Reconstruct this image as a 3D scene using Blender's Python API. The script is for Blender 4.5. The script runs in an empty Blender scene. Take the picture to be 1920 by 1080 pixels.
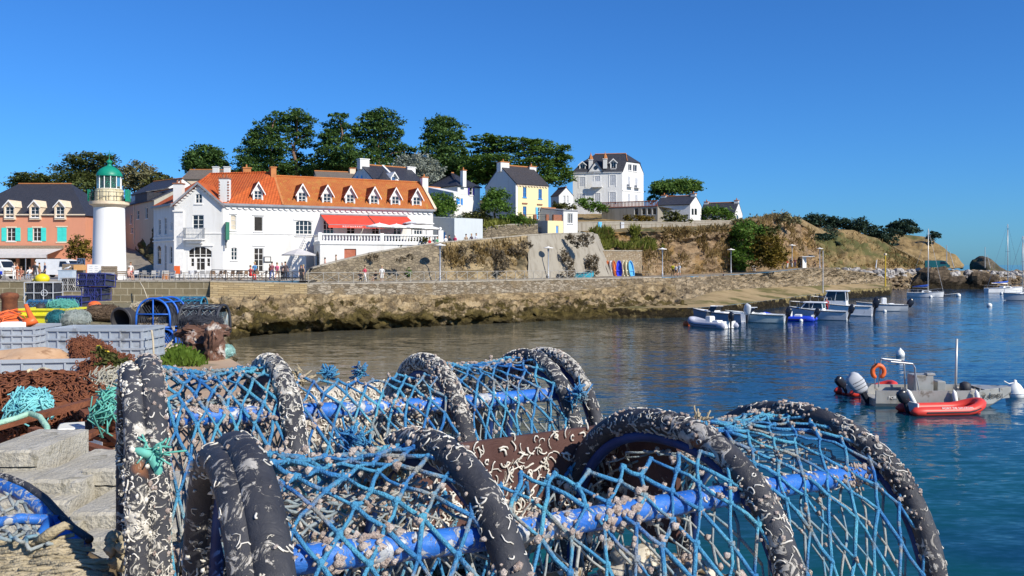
import bpy, math, random
import numpy as np
from mathutils import Vector, Matrix, noise as mnoise

S = bpy.context.scene
COL = S.collection
random.seed(11); RNG = np.random.default_rng(11)
R = math.radians

# ---------------------------------------------------------------- camera, light, exposure
FPX = 1663.0; HCAM = 6.0; HORIZON = 496.0
cam_d = bpy.data.cameras.new('camera'); cam = bpy.data.objects.new('camera', cam_d); COL.objects.link(cam)
cam.location = (0, 0, HCAM); cam.rotation_euler = (R(90), 0, 0)
cam_d.sensor_width = 36; cam_d.lens = FPX/1920*36
cam_d.shift_y = (HORIZON-540)/1920
cam_d.clip_start = 0.05; cam_d.clip_end = 20000
S.camera = cam

SUN_AZ, SUN_EL = R(130), R(36)           # azimuth measured from +Y (view direction) clockwise
world = bpy.data.worlds.new('World'); S.world = world; world.use_nodes = True
wn = world.node_tree.nodes; wl = world.node_tree.links
bg = wn['Background']; sky = wn.new('ShaderNodeTexSky'); sky.sky_type = 'NISHITA'; sky.sun_disc = False
sky.sun_elevation = SUN_EL; sky.sun_rotation = SUN_AZ
sky.air_density = 1.0; sky.dust_density = 0.35; sky.ozone_density = 6.0; sky.altitude = 0
tint = wn.new('ShaderNodeMix'); tint.data_type = 'RGBA'; tint.blend_type = 'MULTIPLY'; tint.inputs[0].default_value = 1   # clear polarised Atlantic sky
wl.new(sky.outputs[0], tint.inputs[6]); tint.inputs[7].default_value = (.40, .90, 1.45, 1)
wl.new(tint.outputs[2], bg.inputs[0]); bg.inputs[1].default_value = 0.08
sun_d = bpy.data.lights.new('sun', 'SUN'); sun = bpy.data.objects.new('sun', sun_d); COL.objects.link(sun)
sun_d.energy = 5.0; sun_d.angle = R(0.5); sun_d.color = (1, .92, .79)
sdir = Vector((math.sin(SUN_AZ)*math.cos(SUN_EL), math.cos(SUN_AZ)*math.cos(SUN_EL), math.sin(SUN_EL)))
sun.rotation_euler = sdir.to_track_quat('Z', 'Y').to_euler(); sun.location = (0, 0, 60)
vs = S.view_settings; vs.view_transform = 'Standard'; vs.look = 'None'; vs.exposure = 0.28; vs.gamma = 1
S.cycles.max_bounces = 8; S.cycles.transparent_max_bounces = 16
S.cycles.sample_clamp_indirect = 6

# ---------------------------------------------------------------- pixel of the photo -> point in the place
def P(px, py, Y): return np.array([(px-960)/FPX*Y, Y, HCAM+(HORIZON-py)/FPX*Y])
def W(px, py, z):
    Y = (HCAM-z)*FPX/(py-HORIZON); return P(px, py, Y)
def X(px, Y): return (px-960)/FPX*Y
def Zp(py, Y): return HCAM+(HORIZON-py)/FPX*Y

# ---------------------------------------------------------------- tags
def tag(o, label=None, cat=None, group=None, kind=None):
    if label: o['label'] = label
    if cat: o['category'] = cat
    if group: o['group'] = group
    if kind: o['kind'] = kind
    return o
def thing(name, label, cat, loc=(0, 0, 0), group=None, rz=0.0):
    o = bpy.data.objects.new(name, None); COL.objects.link(o); o.empty_display_size = .2
    o.location = Vector([float(c) for c in loc]); o.rotation_euler = (0, 0, rz)
    o['rx'] = [float(c) for c in loc]
    return tag(o, label, cat, group)
def root_of(o):
    while o.parent: o = o.parent
    return o
def copy_tree(o, parent=None):
    c = o.copy(); COL.objects.link(c)
    if parent is not None: c.parent = parent
    for ch in list(o.children): copy_tree(ch, c)
    return c

# ---------------------------------------------------------------- mesh builder
class MB:
    def __init__(s): s.v = []; s.f = []; s.m = []; s.mi = 0; s.uv = None
    def add(s, vs, fs):
        b = len(s.v); s.v.extend([tuple(map(float, p)) for p in vs])
        for f in fs: s.f.append(tuple(b+i for i in f)); s.m.append(s.mi)
        return s
    def quad(s, a, b, c, d): return s.add([a, b, c, d], [(0, 1, 2, 3)])
    def poly(s, pts): return s.add(pts, [tuple(range(len(pts)))])
    def obox(s, o, u, v, w):
        o, u, v, w = map(np.asarray, (o, u, v, w))
        p = [o, o+u, o+u+v, o+v, o+w, o+u+w, o+u+v+w, o+v+w]
        return s.add(p, [(0, 3, 2, 1), (4, 5, 6, 7), (0, 1, 5, 4), (1, 2, 6, 5), (2, 3, 7, 6), (3, 0, 4, 7)])
    def box(s, c, d, rz=0.0, bev=0.0):
        cx, cy, cz = c; dx, dy, dz = d; ca, sa = math.cos(rz), math.sin(rz)
        if bev > 0:
            b = min(bev, dx*.45, dy*.45, dz*.45); loops = []
            for z, i in ((-dz/2, b), (-dz/2+b, 0), (dz/2-b, 0), (dz/2, b)):
                hx, hy = dx/2-i, dy/2-i; k = b*.6
                pts = [(-hx+k, -hy), (hx-k, -hy), (hx, -hy+k), (hx, hy-k), (hx-k, hy), (-hx+k, hy), (-hx, hy-k), (-hx, -hy+k)]
                loops.append([(cx+x*ca-y*sa, cy+x*sa+y*ca, cz+z) for x, y in pts])
            return s.rings(loops, True, True)
        u = np.array([ca*dx, sa*dx, 0]); v = np.array([-sa*dy, ca*dy, 0]); w = np.array([0, 0, dz])
        return s.obox(np.array(c, float)-u/2-v/2-w/2, u, v, w)
    def rings(s, loops, cap0=False, cap1=False, closed=True):
        n = len(loops[0]); vs = [p for l in loops for p in l]; fs = []
        for i in range(len(loops)-1):
            for j in range(n if closed else n-1):
                k = (j+1) % n; fs.append((i*n+j, i*n+k, (i+1)*n+k, (i+1)*n+j))
        if cap0: fs.append(tuple(reversed(range(n))))
        if cap1: fs.append(tuple((len(loops)-1)*n+j for j in range(n)))
        return s.add(vs, fs)
    def tube(s, pts, r, n=6, cap=True, closed=False):
        pts = [np.asarray(p, float) for p in pts]; N = len(pts)
        rr = [r]*N if np.isscalar(r) else list(r)
        up = None; loops = []
        for i, p in enumerate(pts):
            if closed: t = pts[(i+1) % N]-pts[i-1]
            else: t = pts[min(i+1, N-1)]-pts[max(i-1, 0)]
            t = t/(np.linalg.norm(t)+1e-12)
            if up is None:
                up = np.array([0, 0, 1.]) if abs(t[2]) < .9 else np.array([1., 0, 0])
            a = np.cross(up, t); a /= (np.linalg.norm(a)+1e-12); b = np.cross(t, a); up = b
            loops.append([p+rr[i]*(math.cos(2*math.pi*k/n)*a+math.sin(2*math.pi*k/n)*b) for k in range(n)])
        if closed: loops.append(loops[0]); cap = False
        return s.rings(loops, cap, cap)
    def cyl(s, p0, p1, r0, r1=None, n=12): return s.tube([p0, p1], [r0, r0 if r1 is None else r1], n)
    def lathe(s, prof, n=20, c=(0, 0, 0)):
        c = np.asarray(c, float); loops = []
        for r, z in prof:
            loops.append([c+np.array([r*math.cos(2*math.pi*k/n), r*math.sin(2*math.pi*k/n), z]) for k in range(n)])
        return s.rings(loops, True, True)
    def sphere(s, c, r, n=10, m=6, jit=0.0, rot=0.0):
        c = np.asarray(c, float); r = np.array([r, r, r], float) if np.isscalar(r) else np.array(r, float); loops = []
        ca, sa = math.cos(rot), math.sin(rot)
        for i in range(m+1):
            th = math.pi*(.02+.96*i/m); l = []
            for k in range(n):
                ph = 2*math.pi*k/n; d = np.array([math.sin(th)*math.cos(ph), math.sin(th)*math.sin(ph), -math.cos(th)])
                q = 1+(jit*mnoise.noise(Vector(d*1.7)+Vector(c*3.1)) if jit else 0)
                e = d*r*q; l.append(c+np.array([e[0]*ca-e[1]*sa, e[0]*sa+e[1]*ca, e[2]]))
            loops.append(l)
        return s.rings(loops, True, True)
    def build(s, name, mats, parent=None, smooth=False, kind=None, uv=True, auto=None):
        me = bpy.data.meshes.new(name)
        V = np.array(s.v, float).reshape(-1, 3)
        if parent is not None:
            r = root_of(parent)
            if 'rx' in r: V = V-np.array(r['rx'][:])
        me.from_pydata(V.tolist(), [], s.f)
        if not isinstance(mats, (list, tuple)): mats = [mats]
        for m in mats: me.materials.append(m)
        if len(mats) > 1: me.polygons.foreach_set('material_index', s.m)
        if uv: box_uv(me, s.uv)
        if smooth: me.polygons.foreach_set('use_smooth', [True]*len(me.polygons))
        if auto is not None:
            me.polygons.foreach_set('use_smooth', [True]*len(me.polygons))
            me.set_sharp_from_angle(angle=R(auto))
        o = bpy.data.objects.new(name, me); COL.objects.link(o)
        if parent is not None: o.parent = parent
        if kind: o['kind'] = kind
        return o
def box_uv(me, given=None):
    n = len(me.loops)
    if n == 0: return
    lay = me.uv_layers.new(name='UVMap')
    vi = np.empty(n, np.int32); me.loops.foreach_get('vertex_index', vi)
    co = np.empty(len(me.vertices)*3); me.vertices.foreach_get('co', co); co = co.reshape(-1, 3)
    if given is not None: uv = np.asarray(given)[vi]
    else:
        pn = np.empty(len(me.polygons)*3); me.polygons.foreach_get('normal', pn); pn = pn.reshape(-1, 3)
        tot = np.empty(len(me.polygons), np.int32); me.polygons.foreach_get('loop_total', tot)
        t = np.stack([-pn[:, 1], pn[:, 0], np.zeros(len(pn))], 1); ln = np.linalg.norm(t, axis=1)
        flat = ln < .05; t[flat] = (1, 0, 0); ln[flat] = 1; t /= ln[:, None]
        b = np.cross(pn, t); t = np.repeat(t, tot, 0); b = np.repeat(b, tot, 0); p = co[vi]
        uv = np.stack([(p*t).sum(1), (p*b).sum(1)], 1)
    lay.data.foreach_set('uv', uv.astype(np.float32).ravel())

def fast_mesh(name, V, F4, mat, parent=None, smooth=False, kind=None):
    """V (n,3), F4 (m,4) numpy"""
    if parent is not None:
        r = root_of(parent)
        if 'rx' in r: V = V-np.array(r['rx'][:])
    me = bpy.data.meshes.new(name); k = F4.shape[1]
    me.vertices.add(len(V)); me.vertices.foreach_set('co', V.astype(np.float32).ravel())
    me.loops.add(F4.size); me.loops.foreach_set('vertex_index', F4.astype(np.int32).ravel())
    me.polygons.add(len(F4)); me.polygons.foreach_set('loop_start', np.arange(len(F4), dtype=np.int32)*k)
    me.update(calc_edges=True); me.validate()
    me.materials.append(mat)
    if smooth: me.polygons.foreach_set('use_smooth', [True]*len(me.polygons))
    o = bpy.data.objects.new(name, me); COL.objects.link(o)
    if parent is not None: o.parent = parent
    if kind: o['kind'] = kind
    return o

# ---------------------------------------------------------------- materials
def newmat(name):
    m = bpy.data.materials.new(name); m.use_nodes = True
    nt = m.node_tree; return m, nt, nt.nodes['Principled BSDF']
def nd(nt, t, **kw):
    n = nt.nodes.new(t)
    for k, v in kw.items(): setattr(n, k, v)
    return n
def c4(c): return (c[0], c[1], c[2], 1.0)
def noise_node(nt, vec, scale, detail=4, rough=.55, dist=0.0):
    n = nd(nt, 'ShaderNodeTexNoise'); n.inputs['Scale'].default_value = scale; n.inputs['Detail'].default_value = detail
    n.inputs['Roughness'].default_value = rough; n.inputs['Distortion'].default_value = dist
    nt.links.new(vec, n.inputs['Vector']); return n.outputs['Fac']
def ramp(nt, fac, stops):
    r = nd(nt, 'ShaderNodeValToRGB'); e = r.color_ramp.elements
    while len(e) < len(stops): e.new(.5)
    for i, (p, c) in enumerate(stops): e[i].position = p; e[i].color = c4(c) if len(c) == 3 else c
    nt.links.new(fac, r.inputs[0]); return r.outputs[0]
def mixc(nt, fac, a, b, mode='MIX'):
    m = nd(nt, 'ShaderNodeMix', data_type='RGBA', blend_type=mode)
    for sock, val in ((0, fac), (6, a), (7, b)):
        if hasattr(val, 'links'): nt.links.new(val, m.inputs[sock])
        elif sock == 0: m.inputs[0].default_value = val
        else: m.inputs[sock].default_value = c4(val)
    return m.outputs[2]
def math_n(nt, op, a, b=None, clamp=False):
    m = nd(nt, 'ShaderNodeMath', operation=op); m.use_clamp = clamp
    for i, val in enumerate((a, b)):
        if val is None: continue
        if hasattr(val, 'links'): nt.links.new(val, m.inputs[i])
        else: m.inputs[i].default_value = val
    return m.outputs[0]
def bump_n(nt, bsdf, h, strength, dist=.02):
    b = nd(nt, 'ShaderNodeBump'); b.inputs['Strength'].default_value = strength; b.inputs['Distance'].default_value = dist
    nt.links.new(h, b.inputs['Height']); nt.links.new(b.outputs[0], bsdf.inputs['Normal']); return b
def tc(nt, kind='Object'):
    return nd(nt, 'ShaderNodeTexCoord').outputs[kind]
def maprange(nt, v, a, b, c=0.0, d=1.0):
    m = nd(nt, 'ShaderNodeMapRange'); nt.links.new(v, m.inputs[0])
    for i, x in enumerate((a, b, c, d)): m.inputs[i+1].default_value = x
    return m.outputs[0]
def scalevec(nt, vec, s):
    m = nd(nt, 'ShaderNodeVectorMath', operation='MULTIPLY'); nt.links.new(vec, m.inputs[0]); m.inputs[1].default_value = s
    return m.outputs[0]

def pm(name, c1, c2=None, scale=4.0, rough=.7, bump=0.0, bscale=None, metal=0.0, spec=.4, detail=5, lo=.35, hi=.65, stain=None, stain_lo=.55, stain_scale=None, bdist=.02):
    """plain surface whose colour wanders between c1 and c2, with optional stains of a third colour"""
    m, nt, b = newmat(name); v = tc(nt)
    c2 = c2 or tuple(min(1, x*1.18) for x in c1)
    f = noise_node(nt, v, scale, detail)
    col = ramp(nt, f, [(lo, c1), (hi, c2)])
    if stain:
        f2 = noise_node(nt, v, stain_scale or scale*2.3, 6, .62, .4)
        k = ramp(nt, f2, [(stain_lo, (0, 0, 0)), (min(1, stain_lo+.09), (1, 1, 1))])
        col = mixc(nt, k, col, stain)
    nt.links.new(col, b.inputs['Base Color'])
    b.inputs['Roughness'].default_value = rough; b.inputs['Metallic'].default_value = metal
    b.inputs['Specular IOR Level'].default_value = spec
    if bump: bump_n(nt, b, noise_node(nt, v, bscale or scale*6, 5, .6), bump, bdist)
    return m

def plaster(name, c, dirt=(.5, .48, .44), amount=.35, rough=.85):
    """painted render: streaks running down, a little grime, fine trowel bump"""
    m, nt, b = newmat(name); v = tc(nt)
    s1 = noise_node(nt, scalevec(nt, v, (1.3, 1.3, .16)), 1.3, 6, .65)
    s2 = noise_node(nt, v, .5, 4)
    k = math_n(nt, 'MULTIPLY', ramp(nt, s1, [(.48, (0, 0, 0)), (.78, (1, 1, 1))]), amount)
    col = mixc(nt, s2, tuple(x*.93 for x in c), c)
    col = mixc(nt, k, col, dirt)
    nt.links.new(col, b.inputs['Base Color']); b.inputs['Roughness'].default_value = rough
    b.inputs['Specular IOR Level'].default_value = .25
    bump_n(nt, b, noise_node(nt, v, 14, 4), .25, .02)
    return m

def masonry(name, c1, c2, mortar, bw=.5, bh=.2, msize=.02, rough=.9, bump=.6, rub=0.0, off=.5, grime=(.2, .17, .12), grime_amt=.5, warp=.06, bias=0.0):
    m, nt, b = newmat(name); uv = tc(nt, 'UV'); ob = tc(nt)
    wn_ = nd(nt, 'ShaderNodeTexNoise'); wn_.inputs['Scale'].default_value = 2.2; wn_.inputs['Detail'].default_value = 3; nt.links.new(uv, wn_.inputs['Vector'])
    sub = nd(nt, 'ShaderNodeVectorMath', operation='SUBTRACT'); nt.links.new(wn_.outputs['Color'], sub.inputs[0]); sub.inputs[1].default_value = (.5, .5, .5)
    sc = nd(nt, 'ShaderNodeVectorMath', operation='SCALE'); nt.links.new(sub.outputs[0], sc.inputs[0]); sc.inputs['Scale'].default_value = warp
    ad = nd(nt, 'ShaderNodeVectorMath', operation='ADD'); nt.links.new(uv, ad.inputs[0]); nt.links.new(sc.outputs[0], ad.inputs[1])
    br = nd(nt, 'ShaderNodeTexBrick'); br.offset = off
    nt.links.new(ad.outputs[0], br.inputs['Vector'])
    br.inputs['Color1'].default_value = c4(c1); br.inputs['Color2'].default_value = c4(c2); br.inputs['Mortar'].default_value = c4(mortar)
    br.inputs['Scale'].default_value = 1; br.inputs['Mortar Size'].default_value = msize; br.inputs['Mortar Smooth'].default_value = .3
    br.inputs['Brick Width'].default_value = bw; br.inputs['Row Height'].default_value = bh; br.inputs['Bias'].default_value = bias
    col = br.outputs['Color']
    n1 = noise_node(nt, ob, 1.7, 7, .65)
    col = mixc(nt, math_n(nt, 'MULTIPLY', ramp(nt, n1, [(.45, (0, 0, 0)), (.72, (1, 1, 1))]), grime_amt), col, grime)
    n2 = noise_node(nt, ob, 9, 4)
    col = mixc(nt, math_n(nt, 'MULTIPLY', n2, .35), col, tuple(x*.55 for x in c1))
    nt.links.new(col, b.inputs['Base Color']); b.inputs['Roughness'].default_value = rough; b.inputs['Specular IOR Level'].default_value = .2
    h = math_n(nt, 'ADD', math_n(nt, 'MULTIPLY', br.outputs['Fac'], -1.0), math_n(nt, 'MULTIPLY', n2, .8))
    bump_n(nt, b, h, bump, .05)
    return m

def rubble(name, cs, joint, scale=2.6, rough=.92, bump=.8, flat=1.9, grime=None, grime_lo=.5):
    """random rubble: voronoi stones, darker joints"""
    m, nt, b = newmat(name); ob = tc(nt)
    v = scalevec(nt, ob, (1, 1, flat))
    vo = nd(nt, 'ShaderNodeTexVoronoi'); vo.inputs['Scale'].default_value = scale; nt.links.new(v, vo.inputs['Vector'])
    ve = nd(nt, 'ShaderNodeTexVoronoi', feature='DISTANCE_TO_EDGE'); ve.inputs['Scale'].default_value = scale; nt.links.new(v, ve.inputs['Vector'])
    sep = nd(nt, 'ShaderNodeSeparateColor'); nt.links.new(vo.outputs['Color'], sep.inputs[0])
    st = [(i/(len(cs)-1)*.8+.1, c) for i, c in enumerate(cs)]
    col = ramp(nt, sep.outputs[0], st)
    n2 = noise_node(nt, ob, scale*3, 6, .65)
    col = mixc(nt, math_n(nt, 'MULTIPLY', n2, .5), col, tuple(x*.5 for x in cs[0]))
    k = ramp(nt, ve.outputs['Distance'], [(.0, (1, 1, 1)), (.07, (0, 0, 0))])
    col = mixc(nt, math_n(nt, 'MULTIPLY', k, .8), col, joint)
    if grime:
        n3 = noise_node(nt, ob, .35, 6, .65)
        col = mixc(nt, ramp(nt, n3, [(grime_lo, (0, 0, 0)), (grime_lo+.14, (1, 1, 1))]), col, grime)
    nt.links.new(col, b.inputs['Base Color']); b.inputs['Roughness'].default_value = rough; b.inputs['Specular IOR Level'].default_value = .2
    h = math_n(nt, 'ADD', ramp(nt, ve.outputs['Distance'], [(0, (0, 0, 0)), (.12, (1, 1, 1))]), n2)
    bump_n(nt, b, h, bump, .07)
    return m

def rooftile(name, c1, c2, c3, bw=.28, bh=.32, rough=.75, wave=True, lichen=None, lich_lo=.56):
    m, nt, b = newmat(name); uv = tc(nt, 'UV'); ob = tc(nt)
    br = nd(nt, 'ShaderNodeTexBrick'); br.offset = .5 if not wave else 0.0; nt.links.new(uv, br.inputs['Vector'])
    br.inputs['Color1'].default_value = c4(c1); br.inputs['Color2'].default_value = c4(c2); br.inputs['Mortar'].default_value = c4(tuple(x*.45 for x in c1))
    br.inputs['Scale'].default_value = 1; br.inputs['Mortar Size'].default_value = .016; br.inputs['Mortar Smooth'].default_value = .4
    br.inputs['Brick Width'].default_value = bw; br.inputs['Row Height'].default_value = bh
    n1 = noise_node(nt, ob, .7, 6, .6)
    col = mixc(nt, ramp(nt, n1, [(.4, (0, 0, 0)), (.66, (1, 1, 1))]), br.outputs['Color'], c3)
    col = mixc(nt, .5, col, br.outputs['Color'])
    if lichen:
        n2 = noise_node(nt, ob, 1.6, 6, .7)
        col = mixc(nt, ramp(nt, n2, [(lich_lo, (0, 0, 0)), (lich_lo+.1, (1, 1, 1))]), col, lichen)
    n3 = noise_node(nt, ob, 7, 3)
    col = mixc(nt, math_n(nt, 'MULTIPLY', n3, .3), col, tuple(x*.5 for x in c1))
    nt.links.new(col, b.inputs['Base Color']); b.inputs['Roughness'].default_value = rough; b.inputs['Specular IOR Level'].default_value = .3
    sx = nd(nt, 'ShaderNodeSeparateXYZ'); nt.links.new(uv, sx.inputs[0])
    saw = math_n(nt, 'FRACT', math_n(nt, 'DIVIDE', sx.outputs[1], bh))
    h = math_n(nt, 'MULTIPLY', saw, -1.0)
    if wave:
        w = math_n(nt, 'SINE', math_n(nt, 'MULTIPLY', sx.outputs[0], 2*math.pi/bw)); h = math_n(nt, 'ADD', h, math_n(nt, 'MULTIPLY', w, .6))
    h = math_n(nt, 'ADD', h, math_n(nt, 'MULTIPLY', br.outputs['Fac'], -.6))
    bump_n(nt, b, h, .7, .04)
    return m

def foliage(name, c1, c2, scale=1.2, trans=.22, c3=None):
    m, nt, b = newmat(name); v = tc(nt)
    f = noise_node(nt, v, scale, 5, .6)
    st = [(.34, c1), (.62, c2)] + ([(.78, c3)] if c3 else [])
    col = ramp(nt, f, st)
    f2 = noise_node(nt, v, scale*9, 2)
    col = mixc(nt, math_n(nt, 'MULTIPLY', f2, .5), col, tuple(x*.55 for x in c1))
    nt.links.new(col, b.inputs['Base Color']); b.inputs['Roughness'].default_value = .65; b.inputs['Specular IOR Level'].default_value = .25
    t = nd(nt, 'ShaderNodeBsdfTranslucent'); nt.links.new(col, t.inputs[0])
    mx = nd(nt, 'ShaderNodeMixShader'); mx.inputs[0].default_value = trans
    nt.links.new(b.outputs[0], mx.inputs[1]); nt.links.new(t.outputs[0], mx.inputs[2])
    nt.links.new(mx.outputs[0], nt.nodes['Material Output'].inputs[0])
    return m

M = {}
def glassmat(name, c=(.015, .02, .028), rough=.06):
    m, nt, b = newmat(name); b.inputs['Base Color'].default_value = c4(c); b.inputs['Roughness'].default_value = rough
    b.inputs['Specular IOR Level'].default_value = .6
    v = tc(nt); bump_n(nt, b, noise_node(nt, v, 1.1, 2), .08, .05)
    return m

# ---------------------------------------------------------------- lofts: a surface through 3-D polylines
def resample(poly, n):
    p = np.array(poly, float); d = np.r_[0, np.cumsum(np.linalg.norm(np.diff(p, axis=0), axis=1))]
    t = np.linspace(0, d[-1], n); return np.stack([np.interp(t, d, p[:, k]) for k in range(3)], 1)
def resample_x(poly, n):
    """spread by picture column so that neighbouring rows line up"""
    p = np.array(poly, float); s = p[:, 0]/p[:, 1]; t = np.linspace(s[0], s[-1], n)
    return np.stack([np.interp(t, s, p[:, k]) for k in range(3)], 1)
def fbm(p, sc, oct=4):
    v = 0; a = 1; q = Vector(p)*sc
    for i in range(oct): v += a*mnoise.noise(q); q = q*2.07+Vector((3.1, 7.7, 1.3)); a *= .5
    return v
def ridged(p, sc, oct=5):
    v = 0; a = 1; q = Vector(p)*sc
    for i in range(oct): v += a*(1-abs(mnoise.noise(q))*2); q = q*2.1+Vector((5.2, 1.3, 8.1)); a *= .5
    return v-1
def loft(name, rows, mat, nu=80, nv=10, amp=0.0, sc=.3, kind='structure', smooth=True, fn=fbm, res=resample, edge=.15, zsc=.6, parent=None):
    rr = [res(r, nu) for r in rows]; K = len(rr); V = []; UV = []
    tt = np.linspace(0, K-1, nv*(K-1)+1)
    for t in tt:
        i = min(int(t), K-2); f = t-i
        V.append(rr[i]*(1-f)+rr[i+1]*f)
    V = np.array(V)                                    # (rows, nu, 3)
    du = np.gradient(V, axis=1); dv = np.gradient(V, axis=0); N = np.cross(du, dv)
    N /= (np.linalg.norm(N, axis=2, keepdims=True)+1e-9)
    uvu = np.cumsum(np.linalg.norm(du, axis=2), 1); uvv = np.cumsum(np.linalg.norm(dv, axis=2), 0)
    if amp:
        H = V.shape[0]
        for i in range(H):
            e = min(1, (min(i, H-1-i)/(H-1))/edge) if edge else 1
            for j in range(nu):
                p = V[i, j]; V[i, j] = p+N[i, j]*amp*(.15+.85*e)*fn((p[0], p[1], p[2]/zsc), sc)
    mb = MB(); H = V.shape[0]
    mb.v = [tuple(p) for p in V.reshape(-1, 3)]
    for i in range(H-1):
        for j in range(nu-1): mb.f.append((i*nu+j, i*nu+j+1, (i+1)*nu+j+1, (i+1)*nu+j)); mb.m.append(0)
    mb.uv = np.stack([uvu.ravel(), uvv.ravel()], 1)
    if parent is not None: return mb.build(name, mat, parent, smooth=smooth)
    o = mb.build(name, mat, None, smooth=smooth, kind=kind)
    return o
# ================================================================ setting materials
def geo_z(nt):
    g = nd(nt, 'ShaderNodeNewGeometry'); s = nd(nt, 'ShaderNodeSeparateXYZ'); nt.links.new(g.outputs['Position'], s.inputs[0]); return s.outputs, g.outputs['Position']
def rockmat(name, c1, c2, c3, weed=None, w0=1.1, w1=2.6, scale=.5, grass=None, bump=1.0):
    """rock face; below w1 the tide leaves weed in patches"""
    m, nt, b = newmat(name); ob = tc(nt); xyz, pos = geo_z(nt)
    f = noise_node(nt, scalevec(nt, pos, (1, 1, 1.8)), scale, 8, .62, .3)
    col = ramp(nt, f, [(.3, c1), (.5, c2), (.7, c3)])
    fine = noise_node(nt, pos, scale*9, 6, .7)
    cr = nd(nt, 'ShaderNodeTexVoronoi', feature='DISTANCE_TO_EDGE'); cr.inputs['Scale'].default_value = scale*1.1
    wv = nd(nt, 'ShaderNodeVectorMath', operation='ADD'); nn = nd(nt, 'ShaderNodeTexNoise'); nn.inputs['Scale'].default_value = scale*1.3; nn.inputs['Detail'].default_value = 8; nn.inputs['Roughness'].default_value = .7
    nt.links.new(pos, nn.inputs['Vector']); nt.links.new(scalevec(nt, pos, (.7, .7, 1.9)), wv.inputs[0]); nsc = nd(nt, 'ShaderNodeVectorMath', operation='SCALE'); nsc.inputs['Scale'].default_value = 3.2; nt.links.new(nn.outputs['Color'], nsc.inputs[0]); nt.links.new(nsc.outputs[0], wv.inputs[1]); nt.links.new(wv.outputs[0], cr.inputs['Vector'])
    k = ramp(nt, cr.outputs['Distance'], [(0, (1, 1, 1)), (.05, (0, 0, 0))])
    col = mixc(nt, math_n(nt, 'MULTIPLY', k, .45), col, tuple(x*.35 for x in c1))
    col = mixc(nt, math_n(nt, 'MULTIPLY', ramp(nt, fine, [(.35, (1, 1, 1)), (.55, (0, 0, 0))]), .45), col, tuple(x*.5 for x in c1))
    if grass:
        g = noise_node(nt, pos, scale*.55, 6, .65)
        col = mixc(nt, ramp(nt, g, [(grass[1], (0, 0, 0)), (grass[1]+.1, (1, 1, 1))]), col, grass[0])
    if weed:
        wz = noise_node(nt, pos, .55, 7, .68)
        t = math_n(nt, 'ADD', maprange(nt, xyz[2], w0, w1, .85, -.25), math_n(nt, 'MULTIPLY', math_n(nt, 'SUBTRACT', wz, .5), 2.6))
        kk = ramp(nt, t, [(.42, (0, 0, 0)), (.6, (1, 1, 1))])
        wc = ramp(nt, noise_node(nt, pos, 2.3, 5, .7), [(.35, weed), (.6, tuple(x*2.2 for x in weed)), (.75, (.12, .09, .012))])
        col = mixc(nt, kk, col, wc)
        wet = maprange(nt, xyz[2], .15, .6, .45, 1)
        col = mixc(nt, wet, (.02, .017, .01), col)
    nt.links.new(col, b.inputs['Base Color']); b.inputs['Roughness'].default_value = .88; b.inputs['Specular IOR Level'].default_value = .2
    h = math_n(nt, 'ADD', fine, math_n(nt, 'MULTIPLY', ramp(nt, cr.outputs['Distance'], [(0, (0, 0, 0)), (.12, (1, 1, 1))]), .7))
    bump_n(nt, b, h, bump, .18)
    return m

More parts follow.
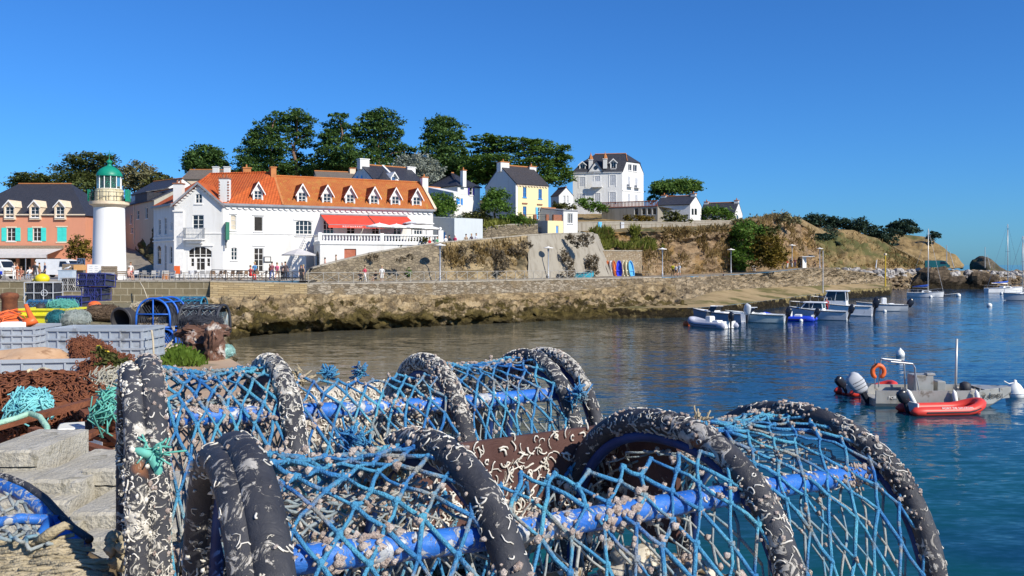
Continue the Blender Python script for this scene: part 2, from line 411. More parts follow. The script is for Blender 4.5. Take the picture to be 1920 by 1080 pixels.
def watermat():
    m, nt, b = newmat('sea_water'); xyz, pos = geo_z(nt)
    big = noise_node(nt, pos, .03, 4, .6)
    # depth of the harbour: the bottom shelves up to sand by the shore on the left
    d = math_n(nt, 'ADD', math_n(nt, 'ADD', math_n(nt, 'MULTIPLY', xyz[0], .062), math_n(nt, 'MULTIPLY', xyz[1], -.0135)), math_n(nt, 'MULTIPLY', math_n(nt, 'SUBTRACT', big, .5), .9))
    col = ramp(nt, maprange(nt, d, -1.55, 1.0), [(.0, (.125, .115, .08)), (.3, (.066, .078, .066)), (.5, (.010, .036, .056)), (.75, (.002, .03, .07)), (1, (.002, .033, .084))])
    near = maprange(nt, xyz[1], 14, 42, 1, 0)
    green = math_n(nt, 'MULTIPLY', near, ramp(nt, noise_node(nt, pos, .09, 3), [(.32, (0, 0, 0)), (.55, (1, 1, 1))]))
    col = mixc(nt, green, col, (.003, .074, .058))
    nt.links.new(col, b.inputs['Base Color']); b.inputs['Roughness'].default_value = .09; b.inputs['IOR'].default_value = 1.33
    b.inputs['Specular IOR Level'].default_value = .22
    calm = ramp(nt, noise_node(nt, scalevec(nt, pos, (.6, 1.4, 1)), .04, 5, .6), [(.36, (.45, .45, .45)), (.62, (1, 1, 1))])
    tot = None                                          # wave slopes straight from noise, so that ripples hold up far away
    for sc, st, ax, ay, de in ((1.5, (.4, 1.4, 1), .17, .34, 3), (5.5, (.5, 1.4, 1), .17, .34, 3), (.25, (.6, 1, 1), .06, .11, 2)):
        n = nd(nt, 'ShaderNodeTexNoise'); n.inputs['Scale'].default_value = sc; n.inputs['Detail'].default_value = de; n.inputs['Distortion'].default_value = .4
        nt.links.new(scalevec(nt, pos, st), n.inputs['Vector'])
        sb = nd(nt, 'ShaderNodeVectorMath', operation='SUBTRACT'); nt.links.new(n.outputs['Color'], sb.inputs[0]); sb.inputs[1].default_value = (.5, .5, .5)
        v = scalevec(nt, sb.outputs[0], (ax, ay, 0))
        if tot is None: tot = v
        else: q = nd(nt, 'ShaderNodeVectorMath', operation='ADD'); nt.links.new(tot, q.inputs[0]); nt.links.new(v, q.inputs[1]); tot = q.outputs[0]
    q = nd(nt, 'ShaderNodeVectorMath', operation='MULTIPLY'); nt.links.new(tot, q.inputs[0]); nt.links.new(calm, q.inputs[1])
    u = nd(nt, 'ShaderNodeVectorMath', operation='ADD'); nt.links.new(q.outputs[0], u.inputs[0]); u.inputs[1].default_value = (0, 0, 1)
    w = nd(nt, 'ShaderNodeVectorMath', operation='NORMALIZE'); nt.links.new(u.outputs[0], w.inputs[0]); nt.links.new(w.outputs[0], b.inputs['Normal'])
    return m
M['water'] = watermat()
M['shore'] = rockmat('shore_rock', (.21, .15, .085), (.36, .27, .15), (.46, .37, .235), weed=(.05, .038, .012), w0=.6, w1=4.3, scale=.42)
M['bank'] = rockmat('bank_rock', (.20, .155, .10), (.33, .26, .17), (.42, .35, .25), weed=(.04, .03, .01), w0=.3, w1=1.9, scale=.5)
M['cliff'] = rockmat('cliff_rock', (.17, .11, .065), (.29, .20, .115), (.37, .28, .18), scale=.3, grass=((.22, .13, .04), .5))
M['earth'] = rockmat('earth_wall', (.24, .18, .10), (.34, .26, .15), (.42, .33, .19), scale=.45, grass=((.12, .10, .06), .58))
M['grey_rubble'] = rubble('grey_rubble', [(.17, .14, .10), (.27, .22, .15), (.34, .28, .19), (.22, .18, .12)], (.12, .10, .07), 2.1, grime=(.13, .115, .085), grime_lo=.54)
M['quay_rubble'] = rubble('quay_rubble', [(.16, .13, .09), (.30, .25, .18), (.40, .35, .27), (.22, .17, .11)], (.07, .055, .035), 1.9, flat=2.4, grime=(.20, .15, .085), grime_lo=.5)
M['gold_stone'] = masonry('gold_stone', (.40, .31, .17), (.25, .18, .09), (.15, .11, .06), .9, .22, .025, warp=.16)
M['block_stone'] = masonry('block_stone', (.26, .215, .135), (.20, .165, .10), (.42, .37, .26), 1.25, .6, .05, warp=.03, grime=(.12, .10, .05))
M['render_wall'] = plaster('grey_render', (.31, .285, .235), (.15, .125, .09), .95)
M['paving'] = pm('paving', (.33, .30, .26), (.42, .385, .33), .8, .9, .4, 12, stain=(.24, .21, .17), stain_scale=1.1)
M['asphalt'] = pm('asphalt', (.22, .19, .15), (.27, .235, .19), .5, .95, .4, 22, spec=.05, stain=(.12, .115, .11))
M['concrete'] = pm('old_concrete', (.30, .27, .22), (.40, .365, .30), .9, .9, .6, 14, stain=(.20, .17, .12), stain_scale=2.4)
M['yard'] = pm('yard_concrete', (.40, .27, .165), (.48, .36, .25), .7, .9, .6, 10, stain=(.24, .20, .13), stain_scale=1.5)
M['slipway'] = masonry('slipway_stone', (.30, .25, .15), (.22, .185, .11), (.11, .10, .05), 2.6, .8, .07, warp=.7, grime=(.10, .115, .03), grime_amt=.75)
M['sand'] = pm('sand', (.27, .195, .095), (.35, .26, .135), .25, .95, .5, 9, stain=(.12, .105, .03), stain_lo=.48, stain_scale=.16)
M['grassland'] = rockmat('dry_grassland', (.14, .10, .045), (.25, .175, .08), (.32, .235, .12), scale=.12, grass=((.085, .085, .03), .52), bump=.8)
M['hill'] = rockmat('hill_ground', (.06, .065, .025), (.12, .10, .05), (.2, .15, .08), scale=.2)

# ================================================================ sea, grounds
mb = MB(); xs = [-9000, -300, -60, 0, 60, 300, 9000]; ys = [-200, 0, 60, 150, 400, 1500, 9500]
for i in range(6):
    for j in range(6): mb.quad((xs[i], ys[j], 0), (xs[i+1], ys[j], 0), (xs[i+1], ys[j+1], 0), (xs[i], ys[j+1], 0))
mb.build('sea_water', M['water'], kind='structure')
mb = MB().quad((-9500, -300, -4), (9500, -300, -4), (9500, 9800, -4), (-9500, 9800, -4)); mb.build('sea_bed', M['sand'], kind='structure')

def PL(*pts): return [P(*p) for p in pts]
# promenade edges (front top / back)
PRO_F = PL((576, 532, 83), (690, 531, 86.5), (800, 529, 90), (920, 526.5, 97), (1040, 524, 105), (1110, 522.5, 110), (1240, 520, 118), (1330, 517, 128), (1420, 512, 140), (1500, 504, 152), (1560, 502, 162))
PRO_B = PL((556, 528.5, 88), (690, 526, 93), (800, 524, 97), (920, 521.5, 105), (1040, 519, 112), (1110, 517.5, 117), (1240, 516, 127), (1330, 513, 138), (1420, 508, 151), (1500, 502, 160), (1575, 501.5, 170))
loft('promenade_path', [PRO_F, PRO_B], M['asphalt'], 60, 2)
kerb = [[p+np.array([0, -.25, .06]) for p in PRO_F[:8]], [p+np.array([0, .45, .06]) for p in PRO_F[:8]]]
# main quay in front of the white hotel
QE = PL((395, 527.5, 80), (-150, 527.5, 80)); QZ = QE[0][2]
mb = MB(); x0, x1 = -190, X(395, 80)
pts = [(x0, 80, QZ), (x1, 80, QZ), (X(576, 82.6), 82.6, QZ), (X(600, 88), 88, QZ), (X(640, 100), 100, QZ), (-24, 114, QZ), (x0, 170, QZ)]
mb.poly(pts); mb.build('quay_pavement', M['paving'], kind='structure')
def wall_thing(name, label, cat, top, bottom, mat, thick=.6, nu=40, nv=6, amp=.0, sc=.5, cap=None, capmat=None, smooth=True, fn=fbm):
    """free-standing or retaining wall: front face from loft, flat coping on top"""
    base = np.mean(np.array(bottom), axis=0); t = thing(name, label, cat, base)
    loft('wall_face', [top, bottom], mat, nu, nv, amp, sc, fn=fn, parent=t, edge=.05, smooth=smooth)
    tp = resample_x(top, nu); bt = resample_x(bottom, nu); mb = MB(); h = cap or .12
    for i in range(nu-1):
        a, b = tp[i], tp[i+1]; d = b-a; n = np.array([-d[1], d[0], 0]); n = n/np.linalg.norm(n)
        for (p, q) in ((a, b),):
            o = p-n*.05; mb.obox(o-np.array([0, 0, h*.3]), d, n*(thick+.05), np.array([0, 0, h]))
        mb.quad(a+n*thick, bt[i]+n*thick*1.4, bt[i+1]+n*thick*1.4, b+n*thick)
    mb.build('coping', capmat or M['concrete'], t)
    return t
wall_thing('quay_wall', 'quay wall of squared grey blocks with pale joints, left of the golden stone wall', 'wall',
           PL((-150, 527.8, 80), (190, 527.8, 80), (393, 527.8, 80)), PL((-150, 600, 79.9), (190, 600, 79.9), (396, 596, 79.9)), M['block_stone'], smooth=False)
wall_thing('quay_wall', 'golden coursed stone quay wall under the hotel terrace railing', 'wall',
           PL((394, 527.8, 79.9), (576, 531.5, 82.9)), PL((394, 566, 79), (576, 556, 82.2)), M['gold_stone'], smooth=False)
wall_thing('sea_wall', 'long low sea wall of dark rubble stones carrying the promenade railing', 'wall',
           [p+np.array([0, 0, -.03]) for p in PRO_F[:7]], PL((576, 556, 82.3), (690, 556, 86), (800, 557, 89.3), (920, 555, 96), (1040, 552, 104), (1110, 549, 108.5), (1240, 528, 117.4)), M['quay_rubble'], amp=.1, sc=1.5, thick=.7)
# rocky foreshore under those walls
loft('shore_rocks', [PL((380, 560, 78.9), (576, 551, 82.1), (800, 553, 89.2), (1040, 548, 103.8), (1180, 535, 112), (1260, 524, 118.6)),
      PL((386, 585, 76), (470, 578, 76.5), (576, 574, 80.5), (800, 573, 87.5), (1040, 566, 101.8), (1180, 556, 108.5), (1275, 560, 110)),
      PL((398, 612, 72), (480, 606, 73.5), (576, 600, 77.5), (800, 592, 85), (1000, 584, 93.5), (1180, 576, 102), (1290, 577, 104)),
      [W(*p) for p in ((425, 660, -.6), (500, 636, -.6), (576, 632, -.6), (700, 628, -.6), (900, 618, -.6), (1100, 610, -.6), (1290, 606, -.6))]],
     M['shore'], 320, 16, -.75, .6, fn=ridged, edge=.1, res=resample_x)
# ---- near working quay and slipway
YZ = 4.4
mb = MB(); pts = [(1.6, -4), (1.2, 2.2), (-1.2, 6), (-4, 13.5), (-4.8, 15.1), (-6.4, 17.0), (-12, 24), (-45, 30), (-45, -4)]
mb.poly([(x, y, YZ) for x, y in pts]); mb.build('quay_ground', M['yard'], kind='structure')
mb = MB()
for a, b in zip(pts[:6], pts[1:7]): mb.quad((b[0], b[1], YZ-.004), (a[0], a[1], YZ-.004), (a[0], a[1], -2), (b[0], b[1], -2))
mb.build('quay_edge', M['block_stone'], kind='structure')
sl0 = [(-45, 30, YZ-.03), (-12, 24, YZ-.03), (-6.4, 17.0, YZ-.03), (-4.9, 15.1, YZ-.06)]
sl1 = [P(-260, 574, 81.5), P(-20, 571, 81.5), P(260, 568, 81.5), P(398, 567, 80.5)]
slm = [(-60, 52, 3.9), (-30, 50, 3.8), (-18, 48, 3.7), P(402, 598, 47)]
loft('slipway', [sl0, slm, sl1], M['slipway'], 60, 12, .14, .6)
loft('slipway_side', [[(-4.9, 15.1, YZ-.06), P(402, 598, 47), P(398, 569, 78.6)], [(-4.2, 15.6, -.5), W(438, 690, -.5), W(432, 634, -.5)]], M['shore'], 70, 12, .5, .5, fn=ridged)
# ---- retaining wall and ramp above the promenade
RT = PL((586, 503, 86.5), (640, 488.5, 89), (700, 474, 91.5), (760, 464, 93.8), (830, 454.5, 96.3), (900, 449, 100.5), (1000, 440, 108.4))
RB = PL((566, 529, 86), (690, 527.5, 90.4), (800, 525.5, 93), (900, 524, 98.5), (990, 522, 105.5))
RTX = resample_x(RT, 30); RBX = np.array([RBx for RBx in resample_x(RB, 30)])
wall_thing('retaining_wall', 'long grey rubble retaining wall climbing rightwards under the hotel terrace', 'wall', RT[:5], RB[:3]+[P(835, 525.3, 94.6)], M['grey_rubble'], .45, 60, 14, .2, .6)
wall_thing('retaining_wall', 'crumbling ochre earth and stone bank wall behind the tall lamp post', 'wall', PL((830, 454.8, 96.4), (900, 449, 100.5), (990, 441, 107.6)), PL((835, 525.3, 94.6), (900, 524, 98.5), (990, 522, 105.5)), M['earth'], .45, 50, 14, .6, .5)
wall_thing('retaining_wall', 'pale grey rendered retaining wall with a sloping right end beside the kayaks', 'wall', PL((990, 441, 107.7), (1040, 438, 111.8), (1112, 437, 118)), PL((990, 522, 105.6), (1060, 520, 110.8), (1143, 518, 117)), M['render_wall'], .5, 40, 10, .16, .4)
mb = MB(); e0 = PL((1112, 437, 118.1), (1143, 518, 117.1)); mb.quad(e0[0], e0[1], e0[1]+(1.5, 5, 0), e0[0]+(1.2, 5, 0)); mb.build('bank_end', M['render_wall'], kind='structure')
ramp_f = [p+np.array([-.2, .45, -.95]) for p in RT]+[P(1112, 437, 118)+np.array([0, .4, -.9])]
ramp_b = [p+np.array([-2.2, 5.2, -.9]) for p in RT]+[P(1112, 437, 118)+np.array([-2, 5, -.8])]
loft('ramp_road', [ramp_f, ramp_b], M['asphalt'], 40, 2)
# ---- hillside behind the harbour
loft('hillside', [[(-190, 150, 4.3), (-75, 135, 4.3), (-45, 118, 4.4), (-32, 112, 4.4), (-14, 112, 8.0), (0, 113.5, 9.2), (8, 121, 9.4), (9.3, 122, 9.4)],
      [(-190, 160, 9), (-75, 145, 8), (-48, 128, 8), (-30, 122, 10), (-12, 120, 11), (0, 120, 11.4), (7, 126, 10.4), (9.4, 127, 10.2)],
      [(-190, 190, 20), (-75, 175, 19), (-48, 160, 17), (-28, 150, 17), (-10, 140, 15), (4, 140, 14), (9.5, 142, 12.4), (11, 142, 12.2)],
      [(-200, 260, 24), (-80, 240, 23), (-50, 220, 22), (-28, 205, 21), (-8, 190, 20), (8, 185, 18), (14, 180, 16.2), (19, 180, 15)]], M['hill'], 70, 8, .5, .2, res=resample)
# ---- cliff right of the boards
CT = PL((1108, 437, 123), (1200, 434, 127), (1300, 432, 134), (1370, 427, 142), (1410, 416, 149), (1450, 406, 158), (1490, 412, 168), (1525, 437, 176))
CB = PL((1135, 519, 120), (1205, 517, 123), (1240, 516, 127), (1330, 513.5, 138), (1420, 509, 151), (1500, 503, 161), (1545, 501, 172))
CM1 = [a*.68+b*.32+np.array([0, 1.2, .5]) for a, b in zip(resample_x(CT, 9), resample_x(CB, 9))]
CM2 = [a*.3+b*.7+np.array([0, -.2, .3]) for a, b in zip(resample_x(CT, 9), resample_x(CB, 9))]
loft('cliff', [CT, CM1, CM2, CB], M['cliff'], 190, 12, -.8, .4, fn=ridged, res=resample_x, edge=.12)
loft('cliff_top', [[p+np.array([0, -.3, -.1]) for p in CT], PL((1080, 430, 136), (1200, 424, 140), (1300, 420, 148), (1370, 414, 156), (1410, 408, 162), (1450, 403, 172), (1500, 409, 182), (1550, 436, 190)),
      [P(px, py, Y) for px, py, Y in ((1060, 395, 166), (1200, 396, 170), (1300, 404, 178), (1400, 412, 186), (1480, 416, 196), (1560, 440, 215))]], M['grassland'], 70, 8, .3, .3, res=resample_x)
# ---- low landing slip with its sand, and the stony bank above it
SF = PL((1100, 577, 99.5), (1200, 577.5, 99.5), (1290, 577, 101), (1340, 575, 106), (1400, 568, 114), (1480, 558, 128), (1530, 551, 142), (1600, 543, 158), (1667, 538, 173))
SB = PL((1100, 566, 108), (1200, 566, 110), (1290, 562, 113), (1340, 546, 122), (1400, 541, 133), (1480, 537.5, 146), (1530, 536, 153.5), (1600, 532.5, 169), (1672, 531, 187))
loft('landing_slip', [SF, SB], M['sand'], 90, 5, .1, .4, res=resample_x)
loft('slip_wall', [[p+np.array([0, -.05, -.02]) for p in SF], [np.array([p[0], p[1]-.5, -.8]) for p in SF]],
     rockmat('weedy_wall', (.25, .19, .08), (.33, .26, .11), (.4, .32, .15), weed=(.018, .013, .005), w0=.7, w1=1.9, scale=.8), 160, 10, .22, 1.0, res=resample_x)
loft('slip_end', [[SF[-1]+np.array([0, -.05, -.02]), SB[-1]+np.array([0, 0, -.02])], [SF[-1]*np.array([1, 1, 0])-(0, 0, .8), SB[-1]*np.array([1, 1, 0])-(0, 0, .8)]], M['shore'], 12, 6, .1, 1)
loft('stony_bank', [[p+np.array([0, -.1, -.05]) for p in PRO_F[5:]]+PL((1600, 508, 172), (1640, 512, 182)),
      PL((1110, 545, 111), (1200, 543, 113), (1290, 540, 118.5), (1340, 532, 126), (1400, 527, 137), (1500, 521, 151), (1570, 519, 164), (1660, 523, 187)),
      [p+np.array([0, .6, -.25]) for p in SB]], M['bank'], 220, 16, -.7, .9, fn=ridged, res=resample_x, edge=.12)
# ---- headland, islet
def PF(*pts): return [P(a, b, Y*1.15) for a, b, Y in pts]
H1 = loft('headland', [PF((1440, 420, 200), (1500, 426, 205), (1540, 427, 210), (1600, 432, 214), (1650, 450, 216), (1700, 478, 214), (1752, 503, 210)),
      PF((1440, 460, 190), (1540, 462, 198), (1620, 470, 203), (1700, 492, 208), (1752, 504, 209)),
      PF((1440, 503, 178), (1540, 505, 186), (1620, 506, 196), (1700, 507, 204), (1752, 507, 208))], M['grassland'], 120, 12, 1.1, .3, fn=ridged, res=resample_x)
loft('headland', [PF((1440, 418, 260), (1600, 432, 270), (1700, 470, 262), (1760, 503, 240)), PF((1440, 420, 200), (1540, 427, 210), (1650, 450, 216), (1752, 503, 210))], M['grassland'], 30, 4, .2, .2, res=resample_x)
loft('headland', [PL((1590, 440, 300), (1650, 437, 300), (1700, 440, 300), (1735, 444, 300), (1762, 458, 298), (1785, 477, 294), (1808, 498, 290)),
      PL((1590, 472, 275), (1690, 470, 280), (1745, 478, 282), (1785, 492, 284), (1808, 499, 288)),
      PL((1590, 506, 240), (1700, 506, 248), (1760, 505, 262), (1808, 501, 286))], M['grassland'], 80, 10, 1.5, .1, res=resample_x, fn=ridged)
mb = MB(); c = P(1854, 500, 430); mb.sphere(c+np.array([0, 0, -1]), (8.5, 9, 8.6), 26, 16, .35)
v = np.array(mb.v); k = v[:, 0] < c[0]-3; v[k, 0] = c[0]-3+(v[k, 0]-c[0]+3)*.75; v[:, 2] = np.where(v[:, 2] > 0, v[:, 2]*(1-.055*(v[:, 0]-c[0]+7)), v[:, 2]); mb.v = [tuple(p) for p in v]
mb.build('islet', rockmat('islet_rock', (.05, .045, .035), (.10, .085, .06), (.17, .14, .10), scale=.15, grass=((.07, .07, .03), .5)), smooth=True, kind='structure')
# ---- breakwater of tipped boulders
BB = [W(*p, -.7) for p in ((1540, 548.5), (1640, 548.5), (1700, 548), (1760, 545), (1800, 543.5), (1850, 543), (1920, 542), (2040, 540))]
BT = [p+np.array([0, 6.5, 0]) for p in BB]
for p, (px, py) in zip(BT, ((1540, 504), (1640, 506), (1700, 507), (1760, 507), (1800, 508), (1850, 508), (1920, 511), (2040, 513))): p[0] = X(px, p[1]); p[2] = Zp(py, p[1])
loft('breakwater', [[p+np.array([0, 9, -.1]) for p in BT], BT, BB], M['bank'], 120, 8, .7, .4, fn=ridged, res=resample_x)
mb = MB(); rng = random.Random(5)
bt = resample_x(BT, 400); bb = resample_x(BB, 400)
for i in range(900):
    j = rng.randrange(400); f = rng.random()**.8; p = bt[j]*(1-f)+bb[j]*f+np.array([0, -.3, .2*rng.random()]); s = rng.uniform(.35, .95)*(1.1 if f < .3 else .95)
    mb.mi = 0 if f < .33+rng.uniform(-.12, .12) else 1
    mb.sphere(p, (s*rng.uniform(.8, 1.3), s, s*rng.uniform(.5, .8)), 6, 4, .55, rng.random()*6)
mb.build('boulders', [pm('grey_boulder', (.27, .25, .23), (.44, .42, .39), .9, .9, .5, 6), pm('brown_boulder', (.13, .09, .05), (.25, .18, .10), .9, .9, .5, 6, stain=(.05, .035, .015), stain_scale=.6)], kind='stuff')
# dark weed-hung outcrop in front of the breakwater
for px, w, h, nm in ((1762, 5.5, 4.2, 'rock_outcrop'), (1840, 4.6, 4.0, 'rock_outcrop')):
    c = W(px, 546, -.5); mb = MB(); mb.sphere(c+np.array([0, 1.5, .3]), (w, 3, h), 26, 14, .9)
    tag(mb.build(nm, rockmat('outcrop_rock%d' % px, (.06, .045, .03), (.12, .09, .06), (.2, .15, .1), weed=(.015, .011, .006), w0=1, w1=4.2, scale=.6), smooth=False, kind='structure'))
# road climbing behind the lighthouse, with its dark bank
loft('climbing_road', [PL((232, 517, 110), (258, 517, 108), (302, 514, 104)), PL((226, 490, 116), (252, 489, 118), (280, 490, 116)), PL((215, 460, 135), (236, 460, 137), (246, 460, 136))], M['asphalt'], 14, 8)
loft('road_bank', [PL((228, 452, 142), (262, 428, 132), (292, 408, 124)), PL((242, 462, 136), (272, 470, 124), (298, 470, 116)), PL((247, 462, 134.5), (281, 490, 115), (303, 514.5, 103.6))],
     rockmat('bank_scrub', (.05, .045, .02), (.11, .09, .04), (.19, .15, .07), scale=.5, grass=((.06, .075, .02), .5)), 30, 10, .7, .5, res=resample)
# ================================================================ buildings
M['white'] = plaster('white_render', (.71, .71, .69), (.42, .40, .35), .5)
M['white2'] = plaster('old_white_render', (.74, .74, .73), (.45, .43, .39), .5)
M['grey_wall'] = plaster('grey_wall', (.42, .40, .33), (.24, .22, .18), .5)
M['bluewhite'] = plaster('pale_blue_shade_render', (.55, .60, .62), (.4, .4, .38), .5)  # own pale blue on one wall, shade put into the colour on others
M['yellow'] = plaster('yellow_render', (.76, .65, .37), (.55, .45, .25), .25)
M['salmon'] = plaster('salmon_render', (.64, .28, .17), (.45, .2, .13), .25)
M['trim'] = pm('painted_trim', (.72, .71, .68), (.80, .79, .76), 3, .6, .1, 20)
M['cream'] = pm('cream_stone', (.66, .52, .36), (.74, .62, .46), 3, .8, .2, 15)
M['greytrim'] = pm('grey_zinc', (.20, .21, .23), (.27, .28, .30), 2, .5, .1, 10)
M['tile'] = rooftile('orange_tile', (.56, .115, .025), (.42, .08, .02), (.60, .17, .045), .30, .34)
M['tile2'] = rooftile('weathered_tile', (.50, .15, .04), (.42, .12, .035), (.52, .22, .06), .26, .24, wave=False, lichen=(.45, .25, .05))
M['slate'] = rooftile('dark_slate', (.035, .038, .05), (.055, .058, .072), (.045, .045, .055), .25, .2, wave=False, rough=.5)
M['slate_l'] = rooftile('lichened_slate', (.05, .048, .055), (.075, .07, .075), (.06, .05, .05), .25, .2, wave=False, lichen=(.26, .15, .04), lich_lo=.66)
M['brownroof'] = rooftile('brown_slate', (.15, .125, .105), (.19, .16, .135), (.2, .17, .13), .3, .25, wave=False)
M['glass'] = glassmat('window_glass'); M['dark'] = pm('dark_interior', (.012, .011, .01), (.03, .027, .024), 2, .8)
M['glass_b'] = glassmat('blue_pane', (.05, .10, .2), .1)
M['brick'] = masonry('red_brick', (.40, .12, .05), (.30, .09, .04), (.4, .35, .3), .22, .075, .01, warp=.01)
M['rustbrick'] = pm('orange_chimney', (.48, .20, .07), (.40, .15, .05), 2, .85, .3, 12)
M['turq'] = pm('turquoise_paint', (.05, .58, .50), (.07, .64, .55), 2, .5, .1, 20)
M['blue'] = pm('blue_paint', (.02, .22, .62), (.03, .27, .70), 2, .5)
M['skyblue'] = pm('sky_blue_paint', (.10, .42, .75), (.13, .47, .80), 2, .5)
M['purple'] = pm('violet_paint', (.05, .04, .25), (.06, .05, .3), 2, .5)
M['gshut'] = pm('grey_shutter', (.42, .44, .47), (.5, .52, .55), 2, .6)
M['green'] = pm('green_sign_paint', (.02, .15, .09), (.03, .18, .11), 2, .5)
M['beige'] = pm('beige_blind', (.5, .44, .34), (.55, .49, .39), 3, .8)
M['redwood'] = pm('red_brown_wood', (.35, .10, .05), (.42, .14, .08), 3, .7)
M['awning'] = pm('red_awning_cloth', (.66, .055, .03), (.72, .075, .04), 1.5, .7, .15, 40)
M['canvas'] = pm('white_canvas', (.76, .75, .72), (.82, .81, .78), 2, .8, .15, 20)
M['gcanvas'] = pm('grey_canvas', (.50, .48, .47), (.58, .56, .54), 2, .85, .15, 20)
M['metal'] = pm('galvanised_steel', (.38, .39, .40), (.48, .49, .50), 4, .4, .1, 20, metal=.7)
M['iron'] = pm('dark_iron', (.04, .042, .045), (.07, .07, .075), 5, .55)
M['wood'] = pm('weathered_wood', (.20, .15, .10), (.29, .23, .16), 6, .8, .3, 18)

class Facade:
    def __init__(s, A, B, zb):
        s.a = np.array(A, float)[:2]; s.b = np.array(B, float)[:2]; s.w = np.linalg.norm(s.b-s.a); s.d = (s.b-s.a)/s.w
        s.n = np.array([s.d[1], -s.d[0]]); s.zb = zb           # n: outward
    def u(s, px):
        k = (px-960)/FPX; return (s.a[0]-k*s.a[1])/(k*s.d[1]-s.d[0])
    def z(s, px, py): return HCAM+(HORIZON-py)/FPX*(s.a[1]+s.u(px)*s.d[1])
    def pt(s, u, z, off=0.0):
        q = s.a+s.d*u+s.n*off; return np.array([q[0], q[1], z])
    def rect(s, r):
        x0, y0, x1, y1 = r; c = (x0+x1)/2
        return s.u(x0), s.u(x1), s.z(c, y1), s.z(c, y0)
    def box(s, mb, u0, u1, z0, z1, o0, o1):
        d3 = np.array([*s.d, 0]); n3 = np.array([*s.n, 0])
        return mb.obox(s.pt(u0, z0, o0), d3*(u1-u0), -n3*(o0-o1) if o1 > o0 else n3*(o1-o0), np.array([0, 0, z1-z0]))
def px2(px, Y): return np.array([X(px, Y), Y])
def wall(mb, F, zt, holes=(), u0=0, u1=None, zb=None, deep=.2):
    u1 = F.w if u1 is None else u1; zb = F.zb if zb is None else zb
    us = sorted({u0, u1, *[min(max(h[i], u0), u1) for h in holes for i in (0, 1)]}); zs = sorted({zb, zt, *[min(max(h[i], zb), zt) for h in holes for i in (2, 3)]})
    for i in range(len(us)-1):
        for j in range(len(zs)-1):
            uc, zc = (us[i]+us[i+1])/2, (zs[j]+zs[j+1])/2
            if any(h[0] < uc < h[1] and h[2] < zc < h[3] for h in holes): continue
            mb.quad(F.pt(us[i], zs[j]), F.pt(us[i+1], zs[j]), F.pt(us[i+1], zs[j+1]), F.pt(us[i], zs[j+1]))
    for a, b, c, d in [h[:4] for h in holes]:
        p = [F.pt(a, c), F.pt(b, c), F.pt(b, d), F.pt(a, d)]; q = [F.pt(a, c, -deep), F.pt(b, c, -deep), F.pt(b, d, -deep), F.pt(a, d, -deep)]
        for k in range(4): mb.quad(p[k], q[k], q[(k+1) % 4], p[(k+1) % 4])
        mb.quad(*[F.pt(u, z, -deep-.0) for u, z in ((a, c), (b, c), (b, d), (a, d))])
    return mb
def window(F, h, parent, cols=2, rows=2, frame=None, pane=None, name='window', fw=.07, dep=.13, sill=True, sub=True, sillmat=None):
    """frame with glazing bars, and the pane behind them"""
    a, b, c, d = h[:4]; mb = MB()
    if sill: F.box(mb, a-.08, b+.08, c-.1, c-.003, -.02, .1)
    F.box(mb, a, a+fw, c, d, -dep, -dep+.06); F.box(mb, b-fw, b, c, d, -dep, -dep+.06)
    F.box(mb, a+fw, b-fw, c, c+fw, -dep, -dep+.06); F.box(mb, a+fw, b-fw, d-fw, d, -dep, -dep+.06)
    for i in range(1, cols): u = a+(b-a)*i/cols; F.box(mb, u-fw*.5, u+fw*.5, c+fw, d-fw, -dep, -dep+.05)
    for j in range(1, rows):
        z = c+(d-c)*j/rows
        for i in range(cols):
            ua = a+(b-a)*i/cols+fw*.5; ub = a+(b-a)*(i+1)/cols-fw*.5
            F.box(mb, ua, ub, z-.02, z+.02, -dep, -dep+.045)
    w = mb.build(name, frame or M['trim'], parent)
    mb = MB(); F.box(mb, a+fw*.5, b-fw*.5, c+fw*.5, d-fw*.5, -dep-.03, -dep-.002)
    mb.build('pane', pane or M['glass'], w if sub else parent)
    return w
def shutters(F, h, parent, mat, w=None, open=True):
    a, b, c, d = h[:4]; w = w or (b-a)/2
    for (u0, u1) in (((a-w-.03, a-.03), (b+.03, b+w+.03)) if open else ((a+.02, (a+b)/2-.01), ((a+b)/2+.01, b-.02))):
        mb = MB(); o = .02 if open else -.05
        F.box(mb, u0, u1, c, d, o, o+.05)
        for k in range(3):
            z = c+(d-c)*(k+.5)/3; F.box(mb, u0+.06, u1-.06, z-(d-c)*.12, z+(d-c)*.12, o+.05, o+.065)
        mb.build('shutter', mat, parent)
def slab(mb, pts, th=.14):
    p = [np.array(q, float) for q in pts]; n = np.cross(p[1]-p[0], p[2]-p[0]); n /= np.linalg.norm(n)
    if n[2] < 0: n = -n; p = p[::-1]
    q = [x-n*th for x in p]; k = len(p); mb.poly(p); mb.poly(q[::-1])
    for i in range(k): mb.quad(p[i], q[i], q[(i+1) % k], p[(i+1) % k])
def chimney(parent, c, w, d, z0, z1, mat, F, pots=1, capmat=None, name='chimney'):
    mb = MB(); ang = math.atan2(F.d[1], F.d[0])
    mb.box((c[0], c[1], (z0+z1)/2), (w, d, z1-z0), ang); ch = mb.build(name, mat, parent)
    mb = MB(); mb.box((c[0], c[1], z1+.06), (w+.14, d+.14, .12), ang)
    for k in range(pots):
        o = (k-(pots-1)/2)*.35; mb.lathe([(.11, 0), (.09, .35), (.11, .37)], 8, (c[0]+F.d[0]*o, c[1]+F.d[1]*o, z1+.12))
    mb.build('chimney_cap', capmat or M['rustbrick'], ch); return ch
